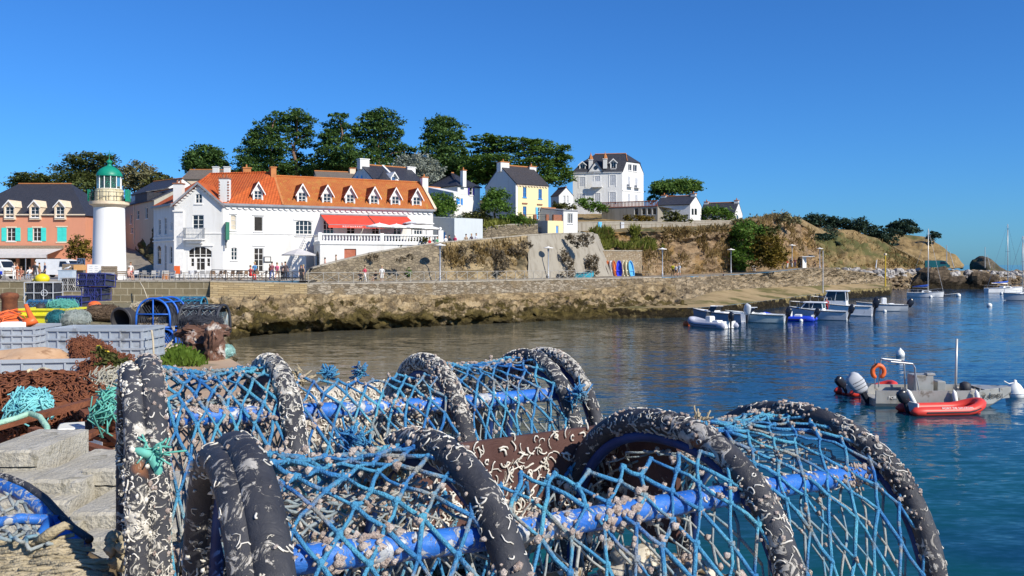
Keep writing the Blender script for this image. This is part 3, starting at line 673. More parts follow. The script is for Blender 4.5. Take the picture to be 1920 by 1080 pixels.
def gable_house(name, label, A, B, zb, ze, zr, D, wmat, rmat, holesF=(), holesL=(), holesR=(), over=.25, hipL=0, hipR=0, cat='house', ridge_frac=.5, verge=True, group=None, rth=.14):
    """A->B front eave line in plan, D depth; ridge parallel to the front"""
    F = Facade(A, B, zb); n3 = -F.n; A = F.a; B = F.b
    L = Facade(A+n3*D, A, zb); Rr = Facade(B, B+n3*D, zb)
    t = thing(name, label, cat, [*((A+B)/2), zb], group)
    hf = [F.rect(h) for h in holesF]; hl = [L.rect(h) for h in holesL]; hr = [Rr.rect(h) for h in holesR]
    mb = MB(); wall(mb, F, ze, hf); wall(mb, L, ze, hl); wall(mb, Rr, ze, hr)
    bk = Facade(B+n3*D, A+n3*D, zb); wall(mb, bk, ze)
    RA = A+n3*D*ridge_frac+F.d*hipL; RB = B+n3*D*ridge_frac-F.d*hipR
    if not hipL: mb.poly([L.pt(0, ze), L.pt(D, ze), np.array([*RA, zr])])
    if not hipR: mb.poly([Rr.pt(0, ze), Rr.pt(D, ze), np.array([*RB, zr])])
    mb.build('wall', wmat, t)
    ov = over; e = F.d*(0.12 if verge else .02); sl = (zr-ze)/(D*ridge_frac); dz = ov*sl
    mb = MB(); lift = .06
    fa = A+F.n*ov-(e if not hipL else F.d*ov); fb = B+F.n*ov+(e if not hipR else F.d*ov)
    ba = A+n3*(D+ov)-(e if not hipL else F.d*ov); bb = B+n3*(D+ov)+(e if not hipR else F.d*ov)
    ra = RA-(e if not hipL else 0); rb = RB+(e if not hipR else 0)
    slab(mb, [[*fa, ze-dz+lift], [*fb, ze-dz+lift], [*rb, zr+lift], [*ra, zr+lift]], rth)
    slab(mb, [[*bb, ze-dz+lift], [*ba, ze-dz+lift], [*ra, zr+lift], [*rb, zr+lift]], rth)
    if hipL: slab(mb, [[*ba, ze-dz+lift], [*fa, ze-dz+lift], [*ra, zr+lift]], rth)
    if hipR: slab(mb, [[*fb, ze-dz+lift], [*bb, ze-dz+lift], [*rb, zr+lift]], rth)
    rf = mb.build('roof', rmat, t)
    mb = MB(); mb.tube([[*ra, zr+lift+.03], [*rb, zr+lift+.03]], .11, 6)
    mb.build('ridge_tiles', M['rustbrick'] if rmat is not M['tile'] else M['tile'], rf)
    return t, F, L, Rr, hf, hl, hr, RA, RB
def dormer(parent, F, px, y_sill, y_head, y_apex, hw_px, rmat, wallm, frame=None, off=-.35, back=2.6, roof_over=.22, cols=2, rows=3, y_base=None, pane=None):
    Y = F.a[1]+F.u(px)*F.d[1]; hw = hw_px/FPX*Y; u = F.u(px); zs = F.z(px, y_sill); zh = F.z(px, y_head); za = F.z(px, y_apex)
    zb = F.z(px, y_base or y_sill+2); w = hw*.74
    G = Facade(F.pt(u-hw, 0, off), F.pt(u+hw, 0, off), zb)
    h = (hw-w, hw+w, zs, zh)
    mb = MB(); wall(mb, G, zh+.08, [h], zb=zb); mb.poly([G.pt(0, zh+.08), G.pt(2*hw, zh+.08), G.pt(hw, za-.1)])
    mb.quad(G.pt(0, zb), G.pt(0, zh+.08), G.pt(0, zh+.08, -back), G.pt(0, zb, -back)); mb.quad(G.pt(2*hw, zb), G.pt(2*hw, zb, -back), G.pt(2*hw, zh+.08, -back), G.pt(2*hw, zh+.08))
    dm = mb.build('dormer', wallm, parent)
    o = roof_over; s = (za-zh)/hw; mb = MB()
    for sg in (-1, 1):
        e = hw+sg*(hw+o)
        slab(mb, [G.pt(e, zh+.08-o*s, .25), G.pt(hw, za, .25), G.pt(hw, za, -back-1.2), G.pt(e, zh+.08-o*s, -back)], .08)
    mb.build('dormer_roof', rmat, dm)
    mb = MB()
    for sg in (-1, 1):
        e = hw+sg*(hw+o); a = G.pt(e, zh+.08-o*s, .27); b = G.pt(hw, za, .27); a2 = G.pt(e, zh-.1-o*s, .27); b2 = G.pt(hw, za-.24, .27); n3 = np.array([*G.n, 0])*.05
        mb.rings([[a, b, b2, a2], [a+n3, b+n3, b2+n3, a2+n3]], True, True)
    mb.build('bargeboard', M['trim'], dm)
    window(G, h, dm, cols, rows, frame, pane, sub=False, fw=.06)
    return dm
def corbels(F, parent, z, u0, u1, step=.62, r=.2, mat=None, off=.03):
    mb = MB(); n = int((u1-u0)/step); F.box(mb, u0, u1, z-.06, z+.2, .0, off+.1)
    for i in range(n):
        uc = u0+(i+.5)*(u1-u0)/n; ring = []
        for k in range(7): th = math.pi*k/6; ring.append((uc+r*math.cos(th)*1.3, z-.08-r*math.sin(th)))
        lo = [F.pt(a, b, off+.1) for a, b in ring]; hi = [F.pt(a, b, 0) for a, b in ring]
        mb.rings([hi, lo], False, True)
    return mb.build('cornice', mat or M['trim'], parent)

# ---------------------------------------------------------------- the white hotel
ZQ = 4.6
hotel = thing('hotel', 'long white hotel with an orange tiled roof, seven dormers and red awnings on its terrace', 'hotel', (-26, 98, ZQ))
A0 = px2(288, 100.4); A1 = px2(327, 95); A2 = px2(418, 95); A3 = px2(812, 106)
LF = Facade(A2, A3, ZQ); GF = Facade(A1, A2, ZQ); SF_ = Facade(A0, A1, ZQ); ZE = 12.62
hotel_holes = [LF.rect(r) for r in ((432, 403, 443, 432), (476, 406, 493, 434), (554, 413, 585, 442), (433, 464, 445, 488), (476, 465, 494, 509),
               (606, 411, 626, 440), (650, 424, 666, 440), (697, 424, 711, 440), (738, 424, 752, 440), (776, 424, 792, 440))]
gab_holes = [GF.rect(r) for r in ((366, 363.5, 379, 382), (361, 403, 382, 430), (353, 462, 397, 507))]
side_holes = [SF_.rect(r) for r in ((297, 411, 301, 440), (308, 408, 312, 440), (320, 417, 323, 431), (294, 460, 302, 496), (308, 459, 312, 509), (318, 461, 323, 494))]
mb = MB(); wall(mb, LF, ZE, hotel_holes); wall(mb, GF, ZE, gab_holes[1:]); wall(mb, SF_, ZE, side_holes)
wall(mb, GF, GF.z(372, 362), [gab_holes[0]], GF.u(360), GF.u(385), zb=ZE); za = GF.z(372, 343)
gx0, gx1, gzt = GF.u(360), GF.u(385), GF.z(372, 362); up = GF.w/2
mb.poly([GF.pt(0, ZE), GF.pt(gx0, ZE), GF.pt(gx0, ZE+(za-ZE)*gx0/up)]); mb.poly([GF.pt(gx1, ZE), GF.pt(GF.w, ZE), GF.pt(gx1, ZE+(za-ZE)*(GF.w-gx1)/(GF.w-up))])
mb.poly([GF.pt(gx0, gzt), GF.pt(gx1, gzt), GF.pt(up, za)])
n3 = -LF.n; B3 = A3+n3*9; B2 = A2+n3*9; RL = np.array([X(394, 103.5), 103.5]); RR = A3+n3*4.5; ZR = 16.15
Rf = Facade(A3, B3, ZQ); wall(mb, Rf, ZE); mb.poly([Rf.pt(0, ZE), Rf.pt(9, ZE), np.array([*RR, ZR])])
wall(mb, Facade(B3, A0+np.array([1.5, 6]), ZQ), ZE); wall(mb, Facade(A0+np.array([1.5, 6]), A0, ZQ), ZE)
mb.build('wall', M['white'], hotel)
e_ = .3; lf = LF.n*e_
US = LF.u(528)
def lfroof(mb, u0, u1, zr, mat_lift=0):
    a = LF.a+LF.d*u0; b = LF.a+LF.d*u1; r0 = a+n3*4.5; r1 = b+n3*4.5
    slab(mb, [[*(a+lf), ZE-.1+mat_lift], [*(b+lf), ZE-.1+mat_lift], [*r1, zr], [*r0, zr]], .16)
    slab(mb, [[*(b+n3*9), ZE-.1], [*(a+n3*9), ZE-.1], [*r0, zr], [*r1, zr]], .16)
mb = MB(); ZL = 16.55
ul = 0.0; r0 = LF.a+n3*4.5; r1 = LF.a+LF.d*US+n3*4.5; b1 = LF.a+LF.d*US
slab(mb, [[*(A2+lf), ZE-.1], [*(b1+lf), ZE-.1], [*r1, ZL], [*RL, ZL]], .16)
slab(mb, [[*(b1+n3*9), ZE], [*(A0+np.array([1.5, 6])), ZE], [*RL, ZL], [*r1, ZL]], .16)
s0 = SF_.n*.3; slab(mb, [[*(A0+s0), ZE-.12], [*(A1+s0), ZE-.12], [*RL, ZL]], .16)
slab(mb, [[*(A0+np.array([1.5, 6])), ZE-.1], [*(A0+s0), ZE-.12], [*RL, ZL]], .16)
slab(mb, [[*A1, ZE-.05], [*A2, ZE-.05], [*RL, ZL]], .16)
ap = GF.pt(up, za+.1, .35); bk = GF.pt(up, za+.1, -6)
slab(mb, [GF.pt(-.3, ZE-.28, .35), ap, bk, GF.pt(-.3, ZE-.28, -2.2)], .14); slab(mb, [ap, GF.pt(GF.w+.3, ZE-.28, .35), GF.pt(GF.w+.3, ZE-.28, -2.2), bk], .14)
roofL = mb.build('roof', M['tile'], hotel)
mb = MB(); lfroof(mb, US+.02, LF.w+.1, ZR); roofR = mb.build('roof', M['tile2'], hotel)
mb = MB(); mb.tube([[*RL, ZL+.05], [*r1, ZL+.05]], .12, 6); mb.tube([[*RL, ZL+.05], [*A1, ZE+.0]], .1, 6); mb.build('ridge_tiles', M['tile'], roofL)
mb = MB(); mb.tube([[*(r1+LF.d*.1), ZR+.05], [*RR, ZR+.05]], .12, 6); mb.build('ridge_tiles', M['tile2'], roofR)
mb = MB(); Rf2 = LF.a+LF.d*(LF.w+.05)
slab(mb, [[*(Rf2+lf), ZE+.06], [*(Rf2+lf+LF.d*.32), ZE+.06], [*(RR+LF.d*.37), ZR+.2], [*(RR+LF.d*.05), ZR+.2]], .35); mb.build('verge', M['cream'], hotel)
mb = MB(); Rv = LF.a+LF.d*US
slab(mb, [[*(Rv+lf), ZE+.02], [*(Rv+lf+LF.d*.22), ZE+.02], [*(Rv+n3*4.5+LF.d*.22), ZL-.1], [*(Rv+n3*4.5), ZL-.1]], .3); mb.build('party_wall', M['rustbrick'], hotel)
mb = MB()
for s, a, b in ((0, GF.pt(-.3, ZE-.28, .37), ap), (1, ap, GF.pt(GF.w+.3, ZE-.28, .37))):
    n_ = np.array([*GF.n, 0])*.06; dn = np.array([0, 0, -.26]); mb.rings([[a, b, b+dn, a+dn], [a+n_, b+n_, b+dn+n_, a+dn+n_]], True, True)
LF.box(mb, -.1, LF.w+.1, ZE-.3, ZE-.06, .27, .38); SF_.box(mb, 0, SF_.w, ZE-.3, ZE-.06, .27, .38)
mb.build('gutter', M['greytrim'], hotel)
corbels(LF, hotel, ZE-.38, .2, LF.w-.1)
mb = MB()
for k in range(1, 9):      # scalloped barge trim of the gable
    for sg in (-1, 1):
        uu = up+sg*up*(k-.3)/8.6; zz = za-(za-ZE)*(k-.3)/8.6-.32; ring = [(uu+.17*math.cos(t), zz-.17*math.sin(t)) for t in np.linspace(0, math.pi, 6)]
        mb.rings([[GF.pt(a, b, 0) for a, b in ring], [GF.pt(a, b, .12) for a, b in ring]], False, True)
mb.build('gable_trim', M['trim'], hotel)
mb = MB()
for F_ in (GF, LF): F_.box(mb, .0, F_.w-(.02 if F_ is GF else 0), F_.z(400 if F_ is GF else 460, 438.5), F_.z(400 if F_ is GF else 460, 436.5), .0, .07)
SF_.box(mb, 0, SF_.w, 8.9, 9.05, 0, .08); SF_.box(mb, 0, SF_.w, 8.55, 8.65, 0, .14)
GF.box(mb, -.12, GF.u(345), GF.z(336, 397), GF.z(336, 394.5), 0, .25); GF.box(mb, -.0, GF.u(345), ZQ, GF.z(336, 397), 0, .12)
for r in ((551, 410, 588, 413.5), (473, 402, 496, 404), (474, 459.5, 497, 461.5), (430, 399.5, 445, 401.5)):
    a, b, c, d = LF.rect(r); LF.box(mb, a, b, c, d, 0, .09)
a, b, c, d = GF.rect((349, 458, 400, 461.5)); GF.box(mb, a, b, c, d, 0, .1)
mb.build('string_course', M['trim'], hotel)
def arch_fill(F, h, rise, parent, mat):
    """spandrels that turn a square opening into a segment-headed one"""
    a, b, c, d = h[:4]; w = b-a; mb = MB(); N = 8
    arc = [(a+w*k/N, d-rise+rise*math.sin(math.pi*k/N)**.8) for k in range(N+1)]
    for k in range(N):
        for o0, o1 in ((-.01, -.18),):
            mb.quad(F.pt(*arc[k], o0), F.pt(*arc[k+1], o0), F.pt(arc[k+1][0], d, o0), F.pt(arc[k][0], d, o0))
            mb.quad(F.pt(*arc[k], o0), F.pt(*arc[k], o1), F.pt(*arc[k+1], o1), F.pt(*arc[k+1], o0))
    return mb.build('arch', mat, parent)
for i, (c, r) in enumerate(((1, 3), (1, 1), (4, 3), (2, 3), (2, 4), (3, 3), (2, 2), (2, 2), (2, 2), (3, 2))):
    w = window(LF, hotel_holes[i], hotel, c, r, pane=M['beige'] if i == 0 else (M['dark'] if i in (1, 4, 6, 7) else None), sill=i not in (4, 5, 6, 7, 8, 9))
for i in (0, 2, 3, 5): arch_fill(LF, hotel_holes[i], .28 if i in (2, 5) else .14, hotel, M['white'])
for i, (c, r) in enumerate(((2, 2), (2, 3), (4, 3))): window(GF, gab_holes[i], hotel, c, r, pane=M['dark'] if i == 2 else None, sill=i == 0)
a, b, c, d = gab_holes[2]; mb = MB(); w = b-a; [GF.box(mb, a+w*p, a+w*q, c, c+(d-c)*.5, -.12, -.03) for p, q in ((.0, .12), (.24, .36), (.7, .8), (.92, 1))]; [GF.box(mb, a+w*p, a+w*q, c, c+(d-c)*.18, -.12, -.04) for p, q in ((.12, .24), (.8, .92))]; GF.box(mb, a, b, c+(d-c)*.5, c+(d-c)*.56, -.12, -.03); mb.build('door', M['trim'], hotel)
arch_fill(GF, gab_holes[0], .14, hotel, M['white']); arch_fill(GF, gab_holes[2], .55, hotel, M['white'])
for i, h in enumerate(side_holes): window(SF_, h, hotel, 1, 3); 
for i in (3, 4, 5): arch_fill(SF_, side_holes[i], .35, hotel, M['white2'])
for px in (485, 568, 615, 658.5, 703.5, 743.5, 783.5):
    yb = 377+(px-485)*.0405
    dormer(hotel, LF, px, yb, yb-19.5, yb-37, 9.5, M['tile'], M['white'], rows=3)
for px, Y, y0, y1 in ((418, 94.6, 379, 334),):
    c = GF.pt(GF.w+.05, 0, -.5)[:2]; chimney(hotel, c, 1.05, .8, ZE-.4, Zp(y1, Y), M['white'], GF, 2, M['brick'])
    mb = MB()
    for k in range(9):
        z = ZE-.1+k*.29
        for sg in (-1, 1): MB().box((c[0]+sg*.48, c[1]-.41, z), (.14+.06*(k % 2), .05, .15)).build('brick_quoin', M['brick'], hotel)
c = GF.pt(.15, 0, -.9)[:2]; chimney(hotel, c, .95, .8, ZE-.2, Zp(345, 95.5), M['white'], GF, 2, M['brick'])
chimney(hotel, RL+np.array([4.0, .8]), .9, .8, ZL-.6, Zp(319, 106), M['rustbrick'], LF, 1)
chimney(hotel, LF.a+LF.d*(US-.05)+n3*4.2, .6, .8, ZL-1.6, Zp(321, 105), M['rustbrick'], LF, 0)
chimney(hotel, RR+LF.d*.45+LF.n*.4, .75, .9, ZR-2.2, Zp(334, 110), M['white2'], LF, 1)
# balcony on the gable
mb = MB(); a, b = GF.u(349), GF.u(385); zc = GF.z(370, 448); GF.box(mb, a, b, zc-.12, zc, 0, 1.0); GF.box(mb, a+.2, b-.2, zc-.5, zc-.12, 0, .5)
bal = mb.build('balcony', M['trim'], hotel); mb = MB(); zt = GF.z(370, 428.5)
for k in range(15):
    u = a+.05+(b-a-.1)*k/14; GF.box(mb, u-.015, u+.015, zc, zt, .93, .96)
for k in range(1, 7):
    for u in (a+.02, b-.05): GF.box(mb, u, u+.03, zc, zt, .96*k/7, .96*k/7+.03)
GF.box(mb, a, b, zt, zt+.05, .92, .97); GF.box(mb, a, a+.04, zt, zt+.05, 0, .92); GF.box(mb, b-.04, b, zt, zt+.05, 0, .92)
mb.build('balcony_railing', M['metal'], bal)
mb = MB(); a, b, c, d = LF.rect((421.5, 417, 428, 450)); LF.box(mb, a, b, c, d, .15, .75); s = mb.build('hanging_sign', M['green'], hotel)
mb = MB(); LF.box(mb, a, a+.12, c-.9, c, .3, .4); LF.box(mb, a+.1, b-.1, d, d+.05, 0, .2); mb.build('sign_bracket', M['iron'], s)
mb = MB(); a, b, c, d = LF.rect((494.5, 481, 508, 492)); LF.box(mb, a, b, c, d, .01, .1); k = mb.build('menu_board', M['iron'], hotel)
mb = MB(); LF.box(mb, a+.1, b-.1, c+.12, d-.1, .1, .115); mb.build('menu_sheet', M['canvas'], k)
# terrace
T0 = px2(600, 93); T1 = px2(826, 98.3); TF = Facade(T0, T1, ZQ); zf = 8.38
TS = Facade(px2(588.5, 98.6), T0, ZQ)
gh = TF.rect((645.5, 466.5, 668, 488)); gs = TS.rect((592, 471, 598, 499))
mb = MB(); wall(mb, TF, zf, [gh]); wall(mb, TS, zf, [gs]); wall(mb, Facade(T1, T1+n3*6, ZQ), zf)
mb.poly([TF.pt(0, zf), TF.pt(TF.w, zf), [*(T1+n3*6.2), zf], TS.pt(0, zf)]); TF.box(mb, -.05, TF.w+.05, zf-.25, zf+.06, .003, .1); TS.box(mb, 0, TS.w, zf-.25, zf+.06, .003, .1)
ter = mb.build('terrace', M['white'], hotel); mb = MB(); a, b, c, d = gh; TF.box(mb, a, b, c, d, -.19, -.12)
for k in range(4): TF.box(mb, a+.1+k*(b-a-.1)/4, a+(k+1)*(b-a-.1)/4, c+.1, d-.9, -.12, -.09)
mb.build('garage_door', M['redwood'], ter); mb = MB(); a, b, c, d = gs; TS.box(mb, a, b, c, d, -.19, -.15); mb.build('cellar_door', M['dark'], ter)
arch_fill(TS, gs, .5, ter, M['white'])
zt = TF.z(700, 438.8); mb = MB(); TF.box(mb, 0, TF.w, zt-.14, zt, -.2, .08); TF.box(mb, 0, TF.w, zf+.06, zf+.14, -.18, .05); TS.box(mb, 0, TS.w, zt-.14, zt, -.2, .05)
for u in (.0, TF.w*.5, TF.w): TF.box(mb, u-.2, u+.2, zf+.06, zt+.1, -.22, .1)
TF.box(mb, TF.w-.28, TF.w+.28, zf, zt+.5, -.3, .16); mb.sphere(TF.pt(TF.w, zt+.7, -.1), .18, 8, 6)
bst = mb.build('balustrade', M['trim'], hotel)
mb = MB(); hb = zt-.14-zf-.14; mb.lathe([(.085, 0), (.085, .06), (.05, .1), (.115, hb*.38), (.06, hb*.72), (.05, hb*.84), (.085, hb-.05), (.085, hb)], 8)
b0 = mb.build('baluster', M['trim'], bst, smooth=True); rx = np.array(hotel['rx'][:])
def put(o, p): o.location = Vector((np.array(p)-rx).tolist())
# (baluster mesh was built round the world origin: shift it back to its own origin)
b0.data.transform(Matrix.Translation(Vector(rx.tolist())))
nb = 38
for k in range(nb):
    o = b0 if k == 0 else b0.copy()
    if k: COL.objects.link(o)
    put(o, TF.pt(.4+(TF.w-.9)*k/(nb-1), zf+.14, -.06))
for k in range(7):
    o = b0.copy(); COL.objects.link(o); put(o, TS.pt(.3+(TS.w-.6)*k/6, zf+.14, -.08))
# outside stair down to the quay
sa = TS.pt(1.6, zf, 1.0); sb = LF.pt(LF.u(541), ZQ, 1.6); sb = np.array([sb[0], sb[1], 5.4]); mb = MB(); NS = 14; dd = (sb-sa)/NS; w_ = np.array([*(-LF.n*1.3), 0])
for k in range(NS):
    p = sa+dd*k; mb.obox(np.array([p[0], p[1], ZQ]), np.array([dd[0], dd[1], 0]), w_, np.array([0, 0, p[2]-ZQ]))
st = mb.build('stair', M['trim'], hotel); mb = MB()
o3 = np.array([*(LF.n*.12), 0]); mb.rings([[sa+o3+(0, 0, .75), sa-o3+(0, 0, .75), sa-o3+(0, 0, .9), sa+o3+(0, 0, .9)], [sb+o3+(0, 0, .75), sb-o3+(0, 0, .75), sb-o3+(0, 0, .9), sb+o3+(0, 0, .9)]], True, True)
mb.build('stair_rail', M['trim'], st)
for k in range(12):
    o = b0.copy(); COL.objects.link(o); o.parent = st; put(o, sa+(sb-sa)*(k+.5)/12+(0, 0, .05))
# awnings
def textobj(txt, size, fn, mat, parent, ext=.012, name='lettering', align='CENTER'):
    cu = bpy.data.curves.new('t', 'FONT'); cu.body = txt; cu.size = size; cu.extrude = ext; cu.align_x = align; cu.resolution_u = 3
    ob = bpy.data.objects.new('t', cu); COL.objects.link(ob); dg = bpy.context.evaluated_depsgraph_get(); dg.update()
    me = bpy.data.meshes.new_from_object(ob.evaluated_get(dg)); bpy.data.objects.remove(ob)
    r0_ = np.array(root_of(parent)['rx'][:]) if 'rx' in root_of(parent) else np.zeros(3)
    for v in me.vertices: v.co = Vector((np.array(fn(v.co.x, v.co.y, v.co.z))-r0_).tolist())
    me.materials.clear(); me.materials.append(mat); me.name = name
    o = bpy.data.objects.new(name, me); COL.objects.link(o); o.parent = parent; return o
for (x0, x1, y0, wr) in ((601, 688, 402.3, 'RESTAURANT'), (690, 763, 404.3, '')):
    a, b = LF.u(x0), LF.u(x1); z0 = LF.z(x0, y0); z1 = z0-1.25; out = 3.3; mb = MB()
    slab(mb, [LF.pt(a, z0, .05), LF.pt(b, z0, .05), LF.pt(b, z1, out), LF.pt(a, z1, out)], .03)
    LF.box(mb, a, b, z1-.34, z1-.02, out-.01, out+.02); aw = mb.build('awning', M['awning'], hotel)
    mb = MB(); LF.box(mb, a, b, z0-.02, z0+.14, 0, .2); LF.box(mb, a, b, z1-.03, z1+.03, out-.04, out+.05)
    for u in (a+.3, b-.3): mb.tube([LF.pt(u, z0-.5, .1), LF.pt(u+.2, z1-.35, out*.55), LF.pt(u, z1-.06, out-.05)], .03, 5)
    mb.build('awning_frame', M['greytrim'], aw)
    if wr: textobj(' '.join(wr), .26, lambda x, y, z: LF.pt((a+b)/2+x*1.0, z1-.27+y, out+.022+z), M['canvas'], aw)
def umbrella(p, r, h, mat, label, group, n=8, drop=.35):
    t = thing('parasol', label, 'parasol', p, group); mb = MB(); p = np.array(p)
    ring = []; 
    for k in range(n*2):
        th = math.pi*k/n; q = 1.0 if k % 2 == 0 else .95; ring.append((r*q*math.cos(th), r*q*math.sin(th), h-drop-(0 if k % 2 else .02)))
    mid = [(x*.5, y*.5, h-drop*.42) for x, y, z in ring]; top = [(x*.05, y*.05, h) for x, y, z in ring]; val = [(x, y, z-.12) for x, y, z in ring]
    mb.rings([[p+np.array(q) for q in l] for l in (val, ring, mid, top)], False, True); mb.build('canopy', mat, t)
    mb = MB(); mb.cyl(p, p+(0, 0, h+.08), .035, n=6); mb.build('pole', M['trim'], t)
    mb = MB(); mb.lathe([(.3, 0), (.3, .06), (.06, .1)], 10, p); mb.build('base', M['iron'], t); return t
for px, off, r, h in ((717, -1.2, 1.5, 2.15), (750, -1.4, 1.6, 2.1), (778, -1.2, 1.6, 2.1), (806, -1.3, 1.7, 2.0), (803, -3.6, 1.8, 2.7)):
    umbrella(TF.pt(TF.u(px), zf+.003, off), r, h, M['canvas'], 'white parasol on the hotel terrace, %s' % {717: 'leftmost of the row', 750: 'second of the row', 778: 'third of the row', 806: 'front one of the right end pair', 803: 'taller rear one at the right end'}[px], 'white parasols on the hotel terrace')
umbrella((X(560, 91), 91, ZQ), 1.75, 3.0, M['gcanvas'], 'large pale grey parasol over the bar beside the white stair', None, 4, .55)

# ---------------------------------------------------------------- salmon building on the left
ob, F, L_, R_, hf, _, _, RA, RB = gable_house('guest_house', 'salmon orange building with turquoise shutters and a dark slate roof', px2(-80, 125), px2(160, 125), 4.5, Zp(402.5, 125), Zp(345, 131), 13, M['salmon'], M['slate'],
    holesF=[(13, 427, 29, 452), (62, 427, 77, 452), (107, 426, 125, 453), (-36, 427, -20, 452)] + [(x, 484, x+22, 514) for x in (-50, -20, 8, 36, 64, 92)], hipR=5.2, hipL=5, cat='building')
for h in (hf[0], hf[1], hf[3]): window(F, h, ob, 2, 3, pane=M['dark']); shutters(F, h, ob, M['turq'], .7)
shutters(F, hf[2], ob, M['turq'], open=False)
for h in hf[4:]: window(F, h, ob, 2, 2, frame=M['wood'], pane=M['dark'], sill=False)
mb = MB()
for h in hf[:4]:
    a, b, c, d = h
    for q in ((a-.16, b+.16, d, d+.18), (a-.16, b+.16, c-.2, c-.01), ): F.box(mb, *q, 0.002, .06)
F.box(mb, 0, F.w, Zp(404.5, 125), Zp(401.5, 125), .003, .2); mb.build('window_surround', M['cream'], ob)
for px in (20, 67.5, 114.5, -28): dormer(ob, F, px, 408, 388, 375, 10.5, M['cream'], M['cream'], off=.3, back=1.8, y_base=412, roof_over=.1)
mb = MB(); F.box(mb, 0, F.w-3, Zp(466.5, 125), Zp(460.5, 125), .003, .3); mb.build('fascia', M['wood'], ob)
mb = MB(); a, b = 0, F.u(118); slab(mb, [F.pt(a, Zp(466.5, 125), .3), F.pt(b, Zp(466.5, 125), .3), F.pt(b, Zp(478, 125), 4.5), F.pt(a, Zp(478, 125), 4.5)], .04)
F.box(mb, a, b, Zp(484, 125), Zp(478.3, 125), 4.45, 4.5); aw = mb.build('awning', M['gcanvas'], ob); mb = MB()
for px in (-40, 22, 80, 118): F.box(mb, F.u(px)-.05, F.u(px)+.05, 4.5, Zp(478, 125), 4.3, 4.4)
mb.build('awning_post', M['metal'], aw)
# ---------------------------------------------------------------- lighthouse
LP = np.array([X(205, 88), 88, 4.52]); lh = thing('lighthouse', 'white round lighthouse tower with a green lantern dome', 'lighthouse', LP)
def lz(y): return Zp(y, 88)-4.52
s_ = 88/FPX
mb = MB(); mb.lathe([(30.2*s_, 0), (29.6*s_, .5), (27.0*s_, lz(392)), (27.3*s_, lz(390))], 40, LP); mb.build('tower', plaster('lighthouse_white', (.82, .82, .82), (.66, .65, .63), .25), lh, smooth=False, auto=40)
mb = MB(); mb.lathe([(26.5*s_, lz(391)), (29*s_, lz(386.5)), (34.5*s_, lz(384)), (35*s_, lz(378.5)), (24*s_, lz(377.6))], 40, LP); mb.build('gallery', M['cream'], lh, auto=40)
mb = MB(); mb.lathe([(23.6*s_, lz(379)), (23.8*s_, lz(357)), (24.5*s_, lz(355.5)), (20.8*s_, lz(354.4))], 32, LP)
for k in range(24):
    th = 2*math.pi*k/24; c = LP+np.array([23.9*s_*math.cos(th), 23.9*s_*math.sin(th), (lz(379)+lz(357))/2]); mb.box(c, (.06, .12, lz(357)-lz(379)), th)
mb.build('lantern_base', pm('cream_paint', (.62, .56, .38), (.68, .62, .44), 2, .6, stain=(.45, .38, .22), stain_scale=3), lh)
gm, nt, b_ = newmat('lantern_glass'); b_.inputs['Base Color'].default_value = (.35, .6, .55, 1); b_.inputs['Roughness'].default_value = .03; b_.inputs['Transmission Weight'].default_value = .9; b_.inputs['IOR'].default_value = 1.1; M['clear'] = gm
mb = MB(); mb.lathe([(20.6*s_, lz(354.4)), (20.6*s_, lz(330.5))], 12, LP); lg = mb.build('lantern_glass', gm, lh)
M['lgreen'] = pm('lighthouse_green', (.005, .21, .135), (.008, .25, .165), 2, .45)
mb = MB()
for k in range(12):
    th = 2*math.pi*k/12; d = np.array([math.cos(th), math.sin(th), 0]); mb.cyl(LP+d*20.7*s_+(0, 0, lz(354.4)), LP+d*20.7*s_+(0, 0, lz(330)), .05, n=5)
mb.lathe([(21.4*s_, lz(356)), (21.4*s_, lz(354))], 24, LP); mb.build('glazing_bars', M['trim'], lg)
mb = MB(); mb.lathe([(.5, lz(354)), (.6, lz(350)), (.42, lz(342)), (.6, lz(335)), (.4, lz(331))], 12, LP); mb.build('lamp_optic', M['lgreen'], lg, auto=40)
mb = MB(); mb.lathe([(22.8*s_, lz(331)), (23*s_, lz(328.5)), (21*s_, lz(324)), (17*s_, lz(318.5)), (11*s_, lz(314)), (5*s_, lz(311.5)), (3.2*s_, lz(308)), (5.4*s_, lz(305)), (5.2*s_, lz(302.5)), (2*s_, lz(300)), (.6*s_, lz(299))], 32, LP)
dm = mb.build('dome', M['lgreen'], lh, auto=35); mb = MB(); mb.cyl(LP+(0, 0, lz(299)), LP+(0, 0, lz(282)), .03, n=5); mb.cyl(LP+np.array([-.5, 0, lz(287)]), LP+np.array([.5, 0, lz(287)]), .03, n=5); mb.cyl(LP+np.array([-.35, 0, lz(292)]), LP+np.array([.35, 0, lz(292)]), .02, n=5); mb.build('weather_vane', M['lgreen'], dm)
mb = MB()
for zz in (lz(362), lz(370)): mb.tube([LP+np.array([33.5*s_*math.cos(t), 33.5*s_*math.sin(t), zz]) for t in np.linspace(0, 2*math.pi, 30)[:-1]], .025, 5, closed=True)
for k in range(16): d = np.array([math.cos(k*math.pi/8), math.sin(k*math.pi/8), 0]); mb.cyl(LP+d*33.5*s_+(0, 0, lz(384)), LP+d*33.5*s_+(0, 0, lz(361.5)), .03, n=5)
mb.build('gallery_railing', M['iron'], lh)
for sg in (-1, 1):
    mb = MB()
    for k in range(5):
        th = (math.pi if sg < 0 else 0)+(k-2)*.16; th2 = th+.15; r0 = 24.5*s_; r1 = 37*s_
        for rr in (r1,): mb.obox(LP+np.array([rr*math.cos(th), rr*math.sin(th), lz(378)]), np.array([rr*(math.cos(th2)-math.cos(th)), rr*(math.sin(th2)-math.sin(th)), 0]), np.array([-.04*math.cos(th), -.04*math.sin(th), 0]), np.array([0, 0, lz(356)-lz(378)]))
    mb.build('light_screen', M['lgreen'], lh)
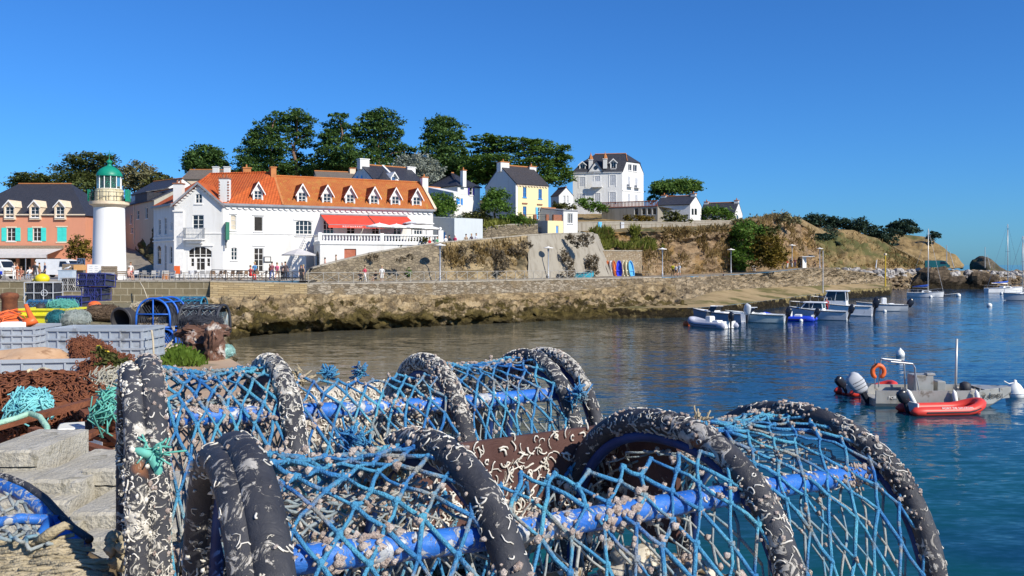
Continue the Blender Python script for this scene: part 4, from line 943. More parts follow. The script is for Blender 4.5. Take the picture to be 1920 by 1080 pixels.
mb = MB(); mb.cyl(LP+np.array([21.5*s_, -20*s_, .2]), LP+np.array([19*s_, -18.6*s_, lz(392)]), .04, n=6); mb.build('downpipe', M['gshut'], lh)
# ---------------------------------------------------------------- houses up the hill
t, F, L_, R_, hf, hl, hr, RA, RB = gable_house('house', 'low house with a brown slate roof just behind the hotel roof', px2(600, 131), px2(672, 133), 11, Zp(347, 131), Zp(322, 136), 10, M['cream'], M['brownroof'])
chimney(t, RB, .9, .9, Zp(335, 138), Zp(317, 138), M['cream'], F, 0)
t, F, L_, R_, hf, hl, hr, RA, RB = gable_house('house', 'white slate roofed house with a tall gable chimney and small turret, behind the hotel', px2(706, 125), px2(800, 130), 11, Zp(343, 125), Zp(309.5, 129), 9.5, M['white2'], M['slate'], holesL=[(671, 330, 677, 338)], verge=False)
for h in hl: window(L_, h, t, 1, 1); shutters(L_, h, t, M['skyblue'], .35)
chimney(t, RA+F.d*.4, 1.5, 1.0, Zp(318, 129), Zp(299.5, 129), M['white'], F, 0, M['trim']); chimney(t, RB, 1.4, .9, Zp(330, 133), Zp(313.5, 133), M['white2'], F, 0, M['trim'])
dormer(t, F, 739, 341, 331, 322, 6, M['trim'], M['white'], off=-.1, cols=1, rows=1, pane=M['glass_b'])
mb = MB(); c = F.pt(F.u(717), 0, .4); mb.lathe([(1.25, 0), (.1, Zp(320, 125)-Zp(341, 125)), (.05, Zp(316, 125)-Zp(341, 125))], 12, (c[0], c[1], Zp(341, 125))); mb.build('turret_roof', M['slate'], t)
mb = MB(); um = F.u(746); slab(mb, [F.pt(um, Zp(343, 127)+.1, .3), F.pt(um+.3, Zp(343, 127)+.1, .3), np.array([*(F.a+F.d*(um+.3)-F.n*4.75), Zp(309.5, 129)+.25]), np.array([*(F.a+F.d*um-F.n*4.75), Zp(309.5, 129)+.25])], .3); mb.build('party_wall', M['trim'], t)
t, F, L_, R_, hf, hl, hr, RA, RB = gable_house('house', 'white house with a hipped slate roof and violet shutters', px2(858, 128), px2(900, 131), 11.5, Zp(347, 128), Zp(325, 132), 7.5, M['white'], M['slate'], holesF=[(880, 351, 886, 366)], hipL=2.4, hipR=2.4)
for h in hf: window(F, h, t, 1, 2); shutters(F, h, t, M['purple'], .28)
chimney(t, F.pt(F.u(867), 0, .2)[:2], .65, .6, Zp(350, 128), Zp(319.5, 128), M['white'], F, 1)
t, F, L_, R_, hf, hl, hr, RA, RB = gable_house('annex', 'white lean-to annex with a bright blue shuttered window, beside the round bush', px2(851, 119), px2(876, 121), 10.6, Zp(362, 119), Zp(349.5, 121), 5.6, M['white'], M['trim'], holesF=[(858.5, 372, 864, 384)], hipR=0, cat='annex', over=.05, ridge_frac=.95)
for h in hf: window(F, h, t, 1, 2, pane=M['blue']); shutters(F, h, t, M['blue'], .3)
t, F, L_, R_, hf, hl, hr, RA, RB = gable_house('house', 'pale yellow house with blue shutters, slate roof and a blind blue-grey gable', px2(967, 124), px2(1028, 127.3), 11.4, Zp(343, 124), Zp(311, 127.5), 7.7, M['yellow'], M['slate_l'],
    holesF=[(980.5, 351, 987, 370), (1009.5, 354.5, 1016, 373), (980.5, 387, 987, 407), (1008.5, 389, 1015, 412)], verge=False)
mb = MB(); wall(mb, L_, Zp(343, 124)-.002, (), zb=11.2); mb.poly([L_.pt(0, Zp(343, 124)), L_.pt(7.7, Zp(343, 124)), np.array([*RA, Zp(311, 127.5)])]); mb.v = [tuple(np.array(p)-np.array([*F.d, 0])*.012) for p in mb.v]; mb.build('gable_wall', M['bluewhite'], t)  # gable shade put into its bluish colour
for h in hf[:3]: window(F, h, t, 2, 2, frame=M['blue'], pane=M['glass_b'])
window(F, hf[3], t, 2, 3, sill=False); shutters(F, hf[3], t, M['skyblue'], .38); corbels(F, t, Zp(346.5, 124), .1, F.w-.1, .5, .12, M['cream'])
chimney(t, RA+F.d*.5, 1.5, 1.0, Zp(322, 127), Zp(304.5, 127), M['white2'], F, 1, M['rustbrick']); chimney(t, RB-F.d*.2, 1.2, .9, Zp(335, 131), Zp(314.5, 131), M['white'], F, 1)
mb = MB()
for h in hf[2:]: F.box(mb, h[0]-.15, h[1]+.15, h[3]+.32, h[3]+.5, 0.002, .1)
mb.build('brick_lintel', M['brick'], t)
mb = MB(); F.box(mb, -.02, .3, 11.2, Zp(344, 124), .002, .05); mb.build('corner_pilaster', M['trim'], t)
# its terrace block and white annex
F1 = Facade(px2(1027, 118), px2(1056, 119.4), 9.4); S1 = Facade(px2(996, 122), px2(1027, 118), 9.4); zt1 = Zp(413.5, 118)
t = thing('terrace_block', 'yellow and pale blue garden terrace block with a blue door below the yellow house', 'terrace', [*F1.a, 9.4])
hd = F1.rect((1042.5, 423, 1047.5, 440)); hs = S1.rect((1009, 426, 1016, 444)); mb = MB(); wall(mb, F1, zt1, [hd]); mb.poly([F1.pt(0, zt1), F1.pt(F1.w, zt1), F1.pt(F1.w, zt1, -6), S1.pt(0, zt1)]); mb.build('wall', M['yellow'], t)
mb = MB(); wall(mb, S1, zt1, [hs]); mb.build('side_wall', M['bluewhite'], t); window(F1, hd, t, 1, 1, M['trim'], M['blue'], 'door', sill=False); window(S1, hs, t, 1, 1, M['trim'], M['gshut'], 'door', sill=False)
for px in (981, 1003, 1026):
    mb = MB(); p = P(px, 413.5, 119.5); mb.box((p[0], p[1], zt1+.45), (.4, .4, .9), .3, .03); mb.build('brick_post', M['brick'], t)
mb = MB()
for z in (.3, .6): mb.tube([P(981, 413.5, 119.5)+(0, 0, z+.2), P(1003, 413.5, 119.5)+(0, 0, z+.2), P(1026, 413.5, 119.5)+(0, 0, z+.2)], .025, 5)
mb.build('rail', M['iron'], t)
mb = MB(); F1.box(mb, F1.u(1040), F1.w, zt1, zt1+.85, -.6, -.25); mb.build('brick_parapet', M['brick'], t)
t, F, L_, R_, hf, hl, hr, RA, RB = gable_house('annex', 'small white flat fronted annex right of the yellow house', px2(1056.5, 119.4), px2(1083, 120.6), 9.4, Zp(395, 119.4), Zp(390, 123), 6, M['white'], M['greytrim'], holesF=[(1064, 400, 1074, 419)], cat='annex', over=.06, ridge_frac=.9, verge=False)
for h in hf: window(F, h, t, 3, 1)
t, F, L_, R_, hf, hl, hr, RA, RB = gable_house('house', 'small white gabled house between the yellow house and the villa', px2(1033, 142.5), px2(1048, 140), 13, Zp(366, 140), Zp(352, 141), 2.6, M['white'], M['slate_l'], holesR=[(1056, 367, 1060, 382), (1063, 367, 1066, 382)], verge=False, over=.12, rth=.08)
for h in hr: window(R_, h, t, 1, 2, pane=M['gshut'])
# villa
VC = px2(1167, 160); VL = px2(1074, 161.6); VR = px2(1206.5, 164.6); zv = 15.0; zve = Zp(320, 160); zvr = Zp(292.5, 166)
villa = thing('villa', 'tall white three storey villa with a dark mansard roof and grey shutters', 'villa', [*VC, zv]); VA = Facade(VL, VC, zv); VB = Facade(VC, VR, zv); VD = VL+(VR-VC)
ha = [VA.rect(r) for r in ((1087, 333, 1096, 349), (1115.5, 331, 1124, 348), (1144, 329, 1153, 347), (1087, 364, 1096, 380), (1115.5, 363, 1124, 380), (1144, 361, 1153, 379))]
hb = [VB.rect(r) for r in ((1178, 308, 1184.5, 320), (1187, 309, 1194.5, 321.5), (1177, 331, 1181.5, 348), (1191, 334, 1195.5, 350), (1177, 363, 1181.5, 379), (1191, 365, 1195.5, 379))]
mb = MB(); wall(mb, VA, zve, ha); wall(mb, VB, zve, hb[2:]); zg = Zp(303.5, 161); ug0, ug1 = 1.1, VB.w-1.2; wall(mb, VB, zg, hb[:2], ug0, ug1, zb=zve); mb.poly([VB.pt(0, zve), VB.pt(ug0, zve), VB.pt(ug0, zg)]); mb.poly([VB.pt(ug1, zve), VB.pt(VB.w, zve), VB.pt(ug1, zg)])
wall(mb, Facade(VR, VD, zv), zve); wall(mb, Facade(VD, VL, zv), zve); mb.build('wall', M['white'], villa)
ra = VL+(VR-VC)*.5+VA.d*2.0; rb = VC+(VR-VC)*.5-VA.d*1.3; mb = MB(); o = .25; md = VB.d; zq = zg+.1
k0, k1, k2, k3 = VL+VA.n*o-VA.d*o, VC+VA.n*o, VR-VA.n*o, VD-VA.n*o-VA.d*o
u0, u1, u2, u3 = VL+md*ug0+VA.d*1.0, VC+md*ug0, VC+md*ug1, VD-md*1.2+VA.d*1.0
slab(mb, [[*k0, zve-.2], [*(k1+VA.d*.1), zve-.2], [*(u1+VA.d*.1), zq], [*u0, zq]]); slab(mb, [[*(k2+VA.d*.1), zve-.2], [*k3, zve-.2], [*u3, zq], [*(u2+VA.d*.1), zq]]); slab(mb, [[*k3, zve-.2], [*k0, zve-.2], [*u0, zq], [*u3, zq]])
slab(mb, [[*u0, zq], [*(u1+VA.d*.1), zq], [*rb, zvr], [*ra, zvr]]); slab(mb, [[*(u2+VA.d*.1), zq], [*u3, zq], [*ra, zvr], [*rb, zvr]]); slab(mb, [[*u3, zq], [*u0, zq], [*ra, zvr]]); slab(mb, [[*(u1+VA.d*.25), zq], [*(u2+VA.d*.25), zq], [*rb, zvr]])
vr = mb.build('roof', M['slate'], villa); mb = MB(); mb.tube([[*ra, zvr+.05], [*rb, zvr+.05]], .1, 6); mb.tube([[*rb, zvr+.05], [*(u1+VA.d*.2), zq+.05]], .07, 6); mb.build('ridge_tiles', M['rustbrick'], vr)
for h in ha+hb[2:]:
    F_ = VA if h in ha else VB; shutters(F_, h, villa, M['gshut'], open=False)
for h in hb[:2]: window(VB, h, villa, 2, 1)
mb = MB()
for h in ha: 
    for q in ((h[0]-.25, h[0]-.12, h[2]-.3, h[3]+.2), (h[1]+.12, h[1]+.25, h[2]-.3, h[3]+.2), (h[0]-.12, h[1]+.12, h[3]+.08, h[3]+.2)): VA.box(mb, *q, .003, .06)
VA.box(mb, 0, VA.w, zve-.35, zve-.1, .003, .2); VB.box(mb, 0, VB.w, 19.3, 19.45, .003, .08)
mb.build('window_surround', M['trim'], villa)
h = ha[1]; mb = MB(); VA.box(mb, h[0]-.5, h[1]+.5, h[2]-.35, h[2]-.15, 0, 1.0); VA.box(mb, h[0]-.5, h[1]+.5, h[2]-.15, h[2]+.7, .85, 1.0); mb.build('balcony', M['trim'], villa)
for h in hb[2:4]: mb = MB(); VB.box(mb, h[0]-.3, h[1]+.3, h[2]-.3, h[2]-.1, 0, .7); VB.box(mb, h[0]-.3, h[1]+.3, h[2]-.1, h[2]+.65, .6, .7); mb.build('balcony', M['trim'], villa)
a, b = VA.u(1104), VA.u(1131); zp = VA.z(1118, 302.5); mb = MB(); mb.poly([VA.pt(a, zve-.1, .22), VA.pt(b, zve-.1, .22), VA.pt((a+b)/2, zp, .22)])
pdm = mb.build('pediment', M['white'], villa); mb = MB()
for sg in (0, 1): e = (a-.15, b+.15)[sg]; slab(mb, [VA.pt(e, zve-.15, .4), VA.pt((a+b)/2, zp+.12, .4), VA.pt((a+b)/2, zp+.12, -3), VA.pt(e, zve-.15, -1.2)], .1)
mb.build('pediment_roof', M['slate'], pdm); mb = MB(); cz = VA.z(1118, 314.5); rg = [(.38*math.cos(t), .38*math.sin(t)) for t in np.linspace(0, 2*math.pi, 13)[:-1]]; mb.rings([[VA.pt((a+b)/2+x, cz+y, .255) for x, y in rg], [VA.pt((a+b)/2+x, cz+y, .28) for x, y in rg]], False, True); mb.build('oculus', M['glass'], pdm)
for px, y0, y1 in ((1107.5, 318, 300), (1134.5, 316, 298.5)):
    c = VA.pt(VA.u(px), 0, -.2); ch = chimney(villa, c[:2], .7, .6, VA.z(px, y0), VA.z(px, y1), M['white'], VA, 0, M['trim'], 'pinnacle'); mb = MB(); mb.lathe([(.45, 0), (.3, .5), (.06, 1.0), (.03, 1.3)], 6, (c[0], c[1], VA.z(px, y1)+.12)); mb.build('pinnacle_cap', M['rustbrick'], ch)
for px, a_, b_2, c_ in ((1092, 320, 308, 302), (1150, 316, 303.5, 297)): dormer(villa, VA, px, a_, b_2, c_, 6, M['slate'], M['white'], off=-.15, cols=2, rows=1, back=1.6)
# villa terrace with sunroom
F2 = Facade(px2(1128, 152), px2(1233, 147), 12.6); z0, z1 = Zp(404, 149), Zp(388, 149); t = thing('sunroom', 'sunroom with big dark windows under the red brown balustrade of the villa terrace', 'sunroom', [*F2.a, 12.6])
hw = [F2.rect((x, 389.5, x+8, 403)) for x in (1189, 1203, 1213, 1223)]; mb = MB(); wall(mb, F2, Zp(388, 149), hw); wall(mb, Facade(F2.b, F2.b+np.array([2, 6]), 12.6), Zp(388, 149)); mb.poly([F2.pt(0, z1), F2.pt(F2.w, z1), F2.pt(F2.w, z1, -9), F2.pt(0, z1, -9)]); mb.build('wall', M['render_wall'], t)
for h in hw: window(F2, h, t, 1, 1, sill=False)
mb = MB(); F2.box(mb, 0, F2.w, z1+.85, z1+.97, -.1, .05); F2.box(mb, 0, F2.w, z1, z1+.12, -.1, .05)
for k in range(40): u = F2.w*(k+.5)/40; F2.box(mb, u-.07, u+.07, z1+.12, z1+.85, -.06, .0)
mb.build('balustrade', M['redwood'], t)
for nm, lab, pl, pc, pr, zb, ye, yr, gh_ in (('cottage', 'white cottage with a dark slate roof, left of the dark hedge', (1229, 155), (1294, 152), (1308.5, 155.5), 12.6, 382, 366.5, [(1296.5, 390.5, 1300.5, 403.5), (1302, 390.5, 1306.5, 403.5)]),
      ('cottage', 'farthest white cottage with two chimneys', (1312, 170), (1378, 167), (1393, 171), 12.2, 398, 379, [(1381, 403, 1384, 415)])):
    Fc = Facade(px2(*pl), px2(*pc), zb); Dd = np.linalg.norm(px2(*pr)-px2(*pc))
    t, F, L_, R_, hf, hl, hr, RA, RB = gable_house(nm, lab, px2(*pl), px2(*pc), zb, Zp(ye, pc[1]), Zp(yr, pc[1]+2), 6.5, M['white'], M['slate'], verge=False)
    Rh = [R_.rect(h) for h in gh_]
    for h in Rh:
        mb = MB(); R_.box(mb, h[0], h[1], h[2], h[3], .0, .02); w = mb.build('window', M['trim'], t); mb = MB(); R_.box(mb, h[0]+.06, h[1]-.06, h[2]+.06, h[3]-.06, .02, .03); mb.build('pane', M['glass'], w)
    chimney(t, RB-F.d*.4, .8, .8, Zp(yr+3, pc[1]+2), Zp(yr-3.5, pc[1]+2), M['white'], F, 1); chimney(t, RA+F.d*.5, .8, .8, Zp(yr+3, pc[1]+2), Zp(yr-2.5, pc[1]+2), M['white'], F, 1)
# grey houses along the climbing road, house behind the lighthouse
t, F, L_, R_, hf, hl, hr, RA, RB = gable_house('house', 'grey rendered house with a slate roof and big dormer, along the climbing road', px2(233, 135), px2(289, 122), 8, Zp(375, 123), Zp(358, 130), 7, M['grey_wall'], M['slate'], holesF=[(244, 402, 247, 420), (257, 394, 261, 411), (273, 389, 277, 410), (246, 426, 249, 437)], verge=False)
for h in hf: window(F, h, t, 1, 2)
mb = MB(); F.box(mb, F.u(252)-.05, F.u(252)+.1, 9, Zp(385, 130), .01, .12); mb.build('downpipe', M['cream'], t)
mb = MB(); a, b = F.u(253), F.u(276); slab(mb, [F.pt(a, Zp(363, 128)+.05, .2), F.pt(b, Zp(363, 128)+.05, .2), F.pt(b, Zp(357, 130)+.1, -3), F.pt(a, Zp(357, 130)+.1, -3)], .12); F.box(mb, a+.1, b-.1, Zp(380, 128), Zp(363.5, 128), -2, .0); mb.build('dormer', M['slate'], t)
t, F, L_, R_, hf, hl, hr, RA, RB = gable_house('house', 'white house with a steep slate roof above the grey house on the climbing road', px2(246, 150), px2(300, 144), 12, Zp(362, 147), Zp(338, 150), 8, M['white'], M['slate'], verge=False)
chimney(t, RB-F.d*1.2, 1.0, .9, Zp(350, 147), Zp(338, 147), M['white'], F, 0)
t, F, L_, R_, hf, hl, hr, RA, RB = gable_house('house', 'pale shaded house half hidden behind the lighthouse, beside the salmon building', px2(150, 150), px2(184, 138), 4.6, Zp(400, 140), Zp(386, 145), 9, M['bluewhite'], M['slate'], holesF=[(170, 415, 172.5, 430), (164, 420, 166, 432), (170, 440, 173, 450)], verge=False)  # white house with its shade put into a bluish render
for h in hf: window(F, h, t, 1, 2)
t, F, L_, R_, *_ = gable_house('house', 'low house with a pink ridge behind the hotel chimneys', px2(340, 150), px2(415, 150), 14, Zp(335, 150), Zp(318, 153), 8, M['cream'], M['brownroof'], verge=False)
for px in (405, 426): chimney(t, px2(px, 147), .9, .8, Zp(335, 147), Zp(314, 147), M['white'], F, 0, M['trim'])
# garden wall with its blue gate, lower rubble walls
t = wall_thing('garden_wall', 'long low grey garden wall with a blue door, above the grassy cliff', 'wall', PL((1083, 417, 131), (1165, 415.5, 136), (1290, 417.5, 142), (1295, 414, 144), (1372, 414, 150)), PL((1083, 436, 130.9), (1165, 434, 135.9), (1290, 433, 141.9), (1295, 433, 143.9), (1372, 432, 149.9)), M['render_wall'], .4, 40, 4, .05, .6)
for px, mt in ((1125, 'skyblue'), (1167, 'gshut')):
    Y = 131+(px-1083)*.061-.25; mb = MB(); p = P(px, 434, Y); mb.box((p[0], p[1], p[2]+.72), (.62, .14, 1.45), .5, .02); mb.build('door', M[mt], t)
wall_thing('garden_wall', 'rough rubble garden wall with bushes on top, below the yellow house', 'wall', PL((900, 432, 115), (925, 424, 115), (960, 421, 116), (1008, 421, 117.5)), PL((895, 452, 114.5), (925, 452, 114.7), (960, 450, 115.7), (1010, 446, 117.3)), M['grey_rubble'], .5, 30, 6, .15, .8)
wall_thing('stone_wall', 'low pale stone wall behind the coloured kayaks', 'wall', PL((1128, 470, 119.5), (1204, 470.5, 122.5)), PL((1128, 519, 119.3), (1204, 517.5, 122.3)), rubble('pale_rubble', [(.36, .28, .18), (.46, .37, .25), (.30, .22, .14), (.5, .42, .31)], (.22, .17, .11), 3.4), .6, 24, 6, .06, .8)
mb = MB(); Fs = Facade(px2(818, 112), px2(852, 108), 8.3); t = thing('house', 'blank grey shaded gable wall at the right end of the hotel terrace', 'building', [*Fs.a, 8.3])
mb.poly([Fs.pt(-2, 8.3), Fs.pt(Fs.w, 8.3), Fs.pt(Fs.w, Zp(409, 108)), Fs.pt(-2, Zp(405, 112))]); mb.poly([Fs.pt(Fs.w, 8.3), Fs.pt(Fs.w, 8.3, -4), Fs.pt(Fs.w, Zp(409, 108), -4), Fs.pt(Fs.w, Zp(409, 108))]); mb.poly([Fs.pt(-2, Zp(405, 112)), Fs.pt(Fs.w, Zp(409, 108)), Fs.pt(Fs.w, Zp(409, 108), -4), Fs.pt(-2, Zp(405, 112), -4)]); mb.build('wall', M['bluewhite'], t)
mb = MB(); Fs.box(mb, Fs.u(829), Fs.u(835), 8.4, 10.0, .0, .06); mb.build('door', M['blue'], t)
# small kiosk on the point
Fk = Facade(px2(1491, 163), px2(1505, 160), 5.4); Fk2 = Facade(Fk.b, Fk.b+np.array([1.2, 1.6]), 5.4); t = thing('kiosk', 'small white kiosk with glass front at the end of the promenade', 'kiosk', [*Fk.a, 5.4]); h = Fk.rect((1493, 485, 1503, 498)); mb = MB(); wall(mb, Fk, Zp(481.5, 161), [h], zb=5.2); wall(mb, Fk2, Zp(481.5, 161), [], zb=5.2); mb.build('wall', M['white'], t); window(Fk, h, t, 3, 1, pane=M['glass_b'], sill=False)
mb = MB(); slab(mb, [Fk.pt(-.2, Zp(481, 161), .2), Fk.pt(Fk.w+.2, Zp(481, 161), .2), Fk.pt(Fk.w+.2, Zp(480, 161), -2.2), Fk.pt(-.2, Zp(480, 161), -2.2)], .12); mb.build('roof', M['gshut'], t)
# ================================================================ trees and bushes
M['pine'] = foliage('pine_needles', (0.049, 0.109, 0.031), (0.131, 0.230, 0.056), .7, .3, (0.240, 0.336, 0.076))
M['cedar'] = foliage('cedar_needles', (0.069, 0.145, 0.031), (0.190, 0.304, 0.056), .7, .3, (0.311, 0.446, 0.076))
M['cypress'] = foliage('cypress_needles', (0.076, 0.109, 0.032), (0.173, 0.198, 0.061), .6, .3, (0.275, 0.273, 0.090))
M['fardark'] = foliage('far_pine_needles', (0.025, 0.055, 0.038), (0.055, 0.097, 0.055), .5, .12)
M['olive'] = foliage('olive_leaves', (0.153, 0.153, 0.076), (0.306, 0.281, 0.141), .8, .15, (0.459, 0.383, 0.204))
M['silver'] = foliage('silver_leaves', (.20, .23, .18), (.40, .43, .36), .9, .2, (.55, .57, .50))
M['leaf'] = foliage('green_leaves', (0.066, 0.140, 0.022), (0.160, 0.281, 0.041), .9, .25, (0.244, 0.356, 0.056))
M['scrub'] = foliage('scrub_leaves', (0.062, 0.075, 0.019), (0.138, 0.144, 0.037), .8, .2, (0.225, 0.200, 0.062))
M['rustscrub'] = foliage('rusty_scrub_leaves', (0.112, 0.100, 0.015), (0.250, 0.163, 0.025), .5, .2, (0.325, 0.163, 0.031))
M['dryscrub'] = foliage('dry_grey_scrub', (.16, .125, .075), (.27, .215, .14), .9, .3, (.34, .28, .19))
M['drygrass'] = foliage('dry_grass_blades', (0.216, 0.149, 0.054), (0.378, 0.270, 0.115), .4, .4, (0.486, 0.365, 0.176))
M['greengrass'] = foliage('green_grass_blades', (0.173, 0.207, 0.042), (0.321, 0.332, 0.069), .35, .4, (0.505, 0.459, 0.138))
M['bark'] = pm('bark', (.10, .075, .055), (.17, .13, .10), 3, .95, .8, 12)
M['bark_r'] = pm('reddish_bark', (.15, .085, .055), (.22, .14, .10), 3, .95, .8, 12)
def leaves(blobs, dens, size, flat=.5, upb=.7, fill=.35, clump=.2, seed=0, elong=1.5):
    """blobs: (centre xyz, radii xyz). Returns quads, leaf-sprays gathered in clumps near each blob's surface."""
    g = np.random.default_rng(seed); C = []; 
    for c, r in blobs:
        c = np.array(c); r = np.array(r); area = (r[0]*r[2]+r[1]*r[2]+r[0]*r[1])*2
        n = max(40, int(area*dens)); nc = max(9, int(n/34))
        d = g.normal(size=(nc, 3)); d[:, 2] += .15; d /= np.linalg.norm(d, axis=1)[:, None]
        rad = g.uniform(.58, 1.04, nc)[:, None]; cc = d*rad*r
        k = g.integers(0, nc, n); s = clump*np.array([r.mean(), r.mean(), r.mean()*flat])
        p = c+cc[k]+g.normal(size=(n, 3))*s*g.uniform(.5, 1.2, nc)[k][:, None]
        m = int(n*fill); q = g.normal(size=(m, 3)); q /= np.linalg.norm(q, axis=1)[:, None]
        C.append(p); C.append(c+q*r*(g.uniform(0, .75, m)**.4)[:, None])
    p = np.concatenate(C); n = len(p)
    nrm = g.normal(size=(n, 3)); nrm[:, 2] = np.abs(nrm[:, 2])+upb; nrm /= np.linalg.norm(nrm, axis=1)[:, None]
    a = np.cross(nrm, g.normal(size=(n, 3))); a /= np.linalg.norm(a, axis=1)[:, None]; b = np.cross(nrm, a)
    s = size*g.uniform(.55, 1.25, n)[:, None]; a = a*s*elong*.5; b = b*s*.5
    V = np.stack([p-a, p-b*.8+a*.1, p+a, p+b*.8-a*.1], 1).reshape(-1, 3); F = np.arange(n*4).reshape(n, 4)
    return V, F
TSEED = [100]
def tree(name, label, cat, Y, ell, mat, base=None, trunk=.0, dens=9, size=.5, flat=.5, group=None, bark=None, depth=.85, limbs=True, fill=.3, jit=.12, upb=.7, clump=.23, elong=1.5, zb=None):
    TSEED[0] += 1; g = random.Random(TSEED[0]); bl = []
    for cx, cy, rx, ry in ell:
        yy = Y+g.uniform(-1, 1)*rx/FPX*Y*.7; c = P(cx, cy, yy); s = yy/FPX; q = 1.2; bl.append((c, (rx*s*q, max(rx*s*depth, ry*s*.7)*q, ry*s*q)))
    x0 = base[0] if base else sum(e[0] for e in ell)/len(ell); y0 = base[1] if base else max(e[1]+e[3] for e in ell)
    b = P(x0, y0, Y)
    if zb is not None: b[2] = zb
    t = thing(name, label, cat, b, group); V, F = leaves(bl, dens*2.8, size*.84, flat, upb, fill, clump, TSEED[0], elong)
    fast_mesh('crown' if trunk else 'foliage', V, F, mat, t)
    if trunk:
        mb = MB(); tops = sorted(bl, key=lambda q: q[0][2]); top = tops[-1][0]
        pts = [b+(top-b)*f+np.array([g.uniform(-1, 1), g.uniform(-1, 1), 0])*trunk*1.5*(0 < f < 1) for f in (0, .25, .5, .75, .97)]
        mb.tube(pts, [trunk*.9, trunk*.7, trunk*.5, trunk*.3, trunk*.1], 7)
        if limbs:
            for c, r in bl:
                f = min(.9, max(.12, (c[2]-b[2])/(top[2]-b[2])-.15)); i = int(f*4); s = pts[i]+(pts[i+1]-pts[i])*(f*4-i)
                mid = (s+c)/2+np.array([0, 0, .08*np.linalg.norm(c-s)]); mb.tube([s, mid, c+np.array([0, 0, -.1*r[2]])], [trunk*.3, trunk*.2, trunk*.08], 5)
        mb.build('trunk', bark or M['bark'], t, smooth=True)
    return t
GP = 'tall pines behind the harbour houses'
tree('cypress_tree', 'layered dark cypress rising behind the lighthouse and salmon building', 'tree', 168, [(165, 300, 36, 11), (195, 303, 22, 12), (152, 318, 40, 11), (205, 322, 18, 12), (140, 334, 40, 10), (178, 338, 40, 13), (160, 356, 52, 13), (205, 350, 20, 16), (128, 372, 30, 12), (170, 378, 48, 18), (200, 392, 35, 18), (150, 395, 40, 18)], M['cypress'], (170, 412), .6, 7, .55, .3, upb=1.4, clump=.3)
tree('pine_tree', 'low dark pine crown showing over the salmon building roof', 'tree', 172, [(55, 332, 26, 8), (88, 338, 20, 10), (30, 337, 14, 6), (60, 345, 40, 8), (95, 350, 20, 10)], M['cypress'], (60, 380), .4, 7, .55, .35, upb=1.2)
tree('olive_tree', 'round grey green tree between the lighthouse and the white house', 'tree', 172, [(260, 322, 26, 15), (243, 334, 15, 16), (278, 336, 20, 15), (258, 345, 26, 14)], M['olive'], (262, 375), .35, 9, .5, .7)
tree('bush', 'small green bush on the skyline left of the hotel roof', 'bush', 160, [(300, 336, 16, 9), (318, 340, 18, 9), (285, 342, 14, 8)], M['scrub'], None, 0, 9, .5)
tree('pine_tree', 'short rounded pine standing alone above the hotel chimneys', 'tree', 172, [(388, 286, 28, 11), (368, 296, 22, 12), (407, 299, 20, 12), (388, 304, 34, 12), (365, 312, 24, 10), (410, 314, 18, 10)], M['pine'], (388, 345), .45, 9, .5, .5)
tree('pine_tree', 'broad stepped pine, leftmost of the tall dark pines', 'tree', 166, [(517, 222, 18, 11), (500, 240, 26, 12), (523, 248, 20, 12), (487, 258, 28, 12), (474, 274, 26, 11), (508, 272, 26, 12), (464, 290, 22, 12), (495, 294, 34, 14), (470, 308, 28, 14), (512, 314, 34, 16), (475, 326, 30, 14)], M['pine'], (505, 350), .6, 8, .5, .45, GP, M['bark_r'])
tree('pine_tree', 'second tall pine with sky showing between its open limbs', 'tree', 169, [(555, 217, 26, 11), (570, 231, 20, 11), (540, 236, 22, 11), (562, 248, 22, 9), (581, 249, 10, 8), (545, 262, 14, 7), (570, 270, 18, 8), (548, 288, 20, 9), (572, 298, 16, 9), (555, 316, 26, 12)], M['pine'], (552, 350), .55, 8, .48, .45, GP, M['bark_r'])
tree('pine_tree', 'third pine with a narrow top, in the middle of the row', 'tree', 166, [(635, 221, 15, 10), (628, 236, 20, 11), (645, 244, 16, 11), (616, 254, 22, 11), (636, 264, 26, 11), (606, 276, 18, 10), (635, 284, 34, 12), (610, 298, 24, 12), (650, 304, 32, 14), (615, 318, 30, 12)], M['pine'], (634, 350), .55, 8, .5, .45, GP, M['bark_r'])
tree('pine_tree', 'widest round topped pine behind the white turret house', 'tree', 169, [(712, 215, 24, 10), (694, 226, 24, 12), (730, 228, 22, 12), (680, 242, 20, 11), (712, 246, 32, 12), (740, 250, 16, 11), (670, 258, 16, 9), (704, 266, 28, 12), (736, 272, 26, 10), (762, 282, 18, 9), (690, 290, 28, 12), (735, 294, 34, 12), (705, 312, 40, 14), (765, 304, 20, 10)], M['pine'], (712, 350), .6, 8, .5, .45, GP, M['bark_r'])
tree('pine_tree', 'dense columnar pine standing apart, right of the silvery tree', 'tree', 169, [(828, 228, 24, 9), (812, 239, 18, 11), (845, 240, 22, 11), (826, 252, 28, 12), (856, 256, 16, 10), (806, 262, 14, 10), (836, 270, 34, 13), (820, 286, 28, 13), (852, 290, 28, 14), (832, 306, 38, 14), (865, 314, 24, 12), (845, 328, 40, 14)], M['pine'], (832, 352), .6, 9, .48, .5, GP, M['bark_r'])
tree('thicket', 'low dark thicket filling the gaps under the tall pines', 'trees', 174, [(470, 330, 40, 12), (540, 326, 40, 14), (600, 322, 36, 14), (660, 320, 40, 14), (860, 318, 34, 16), (900, 330, 30, 14), (800, 322, 30, 14)], M['pine'], None, 0, 7, .55, .5)
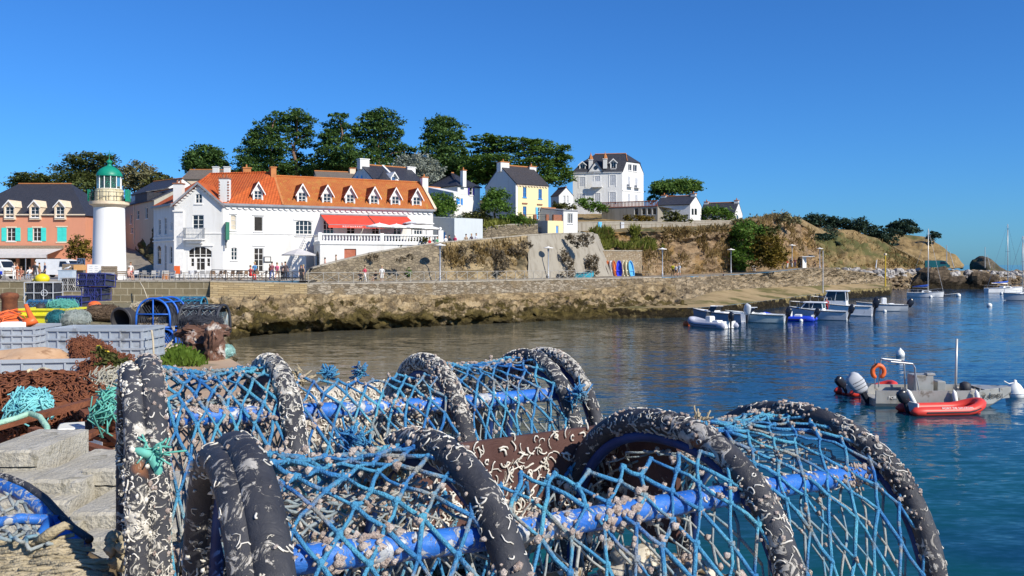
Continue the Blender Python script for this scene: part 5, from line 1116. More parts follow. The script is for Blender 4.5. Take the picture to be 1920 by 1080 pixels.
tree('cedar_tree', 'flat layered cedar behind the yellow house chimney', 'tree', 160, [(912, 259, 22, 6), (935, 263, 28, 7), (898, 273, 18, 5), (950, 276, 34, 7), (915, 284, 26, 6), (890, 297, 16, 5), (930, 300, 46, 9), (900, 315, 34, 9), (950, 318, 40, 10), (885, 332, 30, 12), (920, 335, 40, 12)], M['cedar'], (930, 365), .55, 10, .5, .22, None, M['bark_r'], upb=1.6)
tree('cedar_tree', 'spreading cedar with drooping right side between the yellow house and the villa', 'tree', 158, [(975, 262, 18, 5), (990, 268, 20, 6), (1015, 270, 24, 9), (1040, 279, 24, 8), (1000, 285, 30, 10), (1062, 298, 14, 8), (1030, 298, 30, 11), (1056, 316, 18, 12), (1000, 310, 36, 12), (1045, 332, 26, 12), (1010, 335, 40, 14), (1066, 330, 10, 12)], M['cedar'], (1018, 370), .55, 10, .5, .3, None, M['bark_r'], upb=1.3)
tree('silver_tree', 'pale silvery leaved tree behind the right end of the hotel roof', 'tree', 140, [(772, 301, 22, 10), (757, 313, 18, 11), (795, 308, 22, 12), (780, 320, 24, 12), (812, 322, 18, 14), (800, 338, 24, 12), (765, 332, 20, 10), (818, 340, 12, 12)], M['silver'], (790, 365), .3, 16, .36, .7, upb=.4)
tree('shrub', 'round bright green bush at the right end of the hotel roof', 'bush', 116, [(830, 378, 22, 15), (818, 388, 16, 14), (842, 388, 14, 13), (828, 396, 20, 10)], M['leaf'], None, 0, 26, .3, .8)
tree('tree', 'small round tree with a short trunk in front of the blue-grey gable', 'tree', 119, [(930, 362, 14, 11), (920, 374, 16, 12), (942, 374, 13, 12), (930, 386, 22, 11), (915, 388, 10, 9), (948, 390, 9, 9)], M['leaf'], (929, 414), .22, 26, .28, .8)
for lab, e, m, Y in (('dark green hedge bush under the yellow house', [(955, 409, 18, 8), (975, 413, 18, 8), (990, 417, 12, 6)], 'leaf', 118), ('olive green rounded bush beside the ramp wall', [(885, 420, 13, 13), (884, 434, 15, 13)], 'scrub', 113.5),
      ('silvery grey bush against the blank grey gable', [(855, 415, 11, 11), (857, 430, 13, 14), (866, 440, 9, 10)], 'silver', 110.5), ('straggly plants along the foot of the terrace balustrade', [(715, 468, 16, 5), (745, 461, 18, 8), (775, 456, 18, 7), (797, 452, 14, 6)], 'scrub', 97.6),
      ('green bush in front of the white villa, left end', [(1098, 382, 18, 9), (1115, 388, 18, 8), (1130, 391, 10, 6)], 'leaf', 150), ('spiky yellowed garden plants below the sunroom', [(1185, 409, 18, 6), (1210, 411, 14, 5)], 'rustscrub', 141.5),
      ('green bush in front of the plain white cottage', [(1258, 406, 14, 8), (1278, 410, 16, 8)], 'scrub', 144.5), ('wide dark green hedge between the two white cottages', [(1322, 402, 16, 11), (1345, 400, 22, 12), (1362, 406, 14, 10)], 'leaf', 158),
      ('yellow green bush hiding the foot of the lighthouse side', [(150, 461, 18, 14), (165, 474, 14, 16), (140, 474, 14, 12)], 'rustscrub', 104), ('dry tangled shrub under the tree by the annex', [(895, 404, 20, 8), (868, 408, 12, 6), (915, 412, 16, 6)], 'scrub', 118.5),
      ('grey green scrub at the head of the garden wall', [(1385, 417, 14, 6), (1400, 424, 14, 8)], 'olive', 148), ('scrub along the skyline of the cliff', [(1440, 412, 26, 9), (1465, 408, 20, 7), (1488, 414, 14, 6), (1425, 420, 20, 10)], 'olive', 160),
      ('tall green bush climbing the cliff beside the lamp post', [(1398, 434, 28, 15), (1386, 450, 20, 17), (1392, 474, 20, 20), (1388, 494, 15, 13)], 'leaf', 142), ('olive bush filling the gully in the cliff', [(1425, 440, 22, 16), (1418, 460, 20, 16), (1445, 436, 18, 12), (1408, 475, 12, 12)], 'scrub', 143),
      ('bush in front of the small gabled house', [(1045, 386, 12, 7), (1062, 388, 14, 6)], 'scrub', 138), ('rusty orange bush low on the cliff', [(1440, 462, 27, 20), (1446, 482, 25, 15), (1428, 487, 18, 14), (1464, 476, 14, 15)], 'rustscrub', 142), ('dark green scrub behind the kiosk', [(1478, 470, 12, 12), (1495, 474, 12, 8)], 'scrub', 166),
      ('lone dark bush on the grassy headland', [(1550, 436, 18, 11), (1540, 446, 18, 6)], 'fardark', 204), ('small dark bush lower on the headland', [(1567, 460, 8, 7)], 'fardark', 202)):
    tree('bush', lab, 'bush', Y*1.15 if m == 'fardark' else Y, e, M[m], None, 0, 22 if Y < 130 else 11, .3 if Y < 130 else .42, .75)
tree('umbrella_pine', 'umbrella pine with a flat dome crown above the plain white cottage', 'tree', 190, [(1268, 344, 32, 8), (1292, 348, 20, 8), (1245, 352, 24, 9), (1230, 363, 14, 9), (1265, 355, 40, 8), (1305, 354, 10, 6), (1222, 374, 9, 8)], M['cedar'], (1262, 385), .5, 9, .5, .4, None, M['bark_r'])
FD = 'dark pines on the headland skyline'
for lab, e, b, Y in (('leftmost dark pine of the headland grove', [(1522, 411, 16, 8), (1540, 410, 18, 9), (1530, 420, 26, 7)], (1530, 430), 222), ('dark headland pine with a rounded top, second from the left', [(1568, 414, 16, 9), (1580, 420, 16, 9), (1562, 424, 18, 7)], (1570, 432), 222),
      ('broad dark pine in the middle of the headland grove', [(1605, 420, 20, 10), (1622, 428, 16, 10), (1598, 432, 18, 8)], (1607, 440), 222), ('dark pines trailing down the headland slope', [(1640, 432, 16, 8), (1652, 442, 18, 9), (1668, 452, 14, 10), (1640, 447, 18, 7)], (1655, 468), 224)):
    tree('pine_tree', lab, 'tree', Y*1.15, e, M['fardark'], b, .4, 6, .62, .5, FD)
tree('pine_tree', 'separate wide dark pine on the far headland top', 'tree', 285, [(1690, 420, 18, 7), (1705, 426, 14, 8), (1678, 428, 16, 7), (1692, 434, 26, 6)], M['fardark'], (1692, 444), .5, 5, .75, .45)
tree('pine_tree', 'small wind bent dark pine at the far headland edge', 'tree', 290, [(1752, 439, 10, 5), (1746, 447, 9, 8), (1758, 442, 6, 3)], M['fardark'], (1748, 458), .35, 6, .7, .4)
# hanging dry shrubs on the retaining wall
for i, (lab, e) in enumerate((('dry grey shrub hanging high on the ochre wall, left', [(865, 468, 12, 8), (858, 480, 9, 10)]), ('dry grey shrub hanging on the ochre wall, small one', [(885, 484, 8, 8)]), ('big dark dry shrub hanging down the middle of the ochre wall', [(922, 472, 12, 10), (935, 480, 14, 12), (944, 492, 12, 12), (940, 502, 8, 6)]),
      ('dry shrub under the ochre wall top near its right end', [(970, 466, 14, 8), (988, 460, 10, 6), (978, 474, 8, 6)]), ('grey shrub spilling over the top of the rendered wall', [(1075, 446, 14, 7), (1095, 447, 14, 8), (1080, 458, 7, 6), (1098, 457, 7, 6)]),
      ('brown shrub at the foot of the rendered wall', [(1058, 478, 6, 8), (1066, 492, 8, 10), (1070, 508, 7, 10)]), ('brown shrub at the right end of the rendered wall', [(1110, 486, 10, 8), (1108, 500, 11, 12), (1112, 512, 9, 7)]), ('green shrub growing low on the ochre wall behind the railing', [(765, 511, 8, 6)]), ('sparse brown shrubs across the grey rubble wall', [(700, 483, 10, 5), (750, 487, 10, 4), (770, 482, 8, 5), (665, 500, 8, 5)]))):
    px = e[0][0]; Y = np.interp(px, [690, 800, 900, 990, 1060, 1143], [90.2, 93.2, 98.7, 105.6, 110.9, 117])
    tree('shrub', lab, 'shrub', Y-.1, e, M['leaf'] if 'green' in lab else M['dryscrub'], None, 0, 34, .19, 1.2, 'shrubs rooted in the retaining walls', depth=.3, upb=.1, elong=2.2)
# grass: blades gathered over the cliff and its top
def grass_on(rows, n, h, mat, name, seed, bias=None, spread=.15):
    g = np.random.default_rng(seed); rr = [resample_x(r, 120) for r in rows]; P0 = []
    u = g.uniform(0, 118.99, n); v = g.uniform(0, len(rr)-1.001, n)
    if bias: v = (len(rr)-1.001)*g.uniform(0, 1, n)**bias
    A = np.stack(rr); i = u.astype(int); j = v.astype(int); fu = (u-i)[:, None]; fv = (v-j)[:, None]
    p = (A[j, i]*(1-fu)+A[j, i+1]*fu)*(1-fv)+(A[j+1, i]*(1-fu)+A[j+1, i+1]*fu)*fv
    p += g.normal(size=(n, 3))*spread; k = np.array([mnoise.noise(Vector(q)*.35) for q in p]); p = p[k > -.12]; n = len(p)
    d = g.normal(size=(n, 3))*.45+np.array([0, -.25, 1]); d /= np.linalg.norm(d, axis=1)[:, None]; d *= h*g.uniform(.5, 1.3, n)[:, None]
    w = np.cross(d, g.normal(size=(n, 3))); w /= np.linalg.norm(w, axis=1)[:, None]; w *= h*.16
    V = np.stack([p-w, p+w, p+d+w*.3, p+d-w*.3], 1).reshape(-1, 3)
    return fast_mesh(name, V, np.arange(n*4).reshape(n, 4), mat, None, kind='stuff')
GT = resample_x(CT, 60); GM = resample_x(CM1, 60); GB = resample_x(CM2, 60); GE = resample_x(CB, 60)
off = np.array([0, -.45, .1])
tag(grass_on([GT[:18]+off, GM[:18]+off, (GM[:18]*.5+GB[:18]*.5)+off], 9000, .8, M['greengrass'], 'tall_grass', 1)); tag(grass_on([PF((1440, 426, 199), (1540, 429, 209), (1600, 434, 213), (1650, 452, 215), (1745, 503, 209)), PF((1440, 503, 178), (1540, 505, 186), (1620, 506, 196), (1745, 507, 207))], 4000, .8, M['drygrass'], 'dry_grass', 12))
tag(grass_on([GT+off, GM+off, GB+off], 5200, .75, M['drygrass'], 'dry_grass', 2, 1.3)); tag(grass_on([GM+off, GB+off, GE+off], 1800, .55, M['drygrass'], 'dry_grass', 7))
tag(grass_on([PL((835, 462, 95.8), (900, 458, 100), (985, 450, 106.8)), PL((835, 500, 94.7), (900, 500, 98.8), (985, 500, 105.7))], 1400, .5, M['drygrass'], 'dry_grass', 4))
tag(grass_on([PL((880, 420, 116), (930, 416, 117.5), (1005, 414, 119)), PL((880, 434, 114.6), (930, 423, 115), (1005, 421, 117.2))], 1500, .5, M['greengrass'], 'tall_grass', 5))
# ================================================================ boats, buoys
def paint(name, c, r=.35, dirt=True): return pm(name, c, tuple(min(1, x*1.1) for x in c), 2, r, .06, 12, stain=tuple(x*.6 for x in c) if dirt else None, stain_lo=.62, stain_scale=2.5)
M['gel_w'] = paint('white_gelcoat', (.74, .75, .74)); M['gel_g'] = paint('grey_gelcoat', (.46, .49, .51)); M['gel_n'] = paint('slate_blue_gelcoat', (.24, .27, .34)); M['gel_gg'] = paint('grey_green_gelcoat', (.40, .48, .47))
M['hyp_g'] = paint('grey_hypalon', (.36, .38, .45), .6); M['hyp_b'] = paint('blue_hypalon', (.015, .05, .50), .5); M['hyp_r'] = paint('red_hypalon', (.62, .05, .035), .45); M['hyp_d'] = paint('dark_rubber', (.035, .035, .04), .6)
M['cowl'] = paint('black_cowl', (.018, .02, .028), .25); M['alu'] = pm('bare_aluminium', (.36, .36, .33), (.46, .455, .42), 1.4, .45, .1, 9, metal=.35, stain=(.24, .22, .18), stain_scale=2); M['navy'] = paint('navy_canvas', (.015, .02, .05), .8)
M['bluecanvas'] = paint('blue_sail_cover', (.02, .09, .45), .8); M['mast'] = pm('mast_aluminium', (.50, .49, .46), (.6, .59, .56), 3, .4, .05, 10, metal=.3); M['rope'] = pm('pale_rope', (.42, .36, .25), (.58, .52, .40), 9, .9, .5, 60); M['orange'] = paint('orange_plastic', (.70, .13, .03), .45)
M['lettering'] = pm('black_lettering', (.02, .02, .02), (.04, .04, .04), 5, .6); M['wlettering'] = pm('white_lettering', (.75, .74, .7), (.8, .79, .75), 5, .6); M['buoy'] = paint('white_buoy', (.74, .76, .72), .45)
def lt(o): return np.array([0, 0, 0.])
def hull(t, L, B, H, mat, inner, bowp=2.2, draft=.25, floor=.12, bowrise=.4, decked=.3, name='hull', sternb=.86):
    N = 15; loops = []; 
    for i in range(N):
        s = i/(N-1); x = (s-.5)*L; f = 1-max(0, (s-.4)/.6)**bowp; f *= sternb+(1-sternb)*min(1, s/.3); b = max(.012, B/2*f); zs = H*(1+bowrise*s*s); k = -draft*(1-max(0, (s-.75)/.25)**2*1.6); rk = (zs*.0+.14*L*0)
        dx = -.0; loops.append([(x-.035*L*max(0, s-.5)*2, -b*.55, k*.8), (x-.02*L*max(0, s-.5)*2, -b*.86, .06), (x, -b, zs), (x, -b+min(.09, b*.4), zs+.02), (x, -max(.005, b-.14), floor if s < 1-decked else zs-.02), (x, 0, floor if s < 1-decked else zs+.03),
                            (x, max(.005, b-.14), floor if s < 1-decked else zs-.02), (x, b-min(.09, b*.4), zs+.02), (x, b, zs), (x-.02*L*max(0, s-.5)*2, b*.86, .06), (x-.035*L*max(0, s-.5)*2, b*.55, k*.8), (x-.05*L*max(0, s-.5)*2, 0, k)])
    mb = MB(); mb.rings(loops, True, True); mb.mi = 0; F = []
    mb.m = [1 if (i % 12) in (3, 4, 5, 6) else 0 for i in range(len(mb.f)-2)]+[0, 0]
    o = mb.build(name, [mat, inner], t, auto=35)
    mb = MB(); mb.tube([np.array(l[2])+(0, -.02, -.03) for l in loops]+[np.array(l[8])+(0, .02, -.03) for l in loops[::-1]], .035, 5); mb.build('rubbing_strake', M['hyp_d'], o); return o
def outboard(t, p, s=1.0, tilt=.0, mat=None, cover=None):
    """p: clamp point on the transom, boat pointing +x"""
    ct, st = math.cos(tilt), math.sin(tilt); p = np.array(p)
    def T(x, y, z): return p+np.array([x*ct-z*st*-1*-1 if False else x*ct+z*-st, y, z*ct+x*st])*s
    mb = MB(); L = []
    for z, lx, ly, o in ((.02, .15, .12, 0), (.1, .24, .17, -.02), (.4, .29, .18, -.04), (.6, .26, .165, -.09), (.7, .19, .13, -.12), (.73, .1, .08, -.13)):
        L.append([T(-.2+o+lx*math.copysign(abs(math.cos(a))**.6, math.cos(a)), ly*math.copysign(abs(math.sin(a))**.6, math.sin(a)), z+(.06*math.cos(a) if z > .5 else 0)) for a in np.linspace(0, 2*math.pi, 13)[:-1]])
    mb.rings(L, True, True); m = mb.build('outboard_motor', mat or M['cowl'], t, smooth=True)
    mb = MB(); mb.rings([[T(-.2+x*w, y*h, z) for x, y in ((-1, 0), (-.4, -1), (.8, -.6), (.8, .6), (-.4, 1))] for z, w, h in ((.08, .12, .08), (-.55, .1, .05), (-.62, .16, .05), (-.9, .07, .02))], True, True); mb.build('motor_leg', M['cowl'], m)
    mb = MB()
    for k in range(3):
        a = k*2.09; mb.rings([[T(-.42+q*.03, .02*math.cos(a), -.72+.02*math.sin(a)), T(-.40+q*.03, .13*math.cos(a+.4), -.72+.13*math.sin(a+.4)), T(-.44+q*.03, .13*math.cos(a-.2), -.72+.13*math.sin(a-.2))] for q in (0, 1)], True, True)
    mb.cyl(T(-.3, 0, -.72), T(-.5, 0, -.72), .035*s, n=6); mb.build('propeller', M['metal'], m)
    if cover:
        mb = MB()
        for z in (.2, .32, .44): mb.tube([T(-.22+.31*math.cos(a), .21*math.sin(a), z) for a in np.linspace(0, 2*math.pi, 13)[:-1]], .012, 4, closed=True)
        mb.build('cover_strap', M['iron'], m)
    return m
def ribtube(L, B, r):
    pts = []; hb = B/2-r
    for x in np.linspace(-L/2, L*.16, 7): pts.append((x, -hb, r*.75))
    for a in np.linspace(-math.pi/2, math.pi/2, 11)[1:-1]: pts.append((L*.16+(L*.34-r)*math.cos(a), hb*math.sin(a), r*.75+.28*max(0, math.cos(a))**1.5))
    for x in np.linspace(L*.16, -L/2, 7): pts.append((x, hb, r*.75))
    return pts
def rib(name, label, p, rz, L, B, r, mat, floor=None, console=True, motor=True, group=None, mm=None, tilt=0, ms=.9):
    t = thing(name, label, 'inflatable boat', p, group, rz); t['rx'] = [0, 0, 0]; k_ = 1.15 if group else 1; t.scale = (k_, k_, k_*1.15 if group else .92); pts = ribtube(L, B, r); rr = [r]*len(pts); rr[0] = rr[-1] = r*.35; pts = [(pts[0][0]-r*.9, *pts[0][1:])]+pts[1:-1]+[(pts[-1][0]-r*.9, *pts[-1][1:])]
    pts = [pts[0], (-L/2, pts[1][1], pts[1][2])]+pts[1:-1]+[(-L/2, pts[-2][1], pts[-2][2]), pts[-1]]; rr = [r*.3]+[r]*(len(pts)-2)+[r*.3]
    mb = MB(); mb.tube(pts, rr, 12); tb = mb.build('tube', mat, t, smooth=True)
    mb = MB(); mb.tube([(x, y*(1+r*.95/abs(y)) if abs(y) > .25*B else y, z) if abs(y) > .25*B else (x+r*.95, y, z) for x, y, z in pts[2:-2]], .035, 5); mb.build('rubbing_strip', M['hyp_d'], tb)
    mb = MB(); hb = B/2-r; fl = [(-L/2+.05, -hb), (L*.16, -hb)]+[(L*.16+(L*.34-r)*math.cos(a), hb*math.sin(a)) for a in np.linspace(-math.pi/2, math.pi/2, 9)[1:-1]]+[(L*.16, hb), (-L/2+.05, hb)]
    mb.rings([[(x, y, .02) for x, y in fl], [(x, y, .1) for x, y in fl]], True, True); mb.rings([[(x, y*.9, .0) for x, y in fl], [(x*.9, y*.2, -.22) for x, y in fl]], True, True); mb.build('floor', floor or M['gel_w'], t)
    mb = MB(); mb.box((-L/2+.12, 0, .27), (.06, B-2*r, .5)); mb.build('transom', M['gel_w'], t)
    if console:
        mb = MB(); mb.box((-.1, 0, .45), (.55, .6, .7), 0, .06); mb.build('console', M['gel_w'], t); mb = MB(); mb.box((-.95, 0, .32), (.6, .7, .42), 0, .05); mb.build('seat', M['gel_w'], t)
        mb = MB(); mb.quad((.12, -.28, .8), (.12, .28, .8), (-.02, .26, 1.1), (-.02, -.26, 1.1)); mb.quad((.13, -.28, .8), (-.01, -.26, 1.1), (-.01, .26, 1.1), (.13, .28, .8)); mb.build('windscreen', M['glass'], t)
    if motor: outboard(t, (-L/2+.05, 0, .5), ms, tilt, mm)
    return t
def boat(name, label, p, rz, L, B, H, hm, im, group=None, cabin=None, screen=False, motor=True, tilt=.0, cat='motorboat', ms=1.0, decked=.35, console=False, rail=False, mm=None):
    t = thing(name, label, cat, p, group, rz); t['rx'] = [0, 0, 0]; t.scale = (1.1, 1.15, 1.35); hull(t, L, B, H, hm, im, decked=decked)
    if screen:
        mb = MB(); z = H*1.12; w = B*.36; x0 = L*.12
        rg = [(x0-.5, -w, 0), (x0+.25, -w*.75, 0), (x0+.5, 0, 0), (x0+.25, w*.75, 0), (x0-.5, w, 0)]
        lo = [(x, y, z) for x, y, _ in rg]; hi = [(x-.3, y*.85, z+.42) for x, y, _ in rg]; mb.rings([lo, hi], closed=False); mb.rings([[(a-.015, b, c) for a, b, c in hi], [(a-.015, b, c) for a, b, c in lo]], closed=False); ws = mb.build('windscreen', M['glass'], t)
        mb = MB(); mb.tube(hi, .03, 5); mb.build('screen_frame', M['gel_w'], ws); mb = MB(); mb.box((x0-.1, 0, z), (.9, w*1.7, .16), 0, .05); mb.build('dashboard', M['gel_w'], t)
        mb = MB(); mb.box((-L*.12, 0, H*.7), (.5, B*.6, .6), 0, .06); mb.build('seat', M['gel_w'], t)
    if cabin:
        x0, x1, h, w = cabin; mb = MB(); z = H*.85; sl = .22
        b0 = [(x0, -w/2, z), (x1, -w/2*.85, z), (x1, w/2*.85, z), (x0, w/2, z)]; b1 = [(x0+.05, -w/2*.95, z+h*.42), (x1-sl*.5, -w/2*.8, z+h*.42), (x1-sl*.5, w/2*.8, z+h*.42), (x0+.05, w/2*.95, z+h*.42)]; b2 = [(x0+.12, -w/2*.88, z+h), (x1-sl*2.2, -w/2*.7, z+h), (x1-sl*2.2, w/2*.7, z+h), (x0+.12, w/2*.88, z+h)]
        mb.rings([b0, b1], True); cb = mb.build('cabin', M['gel_w'], t); mb = MB(); mb.rings([b1, b2]); mb.build('cabin_window', M['glass'], cb)
        mb = MB()
        for a, b in zip(b1, b2): mb.tube([a, b], .045, 5)
        for a, b in (((b1[0], b1[1]), (b2[0], b2[1])), ((b1[2], b1[3]), (b2[2], b2[3]))): mb.tube([(np.array(a[0])+a[1])/2, (np.array(b[0])+b[1])/2], .035, 5)
        mb.box(((x0+x1-sl*2)/2, 0, z+h+.05), (x1-x0-sl*1.5+.25, w*.95, .1), 0, .04); mb.build('cabin_roof', M['gel_w'], cb)
    if console:
        mb = MB(); mb.box((-.3, 0, H+.25), (.5, .6, .8), 0, .06); mb.build('console', M['gel_w'], t); mb = MB(); mb.box((-1.1, 0, H*.8), (.6, .7, .5), 0, .06); mb.build('seat', M['gel_w'], t)
    if rail:
        mb = MB(); pts = [(L*.12, -B*.42, H*1.45+.3), (L*.34, -B*.26, H*1.5+.32), (L*.49, 0, H*1.5+.36), (L*.34, B*.26, H*1.5+.32), (L*.12, B*.42, H*1.45+.3)]; mb.tube(pts, .02, 5)
        for q in pts: mb.tube([q, (q[0], q[1], H*1.15)], .015, 4)
        mb.build('bow_rail', M['metal'], t)
    if motor: outboard(t, (-L/2+.02, 0, H*.85), ms, tilt, mm)
    return t
def sailboat(name, label, p, rz, L, B, H, mast, hm, cover=None, boom=True):
    t = thing(name, label, 'sailboat', p, None, rz); t['rx'] = [0, 0, 0]; hull(t, L, B, H, hm, M['gel_w'], decked=1.0, bowrise=.35, sternb=.6)
    mb = MB(); mb.rings([[(-L*.1, -B*.26, H), (L*.2, -B*.16, H*1.05), (L*.2, B*.16, H*1.05), (-L*.1, B*.26, H)], [(-L*.08, -B*.22, H+.42), (L*.12, -B*.14, H+.36), (L*.12, B*.14, H+.36), (-L*.08, B*.22, H+.42)]], True, True); cb = mb.build('cabin', M['gel_w'], t)
    mb = MB()
    for sg in (-1, 1): mb.box((L*.03, sg*B*.226, H+.22), (L*.13, .03, .14))
    mb.build('cabin_window', M['glass'], cb)
    mb = MB(); x = L*.08; mb.cyl((x, 0, H), (x, 0, mast), .085, .06, 8); ms = mb.build('mast', M['mast'], t, smooth=True); mb = MB(); mb.tube([(x, -.7, mast*.6), (x, .7, mast*.6)], .03, 5); mb.tube([(x, -.45, mast*.32), (x, .45, mast*.32)], .025, 5); mb.build('spreader', M['mast'], ms)
    mb = MB()
    for a, b in (((L*.48, 0, H*1.3), (x, 0, mast)), ((-L*.48, 0, H), (x, 0, mast)), ((x-.1, B*.4, H), (x, .7, mast*.6)), ((x, .7, mast*.6), (x, 0, mast*.97)), ((x-.1, -B*.4, H), (x, -.7, mast*.6)), ((x, -.7, mast*.6), (x, 0, mast*.97))): mb.tube([a, b], .02, 4)
    mb.build('rigging', M['metal'], t)
    mb = MB(); mb.cyl((x, 0, H+1.0), (-L*.36, 0, H+1.05), .06, .05, 8); bm = mb.build('boom', M['mast'], t)
    if cover: mb = MB(); mb.tube([(x, 0, H+1.45), (x-.3, 0, H+1.3), (-L*.12, 0, H+1.2), (-L*.34, 0, H+1.12)], [.14, .2, .16, .07], 8); mb.build('sail_cover', cover, bm, smooth=True)
    mb = MB(); pts = []
    for sg in (-1, 1):
        ln = [(-L*.48, sg*B*.3, H+.6), (-L*.2, sg*B*.46, H+.6), (L*.15, sg*B*.42, H+.62), (L*.47, sg*.08, H*1.35+.6)]; mb.tube(ln, .012, 4)
        for q in ln: mb.tube([q, (q[0], q[1], H)], .014, 4)
    mb.build('lifelines', M['metal'], t); return t
GB_ = 'small boats moored in a row along the landing slip'
rib('inflatable_boat', 'grey inflatable boat with white console, left end of the mooring row', W(1330, 613, 0), R(122), 4.6, 2.0, .24, M['hyp_g'], group=GB_)
boat('motorboat', 'slate blue runabout with white windscreen behind the grey inflatable', W(1347, 604, 0), R(143), 5.2, 2.1, .72, M['gel_n'], M['gel_w'], GB_, screen=True, mm=M['gel_g'], ms=1.15)
boat('motorboat', 'long grey green runabout with low windscreen, third from the left', W(1415, 604, 0), R(154), 5.6, 2.1, .62, M['gel_gg'], M['gel_w'], GB_, screen=True, rail=False, tilt=.2)
rib('inflatable_boat', 'bright blue inflatable boat between the runabouts', W(1477, 601, 0), R(152), 4.7, 1.9, .22, M['hyp_b'], group=GB_, tilt=.35)
boat('motorboat', 'grey cabin boat with a man in red standing in its cockpit', W(1534, 599, 0), R(150), 5.6, 2.2, .72, M['gel_g'], M['gel_w'], GB_, cabin=(-.6, 1.6, .72, 1.5), tilt=.3, rail=True)
boat('motorboat', 'white pilothouse boat with tall cabin, behind the grey cabin boat', W(1576, 591, 0), R(152), 6.4, 2.4, .85, M['gel_w'], M['gel_w'], GB_, cabin=(-.7, 1.7, 1.35, 1.8), ms=1.25, tilt=.15, rail=True)
boat('motorboat', 'grey open boat with white centre console, right end of the row', W(1652, 583, 0), R(172), 5.6, 2.0, .62, M['gel_g'], M['gel_w'], GB_, console=True, ms=1.2, tilt=.5)
boat('rowing_boat', 'tiny white tender tied at the slip wall', W(1508, 566, 0), R(160), 2.4, 1.2, .4, M['gel_w'], M['beige'], motor=False, cat='rowing boat', decked=.1)
sailboat('sailboat', 'small white sailboat with blue canvas moored alone before the breakwater', W(1735, 557, 0), R(-28), 6.2, 2.2, .8, 12.6, M['gel_w'], M['bluecanvas'])
sailboat('sailboat', 'white sailboat with a bright blue sail cover and tall mast at the right edge', W(1884, 549, 0), R(8), 8.6, 2.7, 1.0, 14.6, M['gel_w'], M['bluecanvas'])
sailboat('sailboat', 'grey hulled sailboat cut by the right edge of the picture', W(1925, 563, 0), R(172), 7.5, 2.5, .95, 10.8, M['gel_g'], None)
# aluminium workboat
wp = W(1759, 757, 0); wz = R(-4); wb = thing('workboat', 'bare aluminium workboat with grey console, pole mast and registration number', 'workboat', wp, None, wz); wb['rx'] = [0, 0, 0]
L, B, H = 5.9, 2.1, .68; loops = []
for i in range(13):
    s = i/12; x = (s-.5)*L; b = B/2*(1-max(0, (s-.62)/.38)**1.7*.82); zs = H*(1+.12*s*s); k = -.2 if s < .75 else -.2+(s-.75)/.25*.72; xx = x
    loops.append([(xx, -b*.75, k), (xx, -b*.97, .14 if s < .8 else max(.14, k+.08)), (xx, -b, zs), (xx, -b+.1, zs), (xx, -b+.13, .3), (xx, 0, .3), (xx, b-.13, .3), (xx, b-.1, zs), (xx, b, zs), (xx, b*.97, .14 if s < .8 else max(.14, k+.08)), (xx, b*.75, k), (xx, 0, k-.03)])
mb = MB(); mb.rings(loops, True, True); hu = mb.build('hull', M['alu'], wb)
mb = MB(); mb.rings([[(L*.27, -.78, H*1.06), (L*.27, .78, H*1.06), (L*.27, .78, H*1.09), (L*.27, -.78, H*1.09)], [(L*.5, -.2, H*1.12), (L*.5, .2, H*1.12), (L*.5, .2, H*1.16), (L*.5, -.2, H*1.16)]], True, True); mb.build('foredeck', M['alu'], hu)
mb = MB(); mb.box((-.75, 0, .78), (.8, .8, .98), 0, .03); mb.box((-.45, -.25, 1.3), (.35, .35, .1), .0, .02); mb.build('console', M['alu'], wb); mb = MB(); mb.box((.05, .1, .72), (.35, .7, .55), 0, .03); mb.build('seat', M['alu'], wb)
mb = MB(); mb.cyl((.72, 0, .3), (.78, 0, 2.8), .055, .05, 8); mb.build('mast', M['mast'], wb, smooth=True)
mb = MB()
for y in (-.62, .62): mb.tube([(-1.15, y, .3), (-1.2, y, 1.6), (-1.3, y, 1.78), (-2.2, y, 1.86)], .035, 6)
mb.tube([(-1.3, -.62, 1.78), (-1.3, .62, 1.78)], .03, 6); mb.tube([(-2.2, -.62, 1.86), (-2.2, .62, 1.86)], .03, 6); mb.tube([(-2.2, .62, 1.86), (-2.3, .62, .6)], .03, 6); mb.tube([(-1.0, -.62, .5), (-1.2, -.62, 1.5)], .025, 5); mb.build('roll_bar', M['metal'], wb)
mb = MB(); mb.box((1.45, .1, .5), (1.1, 1.2, .3), 0, .03); mb.build('storage_box', M['beige'], wb); mb = MB(); mb.lathe([(.18, 0), (.24, .2), (.22, .42), (.08, .5)], 10, (1.0, -.3, .5)); mb.build('barrel', M['hyp_d'], wb, smooth=True)
outboard(wb, (-L/2-.02, -.1, .6), 1.25, .5, M['gshut'], cover=True)
for x in (1.3, 2.1, -1.9, -1.7): mb = MB(); mb.cyl((x, -B/2+.05, H), (x, -B/2+.05, H+.16), .035, n=6); mb.build('bollard', M['alu'], hu)
textobj('X 689451', .27, lambda x, y, z: (1.95+x, -B/2*(1-max(0, ((1.95+x)/L+.5-.62)/.38)**1.7*.82)-.03-z, .36+y), M['lettering'], hu, .006)
textobj('PORT DE', .17, lambda x, y, z: (-2.1+x, -B/2-.008-z, .34+y), M['wlettering'], hu, .006)
ca, sa_ = math.cos(wz), math.sin(wz)
def on(p, x, y, z): return np.array([p[0]+x*ca-y*sa_, p[1]+x*sa_+y*ca, p[2]+z])
fl = ('leaning white fender near the stern of the workboat', 'white fender hung amidships on the workboat', 'white fender hung toward the bow of the workboat')
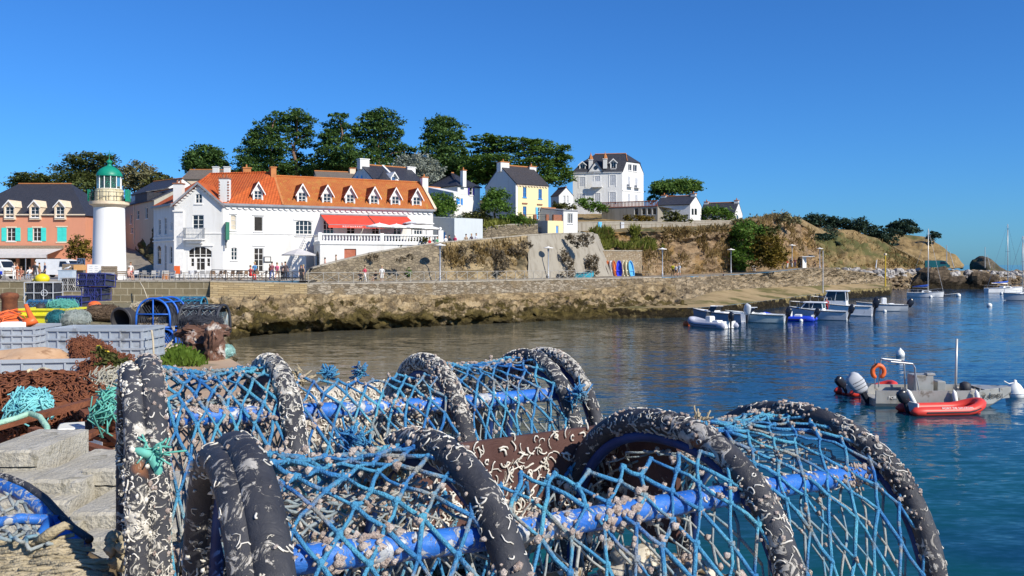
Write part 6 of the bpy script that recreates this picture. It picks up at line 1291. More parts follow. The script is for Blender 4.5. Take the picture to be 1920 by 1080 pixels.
for k, x in enumerate((-1.75, .15, 1.05)):
    f = thing('fender', fl[k], 'fender', on(wp, x, -B/2-.13, .35), 'white fenders on the workboat'); f['rx'] = [0, 0, 0]; mb = MB(); q = .35 if k == 0 else .12
    pts = [(0, 0, .42), (q*.2, 0, .36), (q*.3, 0, .28), (q, 0, -.22), (q*1.1, 0, -.3), (q*1.15, 0, -.34)]; mb.tube(pts, [.02, .05, .095, .1, .06, .02], 10); mb.build('body', M['buoy'], f, smooth=True); mb = MB(); mb.tube([(0, .1, .5), (0, 0, .42)], .015, 4); mb.build('lanyard', M['rope'], f)
lb = thing('lifebuoy', 'orange horseshoe lifebuoy on a pole at the stern of the workboat', 'lifebuoy', on(wp, -2.35, .5, 1.3)); lb['rx'] = [0, 0, 0]; mb = MB(); mb.tube([(.26*math.sin(a), 0, .28*math.cos(a)) for a in np.linspace(-2.75, 2.75, 17)], [.06]+[.1]*15+[.06], 8); mb.build('float', M['orange'], lb, smooth=True)
mb = MB(); mb.cyl((-.1, .1, -.75), (-.1, .1, .55), .025, n=5); mb.build('pole', M['metal'], lb)
rd = rib('inflatable_dinghy', 'red inflatable dinghy with white lettering, alongside the aluminium workboat', W(1774, 774, 0), R(7), 3.3, 1.5, .21, M['hyp_r'], M['hyp_r'], console=False, ms=.8, tilt=.25)
textobj('PORT DE SAUZON', .15, lambda x, y, z: (.05+x*1.05, -.75+.21*.42-z*.4+.21*.58-.21*.72-.02+(y*.55), .21*.75+.155+y*.62-.02+z*.5), M['wlettering'], [c for c in rd.children if c.name.startswith('tube')][0], .006)
rib('inflatable_dinghy', 'second red dinghy with a black outboard, behind the workboat stern', W(1632, 738, 0), R(20), 2.9, 1.4, .2, M['hyp_r'], M['hyp_r'], console=False, ms=.8, tilt=.5)
def buoy(label, p, r, conical=False, mat=None):
    t = thing('buoy', label, 'buoy', p, 'mooring buoys'); mb = MB()
    if conical: mb.lathe([(r*.55, -.25*r), (r*.98, .0), (r, .5*r), (r*.93, .95*r), (r*.6, 1.45*r), (r*.22, 1.75*r), (r*.2, 1.95*r), (r*.05, 2.05*r)], 18, p); mb.build('float', mat or M['buoy'], t, smooth=True); mb = MB(); mb.tube([np.array(p)+np.array([r*1.0*math.cos(a), r*1.0*math.sin(a), r*.45]) for a in np.linspace(0, 6.28, 19)[:-1]], .03*r+.01, 5, closed=True); mb.build('band', M['gshut'], t)
    else: mb.sphere(np.array(p)+(0, 0, r*.45), r, 14, 10); mb.build('float', mat or M['buoy'], t, smooth=True); mb = MB(); mb.tube([np.array(p)+np.array([.12*r*math.cos(a), 0, r*1.5+.12*r*math.sin(a)]) for a in np.linspace(0, 6.28, 9)[:-1]], .03*r+.006, 4, closed=True); mb.build('ring', M['metal'], t)
    return t
buoy('large white pear shaped mooring buoy at the bow of the workboat', W(1903, 744, 0), .38, True); buoy('white rounded mooring buoy alone beyond the workboat', W(1688, 668, 0), .27, True)
for lab, px, py, r, m in (('small white buoy roped to the lone sailboat', 1797, 556, .42, None), ('small white buoy alone near the right edge', 1855, 575, .36, None), ('small white buoy beside the grey open boat', 1659, 585, .22, None), ('small white buoy below the bow of the right edge sailboat', 1878, 552, .36, None), ('bright orange buoy at the bow of the grey inflatable', 1287, 610, .33, M['orange']), ('white buoy under the stern of the lone sailboat', 1745, 558, .3, None), ('white buoy at the side of the blue inflatable', 1502, 603, .2, None)): buoy(lab, W(px, py, 0), r, False, m)
def ropething(label, pts, r, mat, name='rope'):
    mb = MB(); mb.tube(pts, r, 5); o = mb.build(name, mat, None, smooth=True); return tag(o, label, 'rope')
a = on(wp, 2.75, 0, 1.0); b = W(1900, 746, 0)+np.array([0, 0, .68])
ropething('white mooring rope from the workboat bow to the big buoy', [a, (a+b)/2-(0, 0, .08), b], .025, M['wlettering'])
a = W(1757, 555, 0)+np.array([0, 0, 1.0]); b = W(1797, 556, 0)+np.array([0, 0, .6]); ropething('white mooring line from the lone sailboat to its buoy', [a, (a*.6+b*.4)-(0, 0, .55), b], .04, M['wlettering'])
# ================================================================ street furniture, vehicles, people
def bollard_lamp(label, px, py, Y, h=3.9):
    p = P(px, py, Y); t = thing('street_lamp', label, 'street lamp', p, 'lamp posts along the promenade'); mb = MB(); mb.lathe([(.13, 0), (.12, .5), (.075, .6), (.065, h-.55)], 10, p); mb.build('pole', M['metal'], t, auto=40)
    mb = MB(); mb.lathe([(.09, h-.55), (.13, h-.4), (.13, h-.2)], 10, p); mb.build('lamp_glass', M['gshut'], t, auto=40)
    mb = MB(); mb.lathe([(.15, h-.2), (.62, h-.16), (.6, h-.1), (.22, h-.02), (.05, h+.08)], 16, p); mb.build('lamp_shade', M['trim'], t, auto=40)
for lab, px, py, Y in (('tall grey lamp post with disc shade against the ochre bank wall', 825, 527.5, 92.6), ('lamp post with disc shade before the rendered wall', 1028, 523, 108), ('lamp post with disc shade before the rocky cliff, right of the kayaks', 1242, 519, 121),
      ('lamp post at the foot of the green cliff bush', 1370.5, 513, 140), ('lamp post beside the small kiosk', 1485, 500, 157), ('lamp post on the rocks right of the kiosk', 1537, 504, 166)): bollard_lamp(lab, px, py, Y)
t = thing('beacon_pole', 'tall yellow beacon pole at the end of the landing slip', 'pole', P(1660, 538, 174)); mb = MB(); b = P(1660, 538, 174); mb.cyl(b, b+(0, 0, 6.2), .16, .13, 8); mb.build('pole', paint('yellow_paint', (.55, .38, .03), .6), t); mb = MB(); mb.box(b+np.array([0, 0, 6.4]), (.4, .4, .4), .5, .05); mb.build('beacon', M['cream'], t)
def pole(label, px, py0, py1, Y, r, mat, lean=0.0):
    a = P(px, py0, Y); b = P(px+lean, py1, Y); mb = MB(); mb.cyl(a, b, r, r*.7, 8); o = mb.build('mast_pole', mat, None); return tag(o, label, 'pole')
pole('slim brown mast standing behind the boats at the slip wall', 1543, 568, 470, 145, .1, M['mast'])
for lab, a in (('grey mast upright behind the breakwater, left of the gap', (1775, 500, 460, 236, .13, 0)), ('grey spar leaning against the upright mast behind the breakwater', (1789, 502, 470, 236, .1, -9)), ('thin mast on the breakwater in front of the islet', (1847, 502, 463, 240, .1, 0)), ('short leaning spar on the breakwater by the islet', (1857, 503, 478, 240, .08, -6)), ('white post on the stones behind the slip', (1642, 503, 487, 200, .14, 2))):
    pole(lab, a[0], a[1], a[2], a[3], a[4], M['mast'] if 'white' not in lab else M['trim'], a[5])
# railings: posts are parts of their own, so are the cross braced panels
def railing(label, pts, mat, h=1.02, cross=True, r=.028):
    t = thing('railing', label, 'railing', pts[0]); rx = np.array(t['rx'][:]); mb = MB(); mb.cyl((0, 0, 0), (0, 0, h), r*1.3, n=6); p0 = None
    for k, p in enumerate(pts):
        if p0 is None: o = MB(); o.cyl(rx, rx+(0, 0, h), r*1.3, n=6); o = p0 = o.build('post', mat, t)
        else: o = p0.copy(); COL.objects.link(o)
        o.location = Vector((np.array(p)-rx).tolist())
    for k in range(len(pts)-1):
        a, b = np.array(pts[k]), np.array(pts[k+1]); d = (b-a)/np.linalg.norm(b-a)*.04; mb = MB(); mb.tube([a+(0, 0, h), b+(0, 0, h)], r, 5)
        mb.tube([a+(0, 0, .12), b+(0, 0, .12)], r*.8, 4)
        if cross: mb.tube([a+(0, 0, .14), b+(0, 0, h-.06)], r*.7, 4); mb.tube([a+(0, 0, h-.06), b+(0, 0, .14)], r*.7, 4)
        mb.build('panel', mat, t)
def along(poly, n, off=(0, .3, .0)): return [p+np.array(off) for p in resample(poly, n)]
railing('grey cross braced railing along the promenade edge above the sea wall', along(PRO_F[:6], 27, (0, .35, .02)), pm('grey_railing_paint', (.30, .285, .25), (.38, .36, .32), 4, .55), r=.03)
railing('dark cross braced railing on the golden stone quay wall before the hotel', along([QE[0]+(0, 0, 0), P(571, 531.3, 82.5)], 8, (0, .3, .03)), M['iron'], r=.034)
railing('thin wooden rail fence along the cliff top footpath', along(PL((1128, 435, 128), (1200, 432.5, 130), (1300, 431, 137), (1372, 428, 144)), 14, (0, 0, 0)), M['wood'], .95, False, .035)
# chairs, tables
def chair_mesh():
    mb = MB(); mb.box((0, 0, .45), (.44, .44, .04)); 
    for x in (-.2, .2):
        for y in (-.2, .2): mb.cyl((x, y, 0), (x*.95, y*.95, .45), .018, n=5)
    for x in (-.2, .2): mb.cyl((x, .2, .45), (x, .27, .9), .018, n=5)
    mb.rings([[(-.22, .21, .55), (.22, .21, .55), (.22, .235, .55), (-.22, .235, .55)], [(-.22, .26, .9), (.22, .26, .9), (.22, .285, .9), (-.22, .285, .9)]], True, True)
    for x in (-.22, .22): mb.tube([(x, .24, .68), (x, -.15, .66), (x, -.19, .45)], .018, 5)
    return mb
M['wicker'] = pm('brown_wicker', (.16, .10, .06), (.24, .16, .10), 20, .7); M['chairmetal'] = pm('pale_chair_metal', (.45, .44, .42), (.55, .54, .52), 8, .4, metal=.4)
ch0 = chair_mesh().build('terrace_chair', M['chairmetal']); ch0.location = (0, 0, -30)
rr_ = random.Random(3); used = [0]
def put_chair(px, Y, rz, label, group, mat=None):
    o = ch0 if not used[0] else ch0.copy(); 
    if used[0]: COL.objects.link(o)
    used[0] = 1; o.location = Vector(P(px, 500, Y).tolist()); o.location.z = QZ+.05 if Y < 90 else ZQ; o.rotation_euler = (0, 0, rz); o.material_slots[0].link = 'OBJECT'; o.material_slots[0].material = mat or M['chairmetal']; tag(o, label, 'chair', group)
for k in range(16): put_chair(246+k*9.6+rr_.uniform(-2, 2), 82+rr_.uniform(0, 3.5), rr_.uniform(0, 6.28), 'pale metal chair of the crowded quay terrace right of the lighthouse', 'metal chairs on the quay terrace')
for k, px in enumerate((398, 410, 418, 433, 440, 449, 458, 486, 495)): put_chair(px, 82+(k % 3)*1.1, rr_.uniform(0, 6.28), 'brown wicker chair behind the dark railing in front of the hotel', 'wicker chairs in front of the hotel', M['wicker'])
tb0 = MB(); tb0.lathe([(.36, .72), (.36, .75)], 14); tb0.cyl((0, 0, .02), (0, 0, .72), .03, n=6); tb0.lathe([(.24, 0), (.24, .02), (.03, .05)], 10); tb0 = tb0.build('terrace_table', M['wood']); n0 = 0
for px, Y in ((262, 83.6), (290, 84), (318, 83), (345, 84.2), (372, 83.4), (426, 83.4), (452, 84), (490, 83.6)):
    o = tb0 if not n0 else tb0.copy()
    if n0: COL.objects.link(o)
    n0 = 1; o.location = Vector(P(px, 500, Y).tolist()); o.location.z = QZ+.05; tag(o, 'small round table among the quay terrace chairs' if px < 400 else 'small round table among the wicker hotel chairs', 'table', 'terrace tables by the lighthouse' if px < 400 else 'terrace tables by the hotel railing')
def bench(label, p, rz=0., w=1.5):
    t = thing('bench', label, 'bench', p, None, rz); t['rx'] = [0, 0, 0]
    mb = MB(); [mb.box((0, -.18+k*.18, .45), (w, .15, .05)) for k in range(3)]; mb.build('seat', M['wood'], t); mb = MB(); [mb.box((0, .3+.03*k, .62+k*.18), (w, .04, .14)) for k in range(2)]; mb.build('backrest', M['wood'], t)
    for x in (-w*.4, w*.4): mb = MB(); mb.tube([(x, -.25, 0), (x, -.2, .43), (x, .2, .43), (x, .36, .9)], .03, 5); mb.tube([(x, .3, 0), (x, .2, .43)], .03, 5); mb.build('leg', M['iron'], t)
def on_quay(px, Y, z=None): p = P(px, 500, Y); p[2] = z if z is not None else (QZ+.03 if Y < 90 else 4.52); return p
bench('wooden slatted bench at the right foot of the lighthouse', on_quay(222, 83)); bench('dark bench on the quay in front of the salmon building', on_quay(52, 90), 2.9); bench('low dark bench on the quay beside the seated people', on_quay(20, 88), .2)
def picnic(label, p, rz=0.):
    t = thing('picnic_table', label, 'picnic table', p, None, rz); t['rx'] = [0, 0, 0]; mb = MB(); [mb.box((0, -.3+k*.2, .75), (1.7, .17, .05)) for k in range(4)]; mb.build('tabletop', M['wood'], t)
    for s in (-1, 1): mb = MB(); mb.box((0, s*.75, .45), (1.7, .25, .05)); mb.build('seat', M['wood'], t)
    for x in (-.6, .6): mb = MB(); mb.tube([(x, -.55, 0), (x, -.15, .72)], .05, 4); mb.tube([(x, .55, 0), (x, .15, .72)], .05, 4); mb.box((x, 0, .42), (.06, 1.7, .08)); mb.build('leg', M['wood'], t)
picnic('brown picnic table before the rendered wall', P(1063, 521, 109.5), .3); picnic('picnic table just right of the kayaks', P(1206, 519, 121.5), .4)
# red stand, boxes
def crate(name, label, p, d, mat, rz=0., cat='crate', planks=True):
    t = thing(name, label, cat, p, None, rz); t['rx'] = [0, 0, 0]; mb = MB(); n = max(2, int(d[2]/.22))
    mb.box((0, 0, d[2]/2), (d[0]-.04, d[1]-.04, d[2]-.02)); mb.build('body', mat, t); mb = MB()
    if planks:
        for k in range(n): mb.box((0, -d[1]/2, d[2]*(k+.5)/n), (d[0], .04, d[2]/n-.03)); mb.box((d[0]/2, 0, d[2]*(k+.5)/n), (.04, d[1], d[2]/n-.03))
        mb.build('slats', M['wood'] if mat is M['dark'] else mat, t)
    else:
        mb.box((0, 0, d[2]), (d[0]+.06, d[1]+.06, .06), 0, .02); mb.build('lid', mat, t)
crate('wooden_screen', 'grey plank screen on the quay left of the lighthouse foot, under the light blue car', on_quay(137, 84.5), (1.9, .3, 1.55), M['wood']); crate('wooden_screen', 'grey plank screen at the foot of the lighthouse', on_quay(205, 83.5), (1.4, .3, 1.35), M['wood'])
crate('fish_box', 'pale blue storage bin in front of the left plank screen', on_quay(126, 82.5), (1.35, .8, .95), pm('pale_blue_plastic', (.38, .46, .54), (.44, .52, .6), 3, .5), 0, 'bin', False); crate('fish_box', 'small pale blue storage bin near the slatted bench', on_quay(203, 82), (.9, .7, .7), M['gshut'], 0, 'bin', False)
for lab, px, w, z0, z1, m, d in (('plain orange panel fixed on the plank screen', 150, 1.2, .95, 1.45, pm('orange_panel', (.62, .33, .12), (.68, .38, .15), 2, .6), 84.1), ('white notice panel with faint grey print on the plank screen', 177, 1.35, .55, 1.5, M['canvas'], 84.0)):
    p = on_quay(px, d); t = thing('sign_panel', lab, 'sign', p); mb = MB(); mb.box((p[0], p[1], p[2]+(z0+z1)/2), (w, .04, z1-z0)); mb.build('panel', m, t); mb = MB()
    if 'notice' in lab:
        for r_ in range(4):
            for c_ in (-.32, .2): mb.box((p[0]+c_*1.0, p[1]-.023, p[2]+z0+.2+r_*.18), (.38-.1*(r_ % 2), .006, .05))
        mb.build('print', M['gshut'], t)
    for x in (-w*.4, w*.4): mb = MB(); mb.box((p[0]+x, p[1]+.05, p[2]+z1*.5), (.07, .07, z1)); mb.build('post', M['wood'], t)
p = on_quay(152, 92); t = thing('notice_board', 'small framed picture board on posts by the yellow bush', 'sign', p); mb = MB(); mb.box((p[0], p[1], p[2]+1.75), (.85, .06, .75)); mb.build('frame', M['trim'], t); mb = MB(); mb.box((p[0], p[1]-.035, p[2]+1.75), (.72, .01, .6)); mb.build('picture', pm('printed_picture', (.05, .05, .05), (.6, .6, .58), 5, .5, lo=.45, hi=.55), t)
for x in (-.35, .35): mb = MB(); mb.box((p[0]+x, p[1]+.04, p[2]+.7), (.06, .06, 1.4)); mb.build('post', M['wood'], t)
p = on_quay(332, 83.5); t = thing('menu_stand', 'red menu stand among the chairs in front of the hotel gable', 'stand', p); mb = MB(); mb.box(p+np.array([0, 0, .98]), (.55, .08, .75), 0, .02); mb.build('board', M['orange'], t)
for x in (-.2, .2): mb = MB(); mb.box(p+np.array([x, .05, .35]), (.05, .05, .7)); mb.build('leg', M['iron'], t)
crate('flower_box', 'small terracotta planter box at the corner of the hotel', on_quay(310, 88), (.5, .5, .5), M['rustbrick'], 0, 'planter', False)
# vehicles
def car(name, label, p, rz, L, Wd, Hh, body, van=False, cat='car'):
    t = thing(name, label, cat, p, None, rz); t['rx'] = [0, 0, 0]; hw = Wd/2
    if van: side = [(-L/2, .35), (-L/2, Hh*.93), (-L/2+.12, Hh), (L*.2, Hh), (L*.32, Hh*.93), (L*.42, Hh*.56), (L/2-.05, Hh*.46), (L/2, Hh*.3), (L/2, .3)]
    else: side = [(-L/2, .35), (-L/2, Hh*.6), (-L*.44, Hh*.68), (-L*.34, Hh*.97), (-L*.25, Hh), (L*.06, Hh), (L*.14, Hh*.96), (L*.27, Hh*.64), (L*.45, Hh*.54), (L/2, Hh*.42), (L/2, .3)]
    mb = MB(); mb.rings([[(x, s*hw*(1 if z < Hh*.62 else .86), z) for x, z in side] for s in (-1, -.97, .97, 1)], True, True); mb.build('body', body, t, auto=30)
    win = [(-L*.3, Hh*.64), (-L*.28, Hh*.92), (L*.09, Hh*.93), (L*.22, Hh*.66)] if not van else [(L*.12, Hh*.6), (L*.12, Hh*.88), (L*.27, Hh*.88), (L*.36, Hh*.6)]
    for s in (-1, 1): mb = MB(); mb.rings([[(x, s*hw*(1.003 if z < Hh*.7 else .9), z) for x, z in win], [(x, s*hw*.8, z) for x, z in win]], True, True); mb.build('side_window', M['glass'], t)
    ws = [(L*.145, Hh*.95), (L*.265, Hh*.66)] if not van else [(L*.33, Hh*.91), (L*.415, Hh*.6)]
    mb = MB(); a, b = ws; mb.rings([[(a[0]+.03, -hw*.78, a[1]), (a[0]+.03, hw*.78, a[1]), (b[0]+.05, hw*.88, b[1]), (b[0]+.05, -hw*.88, b[1])], [(a[0]-.1, -hw*.78, a[1]), (a[0]-.1, hw*.78, a[1]), (b[0]-.1, hw*.88, b[1]), (b[0]-.1, -hw*.88, b[1])]], True, True); mb.build('windscreen', M['glass'], t)
    if not van: mb = MB(); mb.rings([[(-L*.36, -hw*.74, Hh*.92), (-L*.36, hw*.74, Hh*.92), (-L*.445, hw*.84, Hh*.69), (-L*.445, -hw*.84, Hh*.69)], [(-L*.33, -hw*.74, Hh*.9), (-L*.33, hw*.74, Hh*.9), (-L*.4, hw*.84, Hh*.69), (-L*.4, -hw*.84, Hh*.69)]], True, True); mb.build('rear_window', M['glass'], t)
    for x in (-L*.31, L*.31):
        for s in (-1, 1): mb = MB(); mb.cyl((x, s*hw*.82, .32), (x, s*hw*1.02, .32), .32, n=14); w = mb.build('wheel', M['hyp_d'], t); mb = MB(); mb.cyl((x, s*hw*.85, .32), (x, s*hw*1.03, .32), .18, n=10); mb.build('rim', M['metal'], w)
    for s in (-1, 1): mb = MB(); mb.box((L/2-.02, s*hw*.7, Hh*.4), (.1, .3, .14)); mb.build('headlight', M['clear'], t); mb = MB(); mb.box((-L/2, s*hw*.82, Hh*.5), (.06, .16, .3)); mb.build('tail_light', M['awning'], t)
    return t
car('van', 'white panel van parked left of the lighthouse', on_quay(112, 101), R(-8), 4.9, 1.9, 2.1, M['gel_w'], True, 'van'); car('car', 'pale blue hatchback parked in front of the white van', on_quay(134, 94), R(-70), 3.9, 1.65, 1.6, paint('pale_blue_paint', (.38, .48, .5), .3))
c = car('van', 'white van with a yellow and blue stripe at the left edge', on_quay(-12, 92), R(-12), 4.6, 1.85, 2.0, M['gel_w'], True, 'van'); mb = MB(); mb.rings([[(.4, -.94, .45), (1.9, -.94, .45), (1.9, -.94, .8), (1.1, -.94, .8)], [(.4, -.93, .45), (1.9, -.93, .45), (1.9, -.93, .8), (1.1, -.93, .8)]], True, True); mb.build('stripe', M['hyp_b'], c); mb = MB(); mb.box((.9, -.945, .55), (.7, .02, .2)); mb.build('stripe', paint('yellow_stripe', (.7, .5, .02)), c)
car('van', 'green van parked on the distant breakwater', P(1757, 504, 222), R(-20), 5.6, 2.0, 2.1, paint('teal_paint', (.02, .13, .14), .35), True, 'van')
# kayaks and dinghies stacked against the stone wall
def kayak(label, px, mat, lean, face=0., Lk=2.15, wk=.78, Y=119.3, deep=.3):
    p = P(px, 517.6, Y); t = thing('beach_boat', label, 'small boat', p, 'beach boats stacked upright against the stone wall'); t['rx'] = [0, 0, 0]
    t.rotation_euler = (R(-6), R(lean), face); N = 12; o = []; i = []
    prof = [(wk/2*.8, 0), (wk/2, .25*Lk), (wk/2, .55*Lk), (wk/2*.85, .78*Lk), (wk/2*.5, .93*Lk), (.02, Lk)]
    out = [(x, z) for x, z in prof]+[(-x, z) for x, z in prof[::-1][1:]]
    mb = MB(); mb.rings([[(x*.6, deep, .12+z*.9) for x, z in out], [(x*.9, deep*.6, z*.97+.02) for x, z in out], [(x, .05, z) for x, z in out], [(x, 0, z) for x, z in out], [(x*.82, 0, .08+z*.92) for x, z in out], [(x*.7, deep*.55, .14+z*.86) for x, z in out]], True, True); mb.build('hull', mat, t, auto=40)
    mb = MB(); mb.box((0, .1, Lk*.35), (wk*.75, .12, .2), 0, .03); mb.build('thwart', mat, t)
ky = {'w': M['gel_w'], 'o': paint('orange_hull', (.60, .16, .05), .5), 'b': paint('deep_blue_hull', (.03, .05, .62), .45), 'c': paint('cream_hull', (.66, .60, .42), .5), 's': paint('sky_blue_hull', (.08, .36, .66), .45)}
for lab, px, k, lean, fc in (('white beach boat, leftmost of the stack leaning left', 1137, 'w', -12, .95), ('orange beach boat second from the left in the stack', 1145, 'o', -12, .95), ('white beach boat between two orange ones', 1151, 'w', -11, 1.0), ('orange beach boat left of the deep blue one', 1156.5, 'o', -10, 1.0),
      ('deep blue beach boat standing open side out in the stack', 1161.5, 'b', -1, .0), ('cream beach boat just right of the deep blue one', 1173, 'c', -3, .75), ('second cream beach boat, left of the sky blue one', 1179, 'c', -4, .85), ('sky blue beach boat, rightmost of the stack', 1186.5, 's', -7, .45)): kayak(lab, px, ky[k], lean, fc)
boat('dinghy', 'turquoise dinghy lying on the promenade by the rendered wall', P(1095, 521.5, 112)+np.array([0, 0, .12]), R(8), 2.3, 1.15, .38, paint('turquoise_hull', (.03, .30, .40), .5), paint('turquoise_inner', (.03, .24, .32), .5), motor=False, cat='dinghy', decked=.1)
p = on_quay(127, 82.4); p[2] += 1.0; t = thing('gull', 'white gull standing on the pale blue bin', 'gull', p); mb = MB(); L_ = [(-.34, .05, .01), (-.24, .13, .05), (-.05, .17, .085), (.1, .2, .08), (.17, .27, .05), (.21, .32, .055), (.27, .32, .035), (.3, .31, .01)]
mb.rings([[(p[0]+x, p[1]+r*math.cos(a), p[2]+z+r*math.sin(a)) for a in np.linspace(0, 6.28, 9)[:-1]] for x, z, r in L_], True, True); bo = mb.build('body', M['gel_w'], t, smooth=True); mb = MB(); mb.rings([[(p[0]+x, p[1]+s*.085, p[2]+z) for x, z in ((-.36, .09), (-.1, .12), (.1, .22), (-.05, .24))] for s in (-1.02, 1.02)], True, True); mb.build('wing', M['gshut'], t)
mb = MB(); mb.tube([(p[0]+.29, p[1], p[2]+.31), (p[0]+.38, p[1], p[2]+.29)], [.015, .006], 5); mb.build('beak', M['orange'], t); mb = MB(); [mb.cyl((p[0]+.02, p[1]+s*.03, p[2]), (p[0]+.02, p[1]+s*.03, p[2]+.12), .008, n=4) for s in (-1, 1)]; mb.build('legs', M['orange'], t)
# ---------------------------------------------------------------- people
def skel(pose):
    J = {'pel': (0, 0, .93), 'bel': (0, .0, 1.08), 'che': (0, .01, 1.28), 'nec': (0, .02, 1.47), 'hd0': (0, -.0, 1.56), 'hd1': (0, -.01, 1.70)}
    for s, n in ((-1, 'l'), (1, 'r')):
        J[n+'sh'] = (s*.18, .01, 1.41); J[n+'el'] = (s*.24, .03, 1.13); J[n+'wr'] = (s*.25, -.07, .89); J[n+'ha'] = (s*.25, -.1, .79)
        J[n+'hi'] = (s*.09, 0, .89); J[n+'kn'] = (s*.10, -.02, .49); J[n+'an'] = (s*.105, .03, .08); J[n+'to'] = (s*.12, -.15, .03)
    if pose == 'walk':
        J['lkn'] = (-.09, -.16, .51); J['lan'] = (-.09, -.2, .09); J['lto'] = (-.1, -.37, .05); J['rkn'] = (.09, .06, .49); J['ran'] = (.09, .32, .14); J['rto'] = (.1, .2, .03); J['lel'] = (-.24, .13, 1.14); J['lwr'] = (-.24, .12, .9); J['lha'] = (-.23, .1, .81); J['rel'] = (.24, -.05, 1.14); J['rwr'] = (.22, -.24, .96); J['rha'] = (.21, -.32, .92)
    if pose == 'arms':
        for s, n in ((-1, 'l'), (1, 'r')): J[n+'el'] = (s*.26, -.02, 1.15); J[n+'wr'] = (s*.1, -.22, 1.17); J[n+'ha'] = (s*.03, -.26, 1.2)
    if pose == 'sit':
        for k in J:
            if k not in ('lkn', 'rkn', 'lan', 'ran', 'lto', 'rto'): J[k] = (J[k][0], J[k][1]+.08, J[k][2]-.43)
        for s, n in ((-1, 'l'), (1, 'r')): J[n+'kn'] = (s*.12, -.4, .52); J[n+'an'] = (s*.12, -.42, .09); J[n+'to'] = (s*.13, -.6, .04); J[n+'wr'] = (s*.17, -.3, .62); J[n+'ha'] = (s*.15, -.38, .58); J[n+'el'] = (s*.25, -.02, .74)
    return J
BONES = [('pel', 'bel'), ('bel', 'che'), ('che', 'nec'), ('nec', 'hd0'), ('hd0', 'hd1')]+[b for n in 'lr' for b in (('che', n+'sh'), (n+'sh', n+'el'), (n+'el', n+'wr'), (n+'wr', n+'ha'), ('pel', n+'hi'), (n+'hi', n+'kn'), (n+'kn', n+'an'), (n+'an', n+'to'))]
RAD = {'pel': .135, 'bel': .125, 'che': .145, 'nec': .06, 'hd0': .085, 'hd1': .095, 'sh': .075, 'el': .045, 'wr': .033, 'ha': .036, 'hi': .10, 'kn': .06, 'an': .042, 'to': .035}
def body_mesh(pose):
    J = skel(pose); names = list(J); me = bpy.data.meshes.new('body_'+pose); me.from_pydata([J[n] for n in names], [(names.index(a), names.index(b)) for a, b in BONES], [])
    o = bpy.data.objects.new('tmp', me); COL.objects.link(o); md = o.modifiers.new('s', 'SKIN'); md.use_smooth_shade = True
    for i, n in enumerate(names):
        r = RAD.get(n) or RAD[n[1:]]; v = me.skin_vertices[0].data[i]; v.radius = (r, r*(.72 if n in ('che', 'bel', 'pel') else 1)); v.use_root = n == 'pel'
    o.modifiers.new('ss', 'SUBSURF').levels = 1
    dg = bpy.context.evaluated_depsgraph_get(); dg.update(); m2 = bpy.data.meshes.new_from_object(o.evaluated_get(dg)); bpy.data.objects.remove(o)
    S_ = {'shirt': [('pel', 'bel'), ('bel', 'che'), ('che', 'nec')]+[b for n in 'lr' for b in (('che', n+'sh'), (n+'sh', n+'el'))], 'trs': [b for n in 'lr' for b in (('pel', n+'hi'), (n+'hi', n+'kn'))], 'shin': [(n+'kn', n+'an') for n in 'lr'], 'foot': [(n+'an', n+'to') for n in 'lr']}
    idx = []
    for f in m2.polygons:
        c = np.array(f.center); best = (9, 0)
        for a, b in BONES:
            pa, pb = np.array(J[a]), np.array(J[b]); t = np.clip(np.dot(c-pa, pb-pa)/np.dot(pb-pa, pb-pa), 0, 1); d = np.linalg.norm(c-pa-t*(pb-pa))
            if (a, b) == ('pel', 'bel') and t < .3: k = 2
            elif (a, b) in S_['shirt']: k = 1
            elif (a, b) in S_['trs']: k = 2
            elif (a, b) in S_['shin']: k = 3
            elif (a, b) in S_['foot']: k = 4
            else: k = 0
            if d < best[0]: best = (d, k)
        idx.append(best[1])
    for k in range(5): m2.materials.append(None)
    m2.polygons.foreach_set('material_index', idx); m2.polygons.foreach_set('use_smooth', [True]*len(idx)); return m2, J
BM = {k: body_mesh(k) for k in ('stand', 'walk', 'arms', 'sit')}
CLO = {}
def cloth(c):
    if c not in CLO: CLO[c] = pm('cloth_%02d' % len(CLO), c, None, 6, .85)
    return CLO[c]
SKIN = cloth((.50, .28, .19)); HAIR = {'d': cloth((.03, .022, .016)), 'b': cloth((.16, .09, .04)), 'y': cloth((.45, .33, .16)), 'g': cloth((.4, .39, .38)), 'w': cloth((.72, .70, .66))}
HM = {}
for k, (m_, J) in BM.items():
    h = np.array(J['hd1']); mb = MB(); mb.sphere(h+np.array([0, .022, .02]), (.105, .105, .1), 10, 6); v = np.array(mb.v); v[:, 2] = np.where((v[:, 1] < h[1]-.05) & (v[:, 2] < h[2]+.03), h[2]+.03, v[:, 2]); mb.v = [tuple(q) for q in v]
    o = mb.build('hair', SKIN, None, smooth=True); HM[k] = o.data; bpy.data.objects.remove(o)
W_, K_, N_, R_2, O_, B_, P_, Y_, G_, T_ = (.72, .72, .7), (.02, .02, .025), (.03, .045, .11), (.55, .03, .03), (.55, .17, .06), (.10, .28, .55), (.62, .12, .22), (.62, .55, .03), (.22, .22, .23), (.33, .24, .16); SK = (.50, .28, .19)
